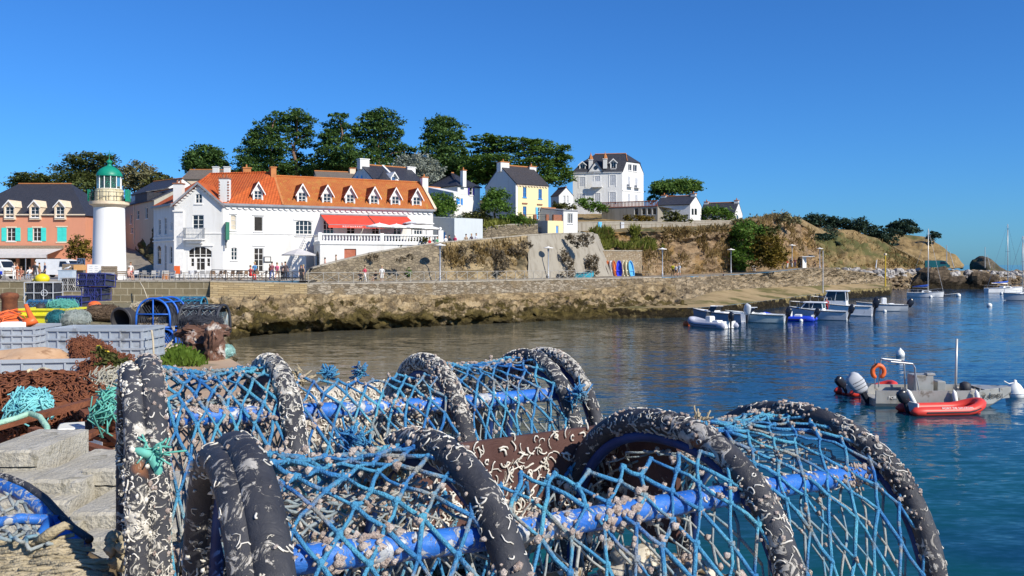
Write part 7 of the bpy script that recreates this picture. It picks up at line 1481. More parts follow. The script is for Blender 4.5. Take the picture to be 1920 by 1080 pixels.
def person(label, p, pose, face, shirt, trs, shin=None, hair='d', h=1.7, group=None, bag=None, hat=None):
    t = thing('person', label, 'person', p, group, face); t['rx'] = [0, 0, 0]; s = h/1.78; t.scale = (s, s, s)
    o = bpy.data.objects.new('body', BM[pose][0]); COL.objects.link(o); o.parent = t
    for k, c in enumerate((SKIN, cloth(shirt), cloth(trs), cloth(shin or trs), cloth((.06, .05, .045)))): o.material_slots[k].link = 'OBJECT'; o.material_slots[k].material = c
    hh = bpy.data.objects.new('hair', HM[pose]); COL.objects.link(hh); hh.parent = t; hh.material_slots[0].link = 'OBJECT'; hh.material_slots[0].material = HAIR[hair]
    if bag:
        mb = MB(); c = np.array(BM[pose][1]['che']); mb.box(c+np.array([0, .19, -.03]), (.28, .16, .4), 0, .05); g = mb.build('backpack', cloth(bag)); g.parent = t
    return t
def gp(px, py, Y): return P(px, py, Y)
q = on_quay
PEO = [('person in a pale top and white trousers at the left end of the quay', q(27, 84), 'stand', .3, (.5, .46, .42), W_, None, 'b', 1.68), ('person in a bright orange shirt near the left edge of the quay', q(32, 83), 'arms', -.4, O_, (.35, .15, .1), SK, 'b', 1.6),
 ('person in reddish brown clothes sitting on the quay edge, legs hanging', q(39, 81.5), 'sit', .1, (.30, .12, .08), (.28, .12, .09), SK, 'b', 1.68), ('person in a white shirt seated on the dark bench', q(55, 89.4), 'sit', .1, W_, (.2, .25, .35), None, 'd', 1.7), ('person in black standing beside the dark bench', q(66, 86), 'stand', .6, K_, (.05, .05, .06), None, 'b', 1.75), ('person in an ochre top in front of the white van', q(74, 92), 'stand', 2.5, (.4, .25, .1), (.3, .16, .1), None, 'd', 1.65), ('person in a dark blue striped top near the white van', q(84, 84), 'stand', -.8, N_, K_, SK, 'g', 1.72),
 ('person with bare shoulders standing at the right of the lighthouse', q(245, 84), 'stand', .2, (.62, .58, .54), (.42, .08, .08), SK, 'b', 1.7), ('person sitting on the quay edge right of the bench, bare legs', q(243, 80.6), 'sit', 1.2, (.5, .3, .25), (.45, .2, .15), SK, 'b', 1.6),
 ('person in a red coat seated at the hotel tables', q(471, 82.2), 'sit', 2.6, R_2, R_2, None, 'b', 1.85), ('person in a light blue top at the hotel entrance', q(477.5, 84), 'stand', 2.8, B_, K_, SK, 'y', 1.72), ('person with a blue backpack before the hotel menu board', q(510, 82.8), 'walk', 3.0, (.3, .1, .12), (.08, .12, .3), None, 'd', 1.74), ('person in a pink top beside the blue backpack', q(519.5, 83), 'walk', 2.9, P_, (.5, .3, .2), SK, 'b', 1.66), ('child in an orange top next to the pink one', q(506, 84.2), 'stand', 2.2, O_, N_, SK, 'b', 1.5),
 ('person in a grey cardigan at the end of the dark railing', q(529, 83.2), 'stand', -.5, G_, K_, None, 'g', 1.7), ('person in a dark coat at the end of the dark railing', q(535, 83), 'stand', .5, (.07, .05, .05), K_, None, 'd', 1.74),
 ('person in black at the start of the grey railing', gp(564.5, 530.5, 83.4), 'stand', .9, K_, K_, None, 'b', 1.66), ('person in brown at the start of the grey railing', gp(568.5, 530.5, 84), 'stand', -.9, T_, (.1, .08, .07), None, 'y', 1.72),
 ('person in white trousers carrying red, walking on the promenade', gp(684.5, 530.6, 87.5), 'walk', 1.2, (.45, .05, .09), W_, None, 'd', 1.72), ('person in black crouched by the railing, left one', gp(675.5, 530.8, 87.2), 'sit', .2, K_, K_, None, 'd', 1.6), ('person in black sitting by the railing, right one', gp(703.5, 530.5, 88), 'sit', -.6, K_, K_, SK, 'd', 1.6), ('person in a white top and shorts leaning on the railing', gp(716, 530.4, 88.6), 'stand', .2, W_, W_, SK, 'y', 1.72)]
rmp = lambda px, up=0.0: resample_x(ramp_f, 400)[int(np.clip((px-585)/(1112-585)*399, 0, 399))]+np.array([0, 1.2, up])
for lab, px, pose, f, sh, hr in (('person with bare shoulders walking up the ramp behind the wall, left one', 605, 'walk', -1.3, (.5, .3, .24), 'd'), ('person in brown with a bag walking up the ramp behind the wall', 626, 'walk', -1.3, T_, 'b'), ('person in red low behind the ramp wall beneath the parasols', 805, 'walk', 1.3, R_2, 'b'), ('person in green at the ramp top by the terrace corner', 820, 'walk', 1.3, (.08, .3, .14), 'd'),
      ('person in white on the ramp right of the hotel terrace', 835, 'stand', .4, W_, 'w'), ('person in black on the ramp right of the terrace', 842, 'stand', .2, K_, 'd'), ('person in a crimson top on the ramp', 852, 'stand', -.6, (.6, .06, .14), 'w'), ('person in brown on the ramp under the olive bush', 873, 'stand', .5, T_, 'd'), ('person in dark clothes under the olive bush on the ramp', 884, 'walk', 1.0, (.08, .06, .08), 'y'), ('person in a pale striped top, rightmost on the ramp', 894, 'walk', 1.2, (.5, .52, .6), 'b')):
    PEO.append((lab, rmp(px), pose, f, sh, N_, None, hr, 1.72))
PEO += [('person in a yellow shirt walking below the cliff', gp(1261.5, 518.2, 123), 'walk', 2.6, Y_, K_, None, 'd', 1.82), ('person in a white shirt and dark skirt in the middle of the three walkers', gp(1267.5, 518.4, 122.5), 'walk', 2.4, W_, K_, SK, 'b', 1.66), ('person in pale blue with a grey backpack, right of the three walkers', gp(1273.5, 518.2, 122.6), 'walk', 2.5, (.5, .6, .7), (.5, .5, .48), SK, 'g', 1.8, None, G_),
 ('person in a black top and white trousers on the stony bank', gp(1356.5, 529, 131), 'walk', 1.4, K_, W_, None, 'd', 1.5), ('person in brown standing on the sand of the slip', gp(1402, 545.5, 138), 'stand', 1.0, (.35, .12, .1), (.15, .09, .08), None, 'd', 1.65), ('person in white seated on the rocks under the rusty bush, left one', gp(1411, 509.5, 148), 'sit', .3, (.5, .5, .5), N_, None, 'd', 1.7), ('person in a pale top seated on the rocks under the rusty bush, right one', gp(1415, 509, 148.4), 'sit', -.3, W_, (.6, .58, .55), None, 'y', 1.7),
 ('person in a red top near the kiosk', gp(1476.5, 502.5, 155), 'stand', .5, R_2, W_, None, 'y', 1.6), ('person in black beside the kiosk lamp post', gp(1483, 502, 156), 'stand', .2, K_, K_, None, 'd', 1.7), ('person in a dark red top before the kiosk door', gp(1490.5, 501.5, 157), 'stand', -.3, (.12, .03, .04), N_, None, 'd', 1.7), ('person in dark clothes on the stones right of the kiosk', gp(1528, 504, 167), 'walk', 1.5, K_, K_, None, 'd', 1.65),
 ('man in a red jacket standing in the grey cabin boat', W(1551, 597, 0)+np.array([0, .2, .5]), 'stand', 2.6, R_2, (.3, .02, .02), None, 'g', 1.78)]
for a in PEO: person(*a)
# ================================================================ fishing gear on the near quay
gr = random.Random(21)
def crust(name, base, base2, white=(.62, .58, .50), lo=.52, scale=18, rust=True, rough=.8, seed=0):
    """sea-worn surface: worm casts and barnacle film over the base colour, a few rust blooms"""
    m, nt, b = newmat(name); v = tc(nt)
    col = ramp(nt, noise_node(nt, v, 9, 5, .6), [(.35, base), (.65, base2)])
    f = noise_node(nt, v, scale, 6, .7, 1.6); g = noise_node(nt, v, scale*.16, 3)
    k = ramp(nt, math_n(nt, 'ADD', f, math_n(nt, 'MULTIPLY', math_n(nt, 'SUBTRACT', g, .5), .55)), [(lo, (0, 0, 0)), (lo+.05, (1, 1, 1))])
    wc = ramp(nt, noise_node(nt, v, scale*2, 3), [(.4, tuple(x*.72 for x in white)), (.6, white)])
    col = mixc(nt, k, col, wc)
    if rust:
        r = ramp(nt, noise_node(nt, v, 5.5, 2, .5), [(.70, (0, 0, 0)), (.74, (1, 1, 1))]); col = mixc(nt, r, col, (.34, .12, .03))
    nt.links.new(col, b.inputs['Base Color']); b.inputs['Roughness'].default_value = rough; b.inputs['Specular IOR Level'].default_value = .35
    bump_n(nt, b, math_n(nt, 'ADD', k, f), .6, .006); return m
M['rubber'] = crust('black_rubber_hose', (.024, .026, .034), (.06, .062, .072), (.52, .49, .44), .575, 34, rough=.6)
M['rubber_w'] = crust('encrusted_hose', (.024, .026, .034), (.06, .062, .072), (.6, .57, .5), .53, 30, rough=.7); M['plate'] = crust('brown_plastic_plate', (.075, .035, .03), (.115, .06, .05), (.66, .60, .50), .58, 17, rust=False)
M['plate_g'] = crust('encrusted_plate', (.13, .10, .09), (.2, .165, .15), (.62, .58, .52), .47, 26, rust=False)
M['board'] = crust('encrusted_board', (.10, .075, .045), (.24, .17, .09), (.62, .57, .47), .50, 14)
M['bluepipe'] = crust('blue_pipe', (.02, .115, .44), (.035, .18, .58), (.50, .52, .54), .535, 30, rust=False, rough=.4)
M['shadepipe'] = pm('shaded_blue_pipe', (.006, .022, .10), (.012, .05, .2), 9, .6); M['worm'] = pm('worm_casts', (.50, .47, .40), (.76, .73, .66), 60, .8); M['barn'] = pm('barnacles', (.46, .35, .29), (.78, .68, .61), 70, .95, .8, 300)  # inner hoop pipe: darkened blue, with the shade inside the pots painted in
M['net'] = pm('blue_netting', (.025, .17, .50), (.12, .46, .62), 9, .85, .7, 260, stain=(.34, .35, .33), stain_lo=.54, stain_scale=11)
M['net_g'] = pm('faded_netting', (.20, .27, .31), (.40, .40, .37), 6, .85, .4, 160, stain=(.09, .28, .42), stain_lo=.56, stain_scale=8)
M['twine'] = pm('frayed_twine', (.36, .30, .19), (.50, .43, .30), 30, .95, .6, 120); M['greentwine'] = pm('green_twine', (.08, .36, .30), (.16, .48, .40), 20, .9)
M['rust'] = pm('rust', (.13, .042, .02), (.22, .078, .034), 5, .9, .6, 40, stain=(.09, .03, .016), stain_scale=8); M['rust_d'] = pm('dark_rust', (.10, .034, .018), (.20, .07, .03), 7, .9, .6, 40)
M['palox'] = pm('grey_blue_plastic', (.30, .345, .40), (.37, .41, .455), 2, .55, .15, 30, stain=(.22, .235, .25), stain_scale=4); M['yel'] = pm('yellow_green_plastic', (.66, .64, .02), (.74, .70, .04), 3, .45, stain=(.48, .45, .06), stain_scale=6)
M['darkconc'] = pm('dark_concrete', (.06, .055, .045), (.12, .11, .09), 4, .8, .6, 30); M['conc'] = pm('concrete_block', (.36, .335, .27), (.48, .455, .385), 5, .92, .7, 55, stain=(.27, .25, .19), stain_lo=.58, stain_scale=11); M['bluecage'] = pm('blue_coated_wire', (.012, .10, .50), (.02, .15, .6), 5, .45); M['navycage'] = pm('navy_cage', (.015, .02, .12), (.03, .045, .22), 5, .7); M['mesh_d'] = pm('dark_mesh', (.02, .022, .03), (.05, .055, .07), 5, .7)  # plinth concrete darkened so the pots look dark inside

def hoop(N, F, apex, base, n=40, ex=.62):
    N = np.array(N); F = np.array(F); C = (N+F)/2; h = (N-F)/2; out = []
    for k in range(n+1):
        th = math.pi*k/n; c, s = math.cos(th), math.sin(th); c = math.copysign(abs(c)**.9, c); q = C+h*c; out.append(np.array([q[0], q[1], base+(apex-base)*s**ex]))
    return out
def hoop_at(H, th):
    f = th/math.pi*(len(H)-1); i = int(np.clip(f, 0, len(H)-2)); f -= i; return H[i]*(1-f)+H[i+1]*f
def worms(mbw, path, r, n, seed, rr=(.0006, .0017), ln=(.007, .026), bias=None):
    g = np.random.default_rng(seed); P_ = np.array(path); d = np.r_[0, np.cumsum(np.linalg.norm(np.diff(P_, axis=0), axis=1))]
    cl = g.uniform(0, d[-1], 7)
    for k in range(n):
        s = g.choice(cl)+g.normal()*.07 if g.uniform() < .72 else g.uniform(0, d[-1]); a = g.uniform(0, 6.28) if bias is None else g.normal(bias, 1.2); L = g.uniform(*ln); dirn = g.uniform(0, 6.28); pts = []
        cv = g.normal()*1.1
        for j in range(6):
            if s < 0 or s > d[-1]: break
            p = np.array([np.interp(s, d, P_[:, c]) for c in range(3)]); t = np.array([np.interp(min(s+.01, d[-1]), d, P_[:, c]) for c in range(3)])-np.array([np.interp(max(s-.01, 0), d, P_[:, c]) for c in range(3)]); t /= np.linalg.norm(t)+1e-9
            u = np.cross(t, (.3, .9, .2)); u /= np.linalg.norm(u); v = np.cross(t, u); pts.append(p+(r*1.03)*(math.cos(a)*u+math.sin(a)*v))
            s += math.cos(dirn)*L/5; a += math.sin(dirn)*L/5/r; dirn += cv*.6+g.normal()*.5
        if len(pts) > 2: mbw.tube(pts, g.uniform(*rr), 4)
def blobs_on(mbb, path, r, n, seed, rr=(.0018, .0058)):
    g = np.random.default_rng(seed); P_ = np.array(path); d = np.r_[0, np.cumsum(np.linalg.norm(np.diff(P_, axis=0), axis=1))]; cl = g.uniform(0, d[-1], 5)
    for k in range(n):
        s = np.clip(g.choice(cl)+g.normal()*.035 if g.uniform() < .8 else g.uniform(0, d[-1]), 0, d[-1]); a = g.uniform(0, 6.28); p = np.array([np.interp(s, d, P_[:, c]) for c in range(3)]); t = np.array([np.interp(min(s+.01, d[-1]), d, P_[:, c]) for c in range(3)])-np.array([np.interp(max(s-.01, 0), d, P_[:, c]) for c in range(3)]); t /= np.linalg.norm(t)+1e-9
        u = np.cross(t, (.3, .9, .2)); u /= np.linalg.norm(u); v = np.cross(t, u); q = g.uniform(*rr); mbb.sphere(p+(r+q*.1)*(math.cos(a)*u+math.sin(a)*v), (q*g.uniform(.6, 1.3), q, q*g.uniform(.5, 1.2)), 5, 3, .9)
def netting(mbn, mbk, mbb, H0, H1, ncol, nrow, seed, th0=.12, th1=math.pi-.12, sag=.05, r=(.0026, .0042), skip=None, barn=.25, gather=None, tailored=.0):
    g = np.random.default_rng(seed); ctr = (H0[0]+H0[-1]+H1[0]+H1[-1])/4; ctr = np.array([ctr[0], ctr[1], (H0[0][2]+max(p[2] for p in H0))/2]); grid = {}
    for i in range(nrow+1):
        for j in range(ncol*2+1):
            if (i+j) % 2: continue
            s = j/(ncol*2); f_ = i/nrow; th = th0+(th1-th0)*(f_+.1*math.sin(2*math.pi*f_))
            s2 = np.clip(s+g.normal()*.010, 0, 1); th2 = th+g.normal()*.013
            if gather: gt, gs, ga = gather; w = math.exp(-((th2-gt)/.62)**2); th2 = th2+(gt-th2)*w*ga; s2 = s2+(gs-s2)*w*ga*.25
            a = hoop_at(H0, th2); b = hoop_at(H1, th2); p = a*(1-s2)+b*s2; inn = sag*math.sin(math.pi*s2); c2 = (H0[0]+H0[-1])/2*(1-s2)+(H1[0]+H1[-1])/2*s2; c2 = np.array([c2[0], c2[1], (a[2]+c2[2])/2]); p = p+(c2-p)*inn*1.3+g.normal(size=3)*.002; grid[i, j] = (p, th2, s2)
    for (i, j), (p, th, s) in grid.items():
        if skip and skip(th, s): continue
        for dj in (-1, 1):
            q = grid.get((i+1, j+dj))
            if q is None or (skip and skip(q[1], q[2])): continue
            m = (p+q[0])/2+g.normal(size=3)*.002; rad = g.uniform(*r); mbn.tube([p, m, q[0]], rad, 5)
            if g.uniform() < barn: f = g.uniform(.2, .8); [mbb.sphere(p*(1-f)+q[0]*f+g.normal(size=3)*.004, g.uniform(.0018, .0055), 5, 3, .9) for _ in range(g.integers(1, 5))]
        mbk.sphere(p, g.uniform(.0042, .0068), 6, 4, .6)
        if g.uniform() < barn*1.3: [mbb.sphere(p+g.normal(size=3)*.006, g.uniform(.002, .0068), 5, 3, .9) for _ in range(g.integers(1, 6))]
    return grid
def tuft(mb_, c, n, r, ln, seed, up=.4):
    g = np.random.default_rng(seed); c = np.array(c)
    for k in range(n):
        d = g.normal(size=3); d[2] += up; d /= np.linalg.norm(d); m = c+d*ln*.5+g.normal(size=3)*ln*.12; mb_.tube([c+g.normal(size=3)*ln*.1, m, c+d*ln*g.uniform(.6, 1)+g.normal(size=3)*ln*.2], r, 4)
BASE = 6-.80
def lobster_pot(label, hs, secs, rods, chute, seed, r_h=.0255, extra=None, netm='net', wn=380, knots=(), boards=True):
    ctr = np.mean([np.array([*(np.array(h[0])+np.array(h[1]))/2, BASE]) for h in hs], axis=0); t = thing('lobster_pot', label, 'lobster pot', ctr, None)
    HH = []; mbw = MB(); mbb = MB()
    for k, (N, F, ap) in enumerate(hs):
        H = hoop(N, F, 6+ap, BASE); HH.append(H); mb = MB(); rk = r_h*(1.04, 1, .93, .84, .72)[k]; mb.tube(H, rk, 14); mb.build('hoop', M['rubber_w' if wn > 500 else 'rubber'], t, smooth=True); c = np.array([*(np.array(N)+np.array(F))/2, BASE]); mb = MB(); mb.tube([c+(p-c)*.94 for p in H], .012, 8); mb.build('inner_hoop', M['shadepipe'], t, smooth=True)
        worms(mbw, H, rk, wn, seed*50+k); blobs_on(mbb, H, rk, 330, seed*50+k+20)
    for (i0, i1, ang) in rods:
        pts = []
        for i in range(i0, i1+1):
            p = hoop_at(HH[i], ang); c = np.array([*((np.array(hs[i][0])+np.array(hs[i][1]))/2), p[2]-.1]); d = (c-p)/np.linalg.norm(c-p); pts.append(p+d*.04)
        mb = MB(); mb.tube(resample(pts, 24), .019, 12); mb.build('rod', M['bluepipe'], t, smooth=True); worms(mbw, pts, .019, 70, seed*50+int(ang*10), (.0016, .003)); blobs_on(mbb, pts, .019, 420, seed*9+int(ang*10), (.002, .007))
    mbn = MB(); mbk = MB()
    for (i, nc, nr, sk, ga) in secs: netting(mbn, mbk, mbb, HH[i], HH[i+1], nc, nr, seed*7+i, skip=sk, gather=ga)
    nt_ = mbn.build('net', M[netm], t, smooth=True); mbk.build('knots', M[netm], nt_, smooth=True, kind='stuff')
    mbn = MB(); HI = []
    for k, H in enumerate(HH): c = np.array([*(np.array(hs[k][0])+np.array(hs[k][1]))/2, BASE]); HI.append([c+(p-c)*.88 for p in H])
    for (i, nc, nr, sk, ga) in secs: netting(mbn, MB(), mbb, HI[i], HI[i+1], nc+1, nr-3, seed*17+i, skip=sk, barn=.2, r=(.0018, .003))
    mbn.build('inner_net', M['net_g'], t, smooth=True)
    if chute:
        (a, b, c_), top, dep, mt = chute; a, b, c_ = map(np.array, (a, b, c_)); mb = MB()
        d3 = lambda q, z: np.array([q[0], q[1], 6+z])
        def plate(p, q, th=.012):
            n = np.array([-(q-p)[1], (q-p)[0]]); n = n/np.linalg.norm(n)*th; m2 = MB(); N_ = 10; L0 = []
            for k in range(N_+1):
                f = k/N_; e = p+(q-p)*f; L0.append([d3(e, top), d3(e+n, top), d3(e+n*1.0, top-dep), d3(e, top-dep)])
            m2.rings(L0, True, True); return m2
        plate(a, b).build('entry_plate', mt, t); plate(b, b+(c_-a)).build('entry_plate', mt, t)
        g = np.random.default_rng(seed+5); nrm = np.array([-(b-a)[1], (b-a)[0]]); nrm = -nrm/np.linalg.norm(nrm)*.003
        for k in range(330):
            f = g.uniform(0, 1); z = top-dep*g.uniform(.02, 1); an = g.uniform(0, 6.28); cv = g.normal()*.9; p = a+(b-a)*f; pts = []; x = 0; zz = 0
            for j in range(6): q = p+(b-a)/np.linalg.norm(b-a)*x; pts.append(np.array([q[0]+nrm[0], q[1]+nrm[1], 6+z+zz])); x += math.cos(an)*.005; zz += math.sin(an)*.005; an += cv*.5+g.normal()*.4
            mbw.tube(pts, g.uniform(.001, .0026), 4)
    # floor frame and encrusted boards
    mb = MB(); n0, n1 = np.array(hs[0][0]), np.array(hs[-1][0]); f0, f1 = np.array(hs[0][1]), np.array(hs[-1][1])
    for a, b in ((n0, n1), (f0, f1)): mb.tube([[*a, BASE+.02], [*b, BASE+.02]], .022, 8)
    for N, F, ap in hs: mb.tube([[*N, BASE+.02], [*F, BASE+.02]], .02, 8)
    mb.build('base_frame', M['rubber'], t, smooth=True)
    if boards:
        for k in range(5):
            f = (k+.5)/5; a = n0*(1-f)+f0*f; b = n1*(1-f)+f1*f; d = (b-a); n = np.array([-d[1], d[0]])/np.linalg.norm(d)*.085; mb = MB(); L0 = []
            for q in np.linspace(.02, .98, 9): e = a+d*q; z = BASE+.05+.01*gr.uniform(-1, 1); L0.append([[*e, z], [*(e+n), z+.006], [*(e+n), z+.03], [*e, z+.03]])
            mb.rings(L0, True, True); mb.build('floor_board', M['board'], t)
        g = np.random.default_rng(seed+77); mb = MB()
        for k in range(60): u, v = g.uniform(.1, .9, 2); e = (n0*(1-u)+n1*u)*(1-v)+(f0*(1-u)+f1*u)*v; mb.sphere((e[0], e[1], BASE+.09+g.uniform(0, .05)), np.array([.06, .06, .045])*g.uniform(.5, 1.2), 8, 6, .9)
        mb.build('sea_growth', M['board'], t, smooth=True, kind='stuff')
        for k in range(700):
            u, v = g.uniform(.03, .97, 2); e = (n0*(1-u)+n1*u)*(1-v)+(f0*(1-u)+f1*u)*v; mbb.sphere((e[0], e[1], BASE+.085+g.uniform(0, .02)), g.uniform(.006, .018), 6, 4, .5)
    mbw.build('worm_casts', M['worm'], t, smooth=True, kind='stuff'); mbb.build('barnacles', M['barn'], t, smooth=True, kind='stuff')
    for k, (p, m_, ln, n) in enumerate(knots): mb = MB(); tuft(mb, p, n, .0022, ln, seed*3+k); mb.build('frayed_knot', M[m_], t, smooth=True)
    return t, HH
QA = [((-.244, .965), (-.505, 1.495), -.262), ((.035, 1.145), (-.29, 1.68), -.290), ((.47, 1.43), (.115, 1.965), -.303), ((.80, 1.65), (.435, 2.20), -.322)]
openA = lambda th, s: 1.25 < th < 2.35
tA, HA = lobster_pot('nearest lobster pot with black hoops, blue netting and a brown entry plate, overhanging the water', QA,
    [(0, 5, 26, None, (2.0, .8, .4)), (1, 8, 26, openA, None), (2, 6, 28, None, (2.05, .15, .4))], [(0, 3, .86)], (((-.185, 1.70), (.20, 1.955), (-.06, 1.50)), -.355, .2, M['plate']), 3,
    knots=[(P(735, 868, 1.50), 'twine', .05, 60), (P(1310, 808, 1.98), 'twine', .045, 60), (P(655, 832, 1.66), 'net', .045, 50), (P(700, 860, 1.55), 'net', .05, 40)])
mb = MB(); H = [p+np.array([-.026, -.008, -.012]) for p in HA[0]]; mb.tube(H, .023, 12); mb.build('hoop', M['rubber'], tA, smooth=True); mb = MB(); worms(mb, H, .023, 160, 901); blobs_on(mb, H, .023, 120, 902); mb.build('worm_casts', M['worm'], tA, smooth=True, kind='stuff')
def off2(c, t=(.14, -.27)): return ((c[0]+t[0], c[1]+t[1]), (c[0]-t[0], c[1]-t[1]))
QB = [(*off2((-.80, 1.95), (.125, -.26)), -.222), (*off2((-.575, 2.118)), -.238), (*off2((-.228, 2.38)), -.262), (*off2((.05, 2.592)), -.268), (*off2((.112, 2.64)), -.266)]
openB = lambda th, s: 1.35 < th < 2.3
tB, HB = lobster_pot('lobster pot behind the nearest one, its black hoops thick with white worm casts', QB,
    [(0, 7, 26, None, (1.9, .9, .4)), (1, 9, 26, openB, None), (2, 7, 26, None, (1.9, .1, .45))], [(0, 3, .92)], (((-.58, 2.30), (-.20, 2.59), (-.46, 2.12)), -.325, .16, M['plate_g']), 5, r_h=.0245, wn=800,
    knots=[(P(615, 702, 2.35), 'net', .03, 40), (P(676, 697, 2.4), 'net', .03, 40), (P(560, 712, 2.2), 'twine', .035, 40), (P(1085, 742, 2.35), 'net', .04, 40)])
mb = MB(); H = [p+np.array([-.026, -.028, -.012]) for p in HB[0]]; mb.tube(H, .022, 12); mb.build('hoop', M['rubber_w'], tB, smooth=True); mb = MB(); worms(mb, H, .022, 620, 903); blobs_on(mb, H, .022, 330, 904); mb.build('worm_casts', M['worm'], tB, smooth=True, kind='stuff')
mb = MB(); c = P(285, 855, 1.72); mb.tube([P(245, 843, 1.72), P(262, 846, 1.70), c], [.006, .008, .012], 6); mb.tube([c, P(297, 880, 1.71), P(296, 905, 1.71)], [.014, .01, .004], 6); tuft(mb, c, 60, .002, .045, 9); o = mb.build('green_lashing', M['greentwine'], tB, smooth=True)
# the low plinth of stacked kerb stones the pots stand on, right beside the block stack
def slabthing(name, label, cat, c, d, rz, mat, group=None, bev=.012):
    t = MB(); t.box((0, 0, d[2]/2), d, rz, bev); o = t.build(name, mat, None); o.location = Vector([float(x) for x in c]); return tag(o, label, cat, group)
for k, (c, d) in enumerate((((-.15, 1.62, 4.4), (1.0, .9, .79)), ((-.52, 2.28, 4.4), (1.05, .62, .79)))): slabthing('concrete_plinth', ('rough concrete plinth under the nearest lobster pot', 'rough concrete plinth under the second lobster pot')[k], 'plinth', c, d, R(33), M['darkconc'])
# third pot lying low at the left edge
hsC = [((-1.02, 1.62), (-1.50, 1.98), -.50)]
tC = thing('lobster_pot', 'faded lobster pot with a blue hoop lying low at the left edge', 'lobster pot', (-1.3, 1.75, 5.15)); z0 = -.64
arc = [P(px, py, Y) for px, py, Y in ((-60, 903, 2.2), (0, 908, 2.15), (40, 925, 2.1), (75, 950, 2.05), (100, 978, 2.0), (125, 1005, 1.95), (158, 1028, 1.9))]; mb = MB(); mb.tube(resample(arc, 30), .018, 12); mb.build('hoop', M['bluepipe'], tC, smooth=True)
mb = MB(); mb.tube([P(-60, 990, 1.9), P(40, 972, 1.96), P(108, 976, 1.98)], .012, 10); mb.tube([P(70, 1020, 1.9), P(92, 978, 1.97)], .012, 8); mb.build('rod', M['bluepipe'], tC, smooth=True)
mb = MB(); mb.tube([p+np.array([.012, 0, .018]) for p in resample(arc, 30)], .009, 8); mb.build('hose', M['rubber'], tC, smooth=True)
mbn = MB(); g = np.random.default_rng(4); grid = {}
low = [P(px, py, Y) for px, py, Y in ((-60, 1010, 1.8), (0, 1012, 1.8), (40, 1014, 1.8), (90, 1018, 1.82), (130, 1030, 1.86))]
ra_, rb_ = resample(arc, 15), resample(low, 15)
for i in range(9):
    for j in range(15):
        f = i/8; grid[i, j] = ra_[j]*(1-f)+rb_[j]*f+np.array([0, 0, -.02*math.sin(math.pi*f)])+g.normal(size=3)*.005
for i in range(8):
    for j in range(14):
        a = grid[i, j] if (i+j) % 2 else grid[i, j+1]; b = grid[i+1, j+1] if (i+j) % 2 else grid[i+1, j]; mbn.tube([a, (a+b)/2+g.normal(size=3)*.004, b], .0042, 5)
mbn.build('net', M['net_g'], tC, smooth=True)
mb = MB()
for k in range(520):   # sodden bundle of net and twine under the hoop
    px, py = g.uniform(-60, 158), g.uniform(1015, 1110); 
    if py < 1015+max(0, px-110)*.9: continue
    Y = 1.86-(py-1015)*.0014; c = P(px, py, Y); a = g.normal(0, .35); L = g.uniform(.02, .06); d = np.array([math.cos(a), .25, .35*math.sin(a)])*L; mb.tube([c-d, c+(0, 0, g.uniform(0, .012)), c+d], g.uniform(.0025, .005), 5)
mb.build('twine_bundle', M['twine'], tC, smooth=True)
mb = MB(); mb.sphere(P(45, 1110, 1.92), (.20, .14, .10), 20, 12, .4); mb.build('core', M['board'], tC, smooth=True)
mb = MB(); mb.tube([P(70, 1018, 1.84), P(95, 1000, 1.84), P(122, 985, 1.85), P(135, 990, 1.86)], [.011, .012, .009, .005], 8); mb.build('rope_tie', M['twine'], tC, smooth=True)
# ---------------------------------------------------------------- stack of concrete blocks
mb_lab = 'pale concrete block of the stepped stack left of the lobster pots'
def blk(px0, px1, pyf, pyb, Y, h, lab):
    z = Zp(pyf, Y); Yb = (6-z)*FPX/(pyb-HORIZON); x0, x1 = X(px0, Y), X(px1, Y); w = x1-x0; d = max(.12, min(.6, Yb-Y)); o = MB(); hw, hd = w/2-.003, d/2
    dz = max(0, z-h-5.0); prof = [(-hd+.004, -dz), (-hd+.004, -.006), (-hd+.02, -.003), (-hd, .004), (-hd, h*.86), (-hd+.014, h), (hd, h), (hd, -dz)]; N_ = 7
    L0 = [[(-hw+2*hw*k/N_, y+(.004*gr.uniform(-1, 1) if y < 0 else 0), zz+.0025*gr.uniform(-1, 1)) for y, zz in prof] for k in range(N_+1)]; o.rings(L0, True, True); ob_ = o.build('concrete_block', M['conc'], None)
    ob_.location = Vector((float((x0+x1)/2), float(Y+d/2), float(z-h))); ob_.rotation_euler = (0, 0, gr.uniform(-.03, .03)); tag(ob_, lab, 'concrete block', 'stacked concrete blocks')
for a in ((-40, 66, 845, 805, 3.55, .068, 'topmost concrete block at the far left, behind the others'), (48, 151, 901, 842, 3.35, .066, 'top concrete block with two dark stains, in the middle of the stack'), (151, 237, 880, 838, 3.46, .066, 'concrete block top right of the stack, against the black hoop'),
          (-40, 47, 904, 876, 3.36, .064, 'concrete block at the left, one step below the topmost'), (131, 230, 962, 913, 3.12, .07, 'concrete block on the right of the stack half in shadow of the hoop'), (80, 131, 941, 932, 3.24, .075, 'concrete block end showing between the blue hoop and the shadowed block'),
          (-40, 80, 942, 925, 3.22, .075, 'concrete block behind the blue hoop at the left'), (142, 236, 1010, 1000, 2.98, .07, 'concrete block at the lower right of the stack, in shadow'), (40, 142, 985, 975, 3.06, .075, 'lower concrete block right behind the blue hoop'), (120, 236, 1052, 1042, 2.86, .07, 'lowest concrete block on the right')): blk(*a)
slabthing('concrete_block', 'big concrete base slab under the block stack', 'concrete block', (-1.85, 3.75, 4.4), (1.25, .95, .62), 0, M['conc'])
slabthing('concrete_block', 'concrete base slab at the foot of the block stack', 'concrete block', (-1.62, 2.98, 4.4), (1.0, .5, .52), 0, M['conc'])
mb = MB()
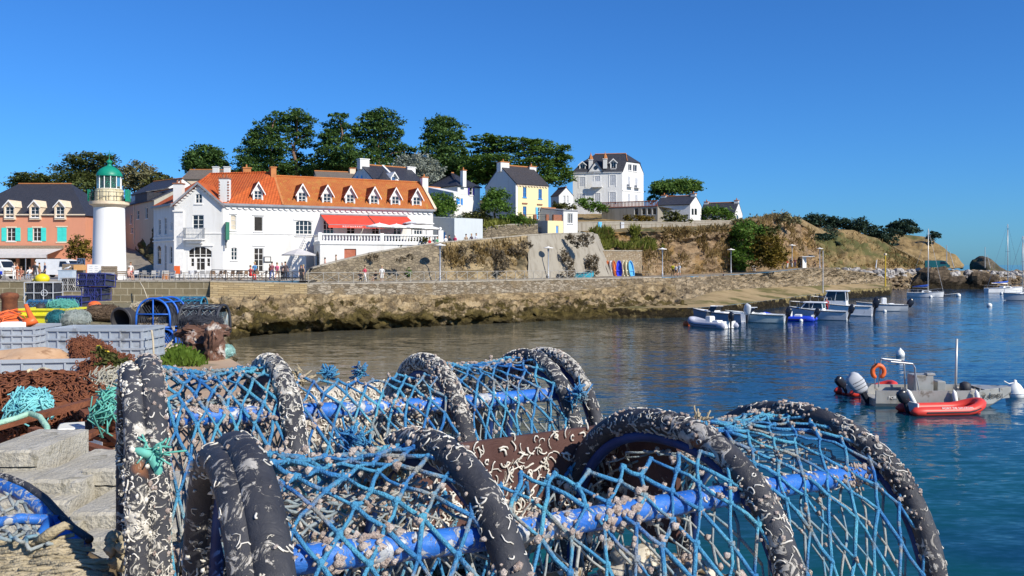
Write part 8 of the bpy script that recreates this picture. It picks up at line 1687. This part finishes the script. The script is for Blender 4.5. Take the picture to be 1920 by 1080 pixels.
for k in range(70): px, py = gr.uniform(205, 245), gr.uniform(1005, 1060); mb.sphere(P(px, py, 1.9+gr.uniform(-.03, .03)), gr.uniform(.006, .016), 6, 4, .5)
mb.build('sponge_growth', M['twine'], tB, smooth=True, kind='stuff')
# ---------------------------------------------------------------- grey pallet boxes
def palox(label, c, w, d, h, rz, rows=4, cols=8):
    t = thing('fish_box', label, 'plastic box', c, None, rz); t['rx'] = [0, 0, 0]; mb = MB(); th = .035; 
    for (cx, cy, dx, dy) in ((0, -d/2+th/2, w, th), (0, d/2-th/2, w, th), (-w/2+th/2, 0, th, d-2*th), (w/2-th/2, 0, th, d-2*th)): mb.box((cx, cy, h/2), (dx, dy, h))
    mb.box((0, 0, .03), (w-.08, d-.08, .05)); bo = mb.build('body', M['palox'], t)
    mb = MB(); 
    for k in range(rows+1):
        z = h*k/rows*.97+.012; e = .03 if k < rows else .045; mb.box((0, -d/2-.012, z), (w+.05, .03, e)); mb.box((w/2+.012, 0, z), (.03, d, e)); mb.box((-w/2-.012, 0, z), (.03, d, e)); mb.box((0, d/2+.012, z), (w+.05, .03, e))
    for k in range(cols+1):
        x = -w/2+w*k/cols; mb.box((x, -d/2-.010, h/2), (.022, .022, h*.96))
    for k in range(max(3, int(cols*d/w))+1):
        y = -d/2+d*k/max(3, int(cols*d/w)); mb.box((w/2+.010, y, h/2), (.022, .022, h*.96))
    mb.build('ribs', M['palox'], bo); return t
palox('long grey blue slatted plastic box behind the rusty chain net', (X(198, 14.0), 14.05, YZ), 1.46, .8, .6, R(-1), 4, 9)
palox('grey slatted plastic box at the left edge holding orange gear', (X(14, 15.7), 15.8, YZ), 1.25, 1.0, .5, R(4), 4, 7)
palox('open grey plastic box with a tan cover inside, nearest of the three boxes', (X(52, 11.2)-.35, 11.5, YZ), 2.2, 1.5, .42, R(10), 3, 9)
mb = MB(); mb.sphere((X(45, 11.3)-.1, 11.4, YZ+.26), (.75, .52, .24), 22, 12, .35); tag(mb.build('cover', pm('tan_canvas', (.44, .27, .15), (.54, .36, .22), 3, .9, .4, 14, stain=(.30, .17, .09), stain_scale=5), None, smooth=True), 'tan canvas cover heaped in the nearest grey box', 'cover')
t = thing('plastic_tub', 'bright yellow green plastic tub full of netting beside the rusty bollard', 'tub', W(80, 613, YZ)+np.array([0, .5, 0])); c = np.array(t['rx'][:]); mb = MB(); w, d, h = .64, .45, .42
mb.rings([[c+np.array([x*w*s, y*d*s, z]) for x, y in ((-1, -1), (1, -1), (1, 1), (-1, 1))] for s, z in ((.86, 0), (.96, h), (1.04, h), (1.04, h+.05), (.9, h+.05), (.8, .06))], True, True); mb.build('body', M['yel'], t); mb = MB(); mb.box(c+np.array([0, -d*1.0, h*.72]), (w*1.94, .05, .04)); mb.build('rib', M['yel'], t)
# ---------------------------------------------------------------- bollards, floats, net heaps
def lathe_thing(name, label, cat, p, prof, mat, n=16, group=None, scale=(1, 1, 1)):
    mb = MB(); mb.lathe(prof, n); mb.v = [(x*scale[0], y*scale[1], z*scale[2]) for x, y, z in mb.v]; o = mb.build(name, mat, None, smooth=False, auto=50); o.location = Vector([float(x) for x in p]); return tag(o, label, cat, group)
lathe_thing('bollard', 'fat rusty iron bollard at the left edge of the near quay', 'bollard', W(18, 604, YZ), [(.23, 0), (.2, .06), (.2, .62), (.235, .68), (.24, .74), (.2, .8), (.05, .83)], M['rust_d'])
lathe_thing('bollard', 'small rusty bollard behind the grey mesh pot', 'bollard', W(125, 545, 4.45)*np.array([1, 1, 1]), [(.15, 0), (.13, .1), (.13, .5), (.19, .58), (.19, .68), (.12, .74)], M['rust_d']); lathe_thing('bollard', 'small rusty bollard behind the dark blue pots', 'bollard', W(174, 541, 4.45), [(.15, 0), (.13, .1), (.13, .6), (.19, .68), (.19, .78), (.12, .84)], M['rust_d'])
def floatball(label, p, r, mat, scale=(1, 1, 1)):
    t = thing('float', label, 'float', p); mb = MB(); mb.sphere(np.array(p), (r*scale[0], r*scale[1], r*scale[2]), 16, 12); mb.build('body', mat, t, smooth=True); mb = MB(); q = np.array(p)+np.array([-r*scale[0]*1.02, 0, -r*.15]); mb.cyl(q+(r*.1, 0, 0), q-np.array([r*.22, 0, 0]), r*.16, n=8); mb.build('eye', mat, t)
floatball('orange round float on the brown net heap', W(177, 588, YZ)+np.array([0, 0, .22]), .225, M['orange'], (1, 1, .86)); floatball('yellow float lying on top of the dark cage pot', P(79, 523, 37.6), .29, pm('yellow_float', (.70, .55, .01), (.76, .60, .02), 2, .4), (1.05, .9, .8)); floatball('green float among the nets on the yellow tub', P(162/1.5+2, 581, 23.4), .16, paint('green_float', (.04, .36, .25)), (1.2, 1, .9)); floatball('dark grey float among the nets on the yellow tub', P(76, 578, 23.6), .13, M['hyp_d'])
def heap(name, label, cat, p, r, mat, n, rad, ln, seed, core=None, flat=.6, kind=None, curl=.5):
    """a heap of loose twine or net over a lumpy core"""
    t = thing(name, label, cat, p); g = np.random.default_rng(seed); p = np.array(p); r = np.array(r); mb = MB(); n = int(n*2.2); mb.sphere(p, r*.93, 18, 10, .5); mb.build('core', core or mat, t, smooth=True); mb = MB()
    for k in range(n):
        d = g.normal(size=3); d[2] = abs(d[2]); d /= np.linalg.norm(d); c = p+d*r*g.uniform(.94, 1.1); tg = np.cross(d, g.normal(size=3)); tg /= np.linalg.norm(tg); L = ln*g.uniform(.5, 1.4); b = np.cross(d, tg)*L*curl*g.normal()
        mb.tube([c-tg*L, c-tg*L*.4+b*.5, c+b*.6+d*L*.18, c+tg*L*.6+b, c+tg*L-b*.5], rad*g.uniform(.4, .75), 4)
    mb.build('strands', mat, t, smooth=True, kind='stuff'); return t
heap('net_heap', 'turquoise and green net heaped on the yellow tub', 'net', W(100, 612, YZ)+np.array([0, .45, .5]), (.36, .3, .14), M['greentwine'], 160, .009, .12, 1, pm('teal_net', (.04, .20, .22), (.10, .32, .32), 4, .9))
heap('net_heap', 'dark teal net spilling over the front of the yellow tub', 'net', W(111, 614, YZ)+np.array([0, -.1, .2]), (.25, .2, .22), pm('dark_teal_net', (.01, .10, .13), (.03, .20, .24), 6, .9), 110, .008, .1, 2); heap('net_heap', 'pale grey monofilament net heap right of the yellow tub', 'net', W(138, 614, YZ)+np.array([0, .1, .18]), (.3, .4, .2), pm('pale_net', (.24, .29, .28), (.40, .45, .43), 5, .9), 220, .007, .16, 3)
heap('net_heap', 'dark brown net and rope heap around the orange float', 'net', W(188, 594, YZ)+np.array([-.1, .2, .05]), (.62, .45, .26), pm('brown_net', (.07, .045, .03), (.16, .11, .07), 5, .9), 220, .012, .16, 4); heap('tarpaulin', 'crumpled orange tarpaulin in the grey box at the left edge', 'tarpaulin', (X(8, 15.9), 15.9, YZ+.48), (.45, .4, .25), M['orange'], 6, .02, .25, 7); slabthing('polystyrene_box', 'white lid lying on the orange tarpaulin', 'lid', (X(28, 15.5), 15.5, YZ+.5), (.40, .3, .1), .3, M['buoy']); mb = MB(); mb.tube([(X(48, 15.6), 15.6, YZ+.9), (X(57, 15.6), 15.6, YZ+.7), (X(66, 15.6), 15.55, YZ+.62), (X(52, 15.6), 15.5, YZ+.56)], [.03, .05, .09, .1], 8); tag(mb.build('orange_strap', M['orange'], None, smooth=True), 'twisted orange strap standing in the left grey box', 'strap')
# ---------------------------------------------------------------- cage pots
def cagebox(label, p, w, d, h, rz, mat, mesh=True, tilt=0, barr=.022, cellw=.09, inner=None, cat='cage pot', name='cage_pot'):
    t = thing(name, label, cat, p, None, rz); t['rx'] = [0, 0, 0]; t.rotation_euler = (tilt, 0, rz); mb = MB(); hw, hd = w/2, d/2; c = [(x, y) for x, y in ((-hw, -hd), (hw, -hd), (hw, hd), (-hw, hd))]
    for k in range(4):
        a, b = c[k], c[(k+1) % 4]; mb.tube([(*a, 0), (*a, h)], barr, 6)
        for z in (0, h*.5, h): mb.tube([(*a, z), (*b, z)], barr, 6)
    for x in (-w/6, w/6): mb.tube([(x, -hd, 0), (x, -hd, h)], barr, 6); mb.tube([(x, -hd, h), (x, hd, h)], barr, 6)
    mb.build('frame', mat, t); mb = MB(); n = int(w/cellw)
    for k in range(n+1):
        x = -hw+w*k/n; x2 = -hw+w*((k+3) % (n+1))/n
        if x2 > x: mb.tube([(x, -hd, 0), (x2, -hd, h)], .006, 3); mb.tube([(x2, -hd, 0), (x, -hd, h)], .006, 3); mb.tube([(x, -hd, h), (x2, hd, h)], .006, 3); mb.tube([(x2, -hd, h), (x, hd, h)], .006, 3)
    nm = mb.build('mesh', inner or M['net_g'], t); mb = MB(); mb.box((0, .02, h*.5), (w*.94, d*.86, h*.9)); mb.build('lining', M['mesh_d'], t)
    mb = MB(); mb.tube([(w*.2+.13*math.cos(a), -hd-.01, h*.5+.13*math.sin(a)) for a in np.linspace(0, 6.28, 13)[:-1]], .016, 5, closed=True); mb.build('entry_ring', mat, t); return t
cagebox('dark box pot with a pale frame, carrying the yellow float', W(82, 568, YZ), 1.18, .8, .86, 0, M['gshut'], barr=.02, inner=M['mesh_d']); cagebox('grey mesh box pot between the dark and the blue pots', W(141, 560, YZ)+np.array([0, 0, .35]), 1.05, .7, .62, 0, M['chairmetal'], inner=M['chairmetal'])
cagebox('blue box pot under the grey mesh one', W(138, 577, YZ), .92, .7, .42, 0, M['navycage'], inner=M['bluecage']); cagebox('dark blue pot standing at the right of the pot stack', W(181, 563, YZ), .9, .8, .55, -.1, M['navycage'], inner=M['navycage']); cagebox('dark blue pot tilted on top of the right hand pots', W(180, 563, YZ)+np.array([0, 0, .62]), 1.35, .8, .55, -.15, M['navycage'], tilt=-.1, inner=M['navycage'])
def roundpot(label, p, w, ln, h, rz, mat, meshm, name='lobster_pot', n=3, cross=True, barr=.02):
    t = thing(name, label, 'lobster pot', p, None, rz); t['rx'] = [0, 0, 0]; arc = lambda y: [(w/2*math.cos(a)*1.0, y, h*(max(0, math.sin(a))**.6)) for a in np.linspace(0, math.pi, 17)]
    for k in range(n):
        y = -ln/2+ln*k/(n-1); mb = MB(); mb.tube(arc(y), barr, 7); mb.tube([(-w/2, y, 0), (w/2, y, 0)], barr, 6)
        if cross and k == 0: mb.tube([(0, y, 0), (0, y, h)], barr*.7, 6); mb.tube([(-w/2*.98, y, h*.45), (w/2*.98, y, h*.45)], barr*.7, 6)
        mb.build('hoop', mat, t, smooth=True)
    mb = MB(); 
    for a in (0, .9, math.pi/2, math.pi-.9, math.pi): mb.tube([(w/2*math.cos(a), -ln/2, h*max(0, math.sin(a))**.6), (w/2*math.cos(a), ln/2, h*max(0, math.sin(a))**.6)], barr*.7, 6)
    mb.build('rod', mat, t); mb = MB(); na, ny = 14, max(6, int(ln/.07))
    pt = lambda i, j: np.array([w/2*math.cos(math.pi*i/na)*.985, -ln/2+ln*j/ny, h*max(0, math.sin(math.pi*i/na))**.6*.985])
    for i in range(na):
        for j in range(ny): a, b = (pt(i, j), pt(i+1, j+1)) if (i+j) % 2 else (pt(i, j+1), pt(i+1, j)); mb.tube([a, b], .007, 3)
    for i in range(-5, 6):
        for sg in (-1, 1): x0 = w/2*i/6; mb.tube([(x0, -ln/2+.02, 0.02), (np.clip(x0+sg*h*.5, -w/2*.8, w/2*.8), -ln/2+.02, h*.75)], .005, 3)
    mb.build('mesh', meshm, t); mb = MB(); mb.rings([[(x*.93, y, z*.93) for x, _, z in arc(0)] for y in (-ln*.46, ln*.2, ln*.48)], False, True); mb.build('lining', M['mesh_d'], t); mb = MB(); mb.box((0, 0, .04), (w*.9, ln*.95, .06)); mb.sphere((0, .05, .14), (w*.36, ln*.36, .12), 10, 6, .5); mb.build('floor', M['board'], t); return t
roundpot('bright blue arched pot standing end on, right of the black bucket', W(300, 650, YZ)+np.array([-.1, .35, .38]), .70, .7, .56, R(-6), M['bluecage'], M['mesh_d']); roundpot('low blue wire pot underneath the bright blue arched one', W(305, 650, YZ)+np.array([0, .35, 0]), .62, .7, .36, R(-6), M['bluecage'], M['bluecage'], cross=False)
roundpot('dark hooped pot with pale mesh lying sideways at the quay corner', W(362, 650, YZ)+np.array([.05, .5, .24]), .60, .80, .55, R(82), M['mesh_d'], M['net_g'], cross=False, barr=.03); roundpot('teal round pot behind the blue arched one', W(335, 628, YZ)+np.array([-.1, .6, .32]), .5, .95, .52, R(88), paint('teal_pipe', (.02, .17, .28)), M['net'], cross=False); roundpot('blue roll shaped pot under the dark cage pot', W(88, 584, YZ)+np.array([0, .3, 0]), .5, 1.5, .38, R(90), paint('steel_blue_pipe', (.03, .14, .30)), M['net'], cross=False)
t = thing('bucket', 'big black tub lying on its side, mouth toward the camera', 'tub', W(230, 622, YZ)+np.array([0, .3, .3])); c = np.array(t['rx'][:]); mb = MB(); ax = np.array([.30, .9, .12]); ax /= np.linalg.norm(ax); e1 = np.cross(ax, (0, 0, 1)); e1 /= np.linalg.norm(e1); e2 = np.cross(e1, ax)
mb.rings([[c+ax*s+(e1*math.cos(a)+e2*math.sin(a))*r for a in np.linspace(0, 6.28, 21)[:-1]] for s, r in ((.45, .22), (-.2, .285), (-.24, .30), (-.25, .265), (.38, .2))], True, True); mb.build('body', M['hyp_d'], t, auto=40); mb = MB(); mb.tube([c-ax*.23+(e1*math.cos(a)+e2*math.sin(a))*.298 for a in np.linspace(0, 6.28, 25)[:-1]], .018, 6, closed=True); mb.build('rim', M['iron'], t, smooth=True)
heap('net_heap', 'pale twine piled on the black tub', 'net', W(243, 622, YZ)+np.array([.05, .5, .5]), (.22, .25, .12), M['rope'], 90, .007, .12, 12, M['hyp_d'])
# rusty concretions at the quay corner
M['rustrock'] = pm('rusty_concretion', (.09, .045, .03), (.18, .095, .065), 5, .9, 1.0, 16, stain=(.46, .42, .38), stain_lo=.56, stain_scale=5)
for lab, px, py, r, dz in (('rusty brown iron concretion, upper slab at the quay corner', 378, 668, (.42, .3, .16), .42), ('rusty concretion with white crust under the upper slab', 372, 672, (.30, .28, .22), .2), ('rusty block standing at the very corner of the quay', 398, 676, (.16, .2, .34), .26)):
    mb = MB(); c = W(px, py, YZ)+np.array([0, .1, dz]); mb.sphere(c, r, 34, 22, .3); mb.v = [tuple(np.array(v)+(np.array(v)-c)*(.3*ridged(v, 5.5)+.12*fbm(v, 20))) for v in mb.v]; tag(mb.build('rusty_lump', M['rustrock'], None, smooth=False), lab, 'rusty lump')
heap('net_heap', 'black net draped over the upper rusty slab', 'net', W(375, 668, YZ)+np.array([-.05, .2, .56]), (.36, .25, .11), M['mesh_d'], 160, .006, .1, 14); heap('net_heap', 'small turquoise net bundle at the quay corner edge', 'net', W(420, 673, YZ)+np.array([0, .1, .1]), (.13, .14, .12), pm('turq_net', (.20, .42, .40), (.34, .54, .50), 8, .9), 80, .006, .07, 15)
for k, (lab, a) in enumerate((('pale rope falling from the blue pots beside the grass', ((322, 612, 16), (330, 628, 15.8), (320, 645, 15.4), (300, 662, 15), (288, 672, 14.6))), ('second pale rope looping beside the blue pots', ((326, 612, 16.1), (326, 635, 15.8), (308, 655, 15.2), (292, 663, 14.8), (284, 683, 14.3))), ('white rope hanging over the corner of the long grey box', ((284, 619, 13.58), (287, 640, 13.57), (288, 665, 13.56), (290, 690, 13.5))), ('pale rope loop above the grass patch', ((300, 668, 14.6), (318, 652, 15), (338, 646, 15.2), (345, 652, 15), (335, 662, 14.8))),
      ('pale rope hung down the quay wall steps', ((262, 528, 79), (272, 545, 78.5), (276, 560, 78), (285, 572, 70))), ('pale mooring rope running from the yellow float to the quay', ((62, 525, 38), (52, 545, 40), (44, 562, 39)))))  : ropething(lab, resample([P(*q) for q in a], 14), .016 if k < 4 else .05, M['rope'])
# grass patch
g = np.random.default_rng(8); V = []; 
for k in range(1500):
    px, py = g.normal(340, 22), 683+g.uniform(-14, 5); 
    if not 292 < px < 390: continue
    p = W(px, py, YZ); p[2] += g.uniform(0, .05); d = np.array([g.normal()*.5, g.normal()*.4, 1]); d *= g.uniform(.05, .2)*(1.3-abs(px-340)/60)/np.linalg.norm(d); w_ = np.array([d[2], 0, -d[0]])*.13+g.normal(size=3)*.003; V += [p-w_, p+w_, p+d+w_*.5, p+d-w_*.5]
V = np.array(V); o = fast_mesh('grass_patch', V, np.arange(len(V)).reshape(-1, 4), foliage('fresh_grass', (.07, .13, .012), (.15, .24, .03), 6, .25), None); o['kind'] = 'stuff'
# ---------------------------------------------------------------- rusty chain net with weed, chain heap, iron frame
def links(mb_, pts, nrm, s, r, g):
    for p, n in zip(pts, nrm):
        a = np.cross(n, g.normal(size=3)); a /= np.linalg.norm(a); b = np.cross(n, a); b = b*.8+n*g.uniform(-.6, .6); mb_.tube([p+a*s*math.cos(t)+b*s*.62*math.sin(t) for t in np.linspace(0, 2*math.pi, 9)[:-1]], r, 4, closed=True)
t = thing('chain_net', 'rusty chain net mounded at the corner of the boxes, weed growing in it', 'chain net', W(205, 740, YZ)); g = np.random.default_rng(31)
pro = [(170, 640, 12.6), (195, 648, 12.4), (225, 665, 12.2), (255, 680, 12.0), (278, 690, 11.6)]; bot = [(140, 662, 11.7), (160, 700, 10.6), (190, 730, 9.9), (230, 728, 10.0), (272, 715, 10.3)]
ra_, rb_ = resample([P(*q) for q in pro], 30), resample([P(*q) for q in bot], 30); mid = (ra_+rb_)/2+np.array([0, -.25, .08])
loft('mound', [ra_, mid, rb_], M['rust_d'], 30, 6, .05, 2, parent=t, res=resample); pts = []; nr = []
for k in range(2900):
    i = g.integers(0, 30); f = g.uniform(0, 1); p = (ra_[i]*(1-2*f)+mid[i]*2*f) if f < .5 else (mid[i]*(2-2*f)+rb_[i]*(2*f-1)); pts.append(p+g.normal(size=3)*.03+np.array([0, -.03, .02])); nr.append(np.array([.1, -.8, .6]))
mb = MB(); links(mb, pts, nr, .028, .0062, g); mb.build('links', M['rust'], t, smooth=True, kind='stuff')
tree('weed', 'straggling olive weed with yellow flowers growing through the rusty chain net', 'weed', 10.6, [(205, 680, 16, 14), (222, 700, 28, 18), (242, 695, 18, 16), (205, 716, 20, 12), (190, 660, 8, 8)], M['scrub'], (220, 735), 0, 900, .05, .8, upb=.1, elong=3, depth=.5, fill=.1)
mb = MB()
for px, py in ((207, 671), (205, 670), (185, 652), (200, 662), (198, 664)): mb.sphere(P(px, py, 10.7), .035, 8, 5, .3)
tag(mb.build('yellow_flowers', pm('yellow_petals', (.6, .45, .02), (.7, .55, .04), 9, .7), None), 'few yellow flowers in the weed on the chain net', 'flowers'); bpy.data.objects['yellow_flowers'].parent = bpy.data.objects['weed']; del bpy.data.objects['yellow_flowers']['category']; bpy.data.objects['yellow_flowers'].location = -Vector(bpy.data.objects['weed']['rx'][:])
t = thing('chain_heap', 'big heap of rust brown chain in front of the nearest grey box', 'chain', W(80, 800, YZ)); pts = []; nr = []; mb = MB(); c = P(70, 775, 8.0); c[2] = YZ+.15; mb.sphere(c, (1.0, .75, .42), 22, 12, .4); mb.build('core', M['rust_d'], t, smooth=True)
for k in range(2300): d = g.normal(size=3); d[2] = abs(d[2])+.1; d[1] -= .3; d /= np.linalg.norm(d); pts.append(c+d*np.array([1.02, .78, .44])*g.uniform(.95, 1.12)); nr.append(d)
mb = MB(); links(mb, pts, nr, .034, .0075, g); mb.build('links', M['rust'], t, smooth=True, kind='stuff')
t = thing('iron_frame', 'rusty welded iron frame of crossed bars lying before the chain heap', 'frame', W(130, 850, YZ)+np.array([0, 0, .1]))
for a, b, w_ in (((-20, 800, 6.3), (216, 737, 7.6), .075), ((158, 768, 7.0), (262, 855, 6.1), .07), ((60, 802, 6.5), (205, 845, 6.0), .065), ((120, 838, 6.1), (212, 788, 6.6), .06), ((165, 775, 6.9), (168, 822, 6.6), .05), ((206, 790, 6.8), (207, 830, 6.5), .05), ((140, 806, 6.7), (232, 832, 6.5), .045)):
    a = P(*a); b = P(*b); d = (b-a); mb = MB(); n = np.cross(d, (0, 0, 1)); n = n/np.linalg.norm(n)*w_; u = np.cross(n, d); u = u/np.linalg.norm(u)*w_; mb.obox(a-n/2-u/2, d, n, u*.6); mb.build('bar', M['rust'], t)
def coil(label, cs, r, mat, seed, jit=.03, n=60, turns=1):
    g = np.random.default_rng(seed); p = resample([P(*c) for c in cs], n); mb = MB()
    for k in range(turns): q = p+np.cumsum(g.normal(size=p.shape)*jit*.25, 0)*.3+g.normal(size=3)*jit; mb.tube(q, r, 7)
    tag(mb.build('rope', mat, None, smooth=True), label, 'rope')
coil('cream rope coil trailing over the chain heap', ((66, 705, 9.2), (82, 697, 9.3), (100, 705, 9.1), (108, 722, 8.8), (128, 716, 8.9), (150, 722, 8.7), (168, 730, 8.5), (188, 742, 8.3)), .02, pm('cream_rope', (.52, .45, .29), (.64, .57, .40), 12, .9, .6, 50), 1, .05, 70, 4)
coil('thick pale green rope lying over the iron frame', ((-10, 795, 6.0), (30, 784, 6.1), (55, 775, 6.2), (75, 782, 6.1), (88, 800, 6.0), (90, 820, 5.9), (84, 845, 5.8)), .02, pm('pale_green_rope', (.25, .47, .36), (.36, .58, .46), 12, .9, .6, 50), 2, .0, 60, 1)
heap('net_heap', 'turquoise rope tangle on top of the chain heap', 'net', P(58, 762, 7.1), (.12, .11, .07), pm('turquoise_twine', (.12, .44, .50), (.22, .58, .60), 8, .9), 110, .012, .11, 17); heap('net_heap', 'dark and pale hose loops with green twine, beside the black hoop', 'net', P(222, 775, 6.6), (.1, .15, .15), M['greentwine'], 70, .01, .13, 18, M['rust_d']); heap('net_heap', 'tangle of pale old rope at the foot of the chain net', 'net', P(228, 738, 8.2), (.28, .3, .16), pm('old_rope', (.28, .27, .22), (.42, .40, .32), 9, .9), 160, .011, .16, 19)
slabthing('polystyrene_box', 'white plastic box half buried under the iron frame', 'box', P(150, 822, 7.1)-np.array([0, 0, .25]), (.32, .3, .36), .4, M['buoy'])
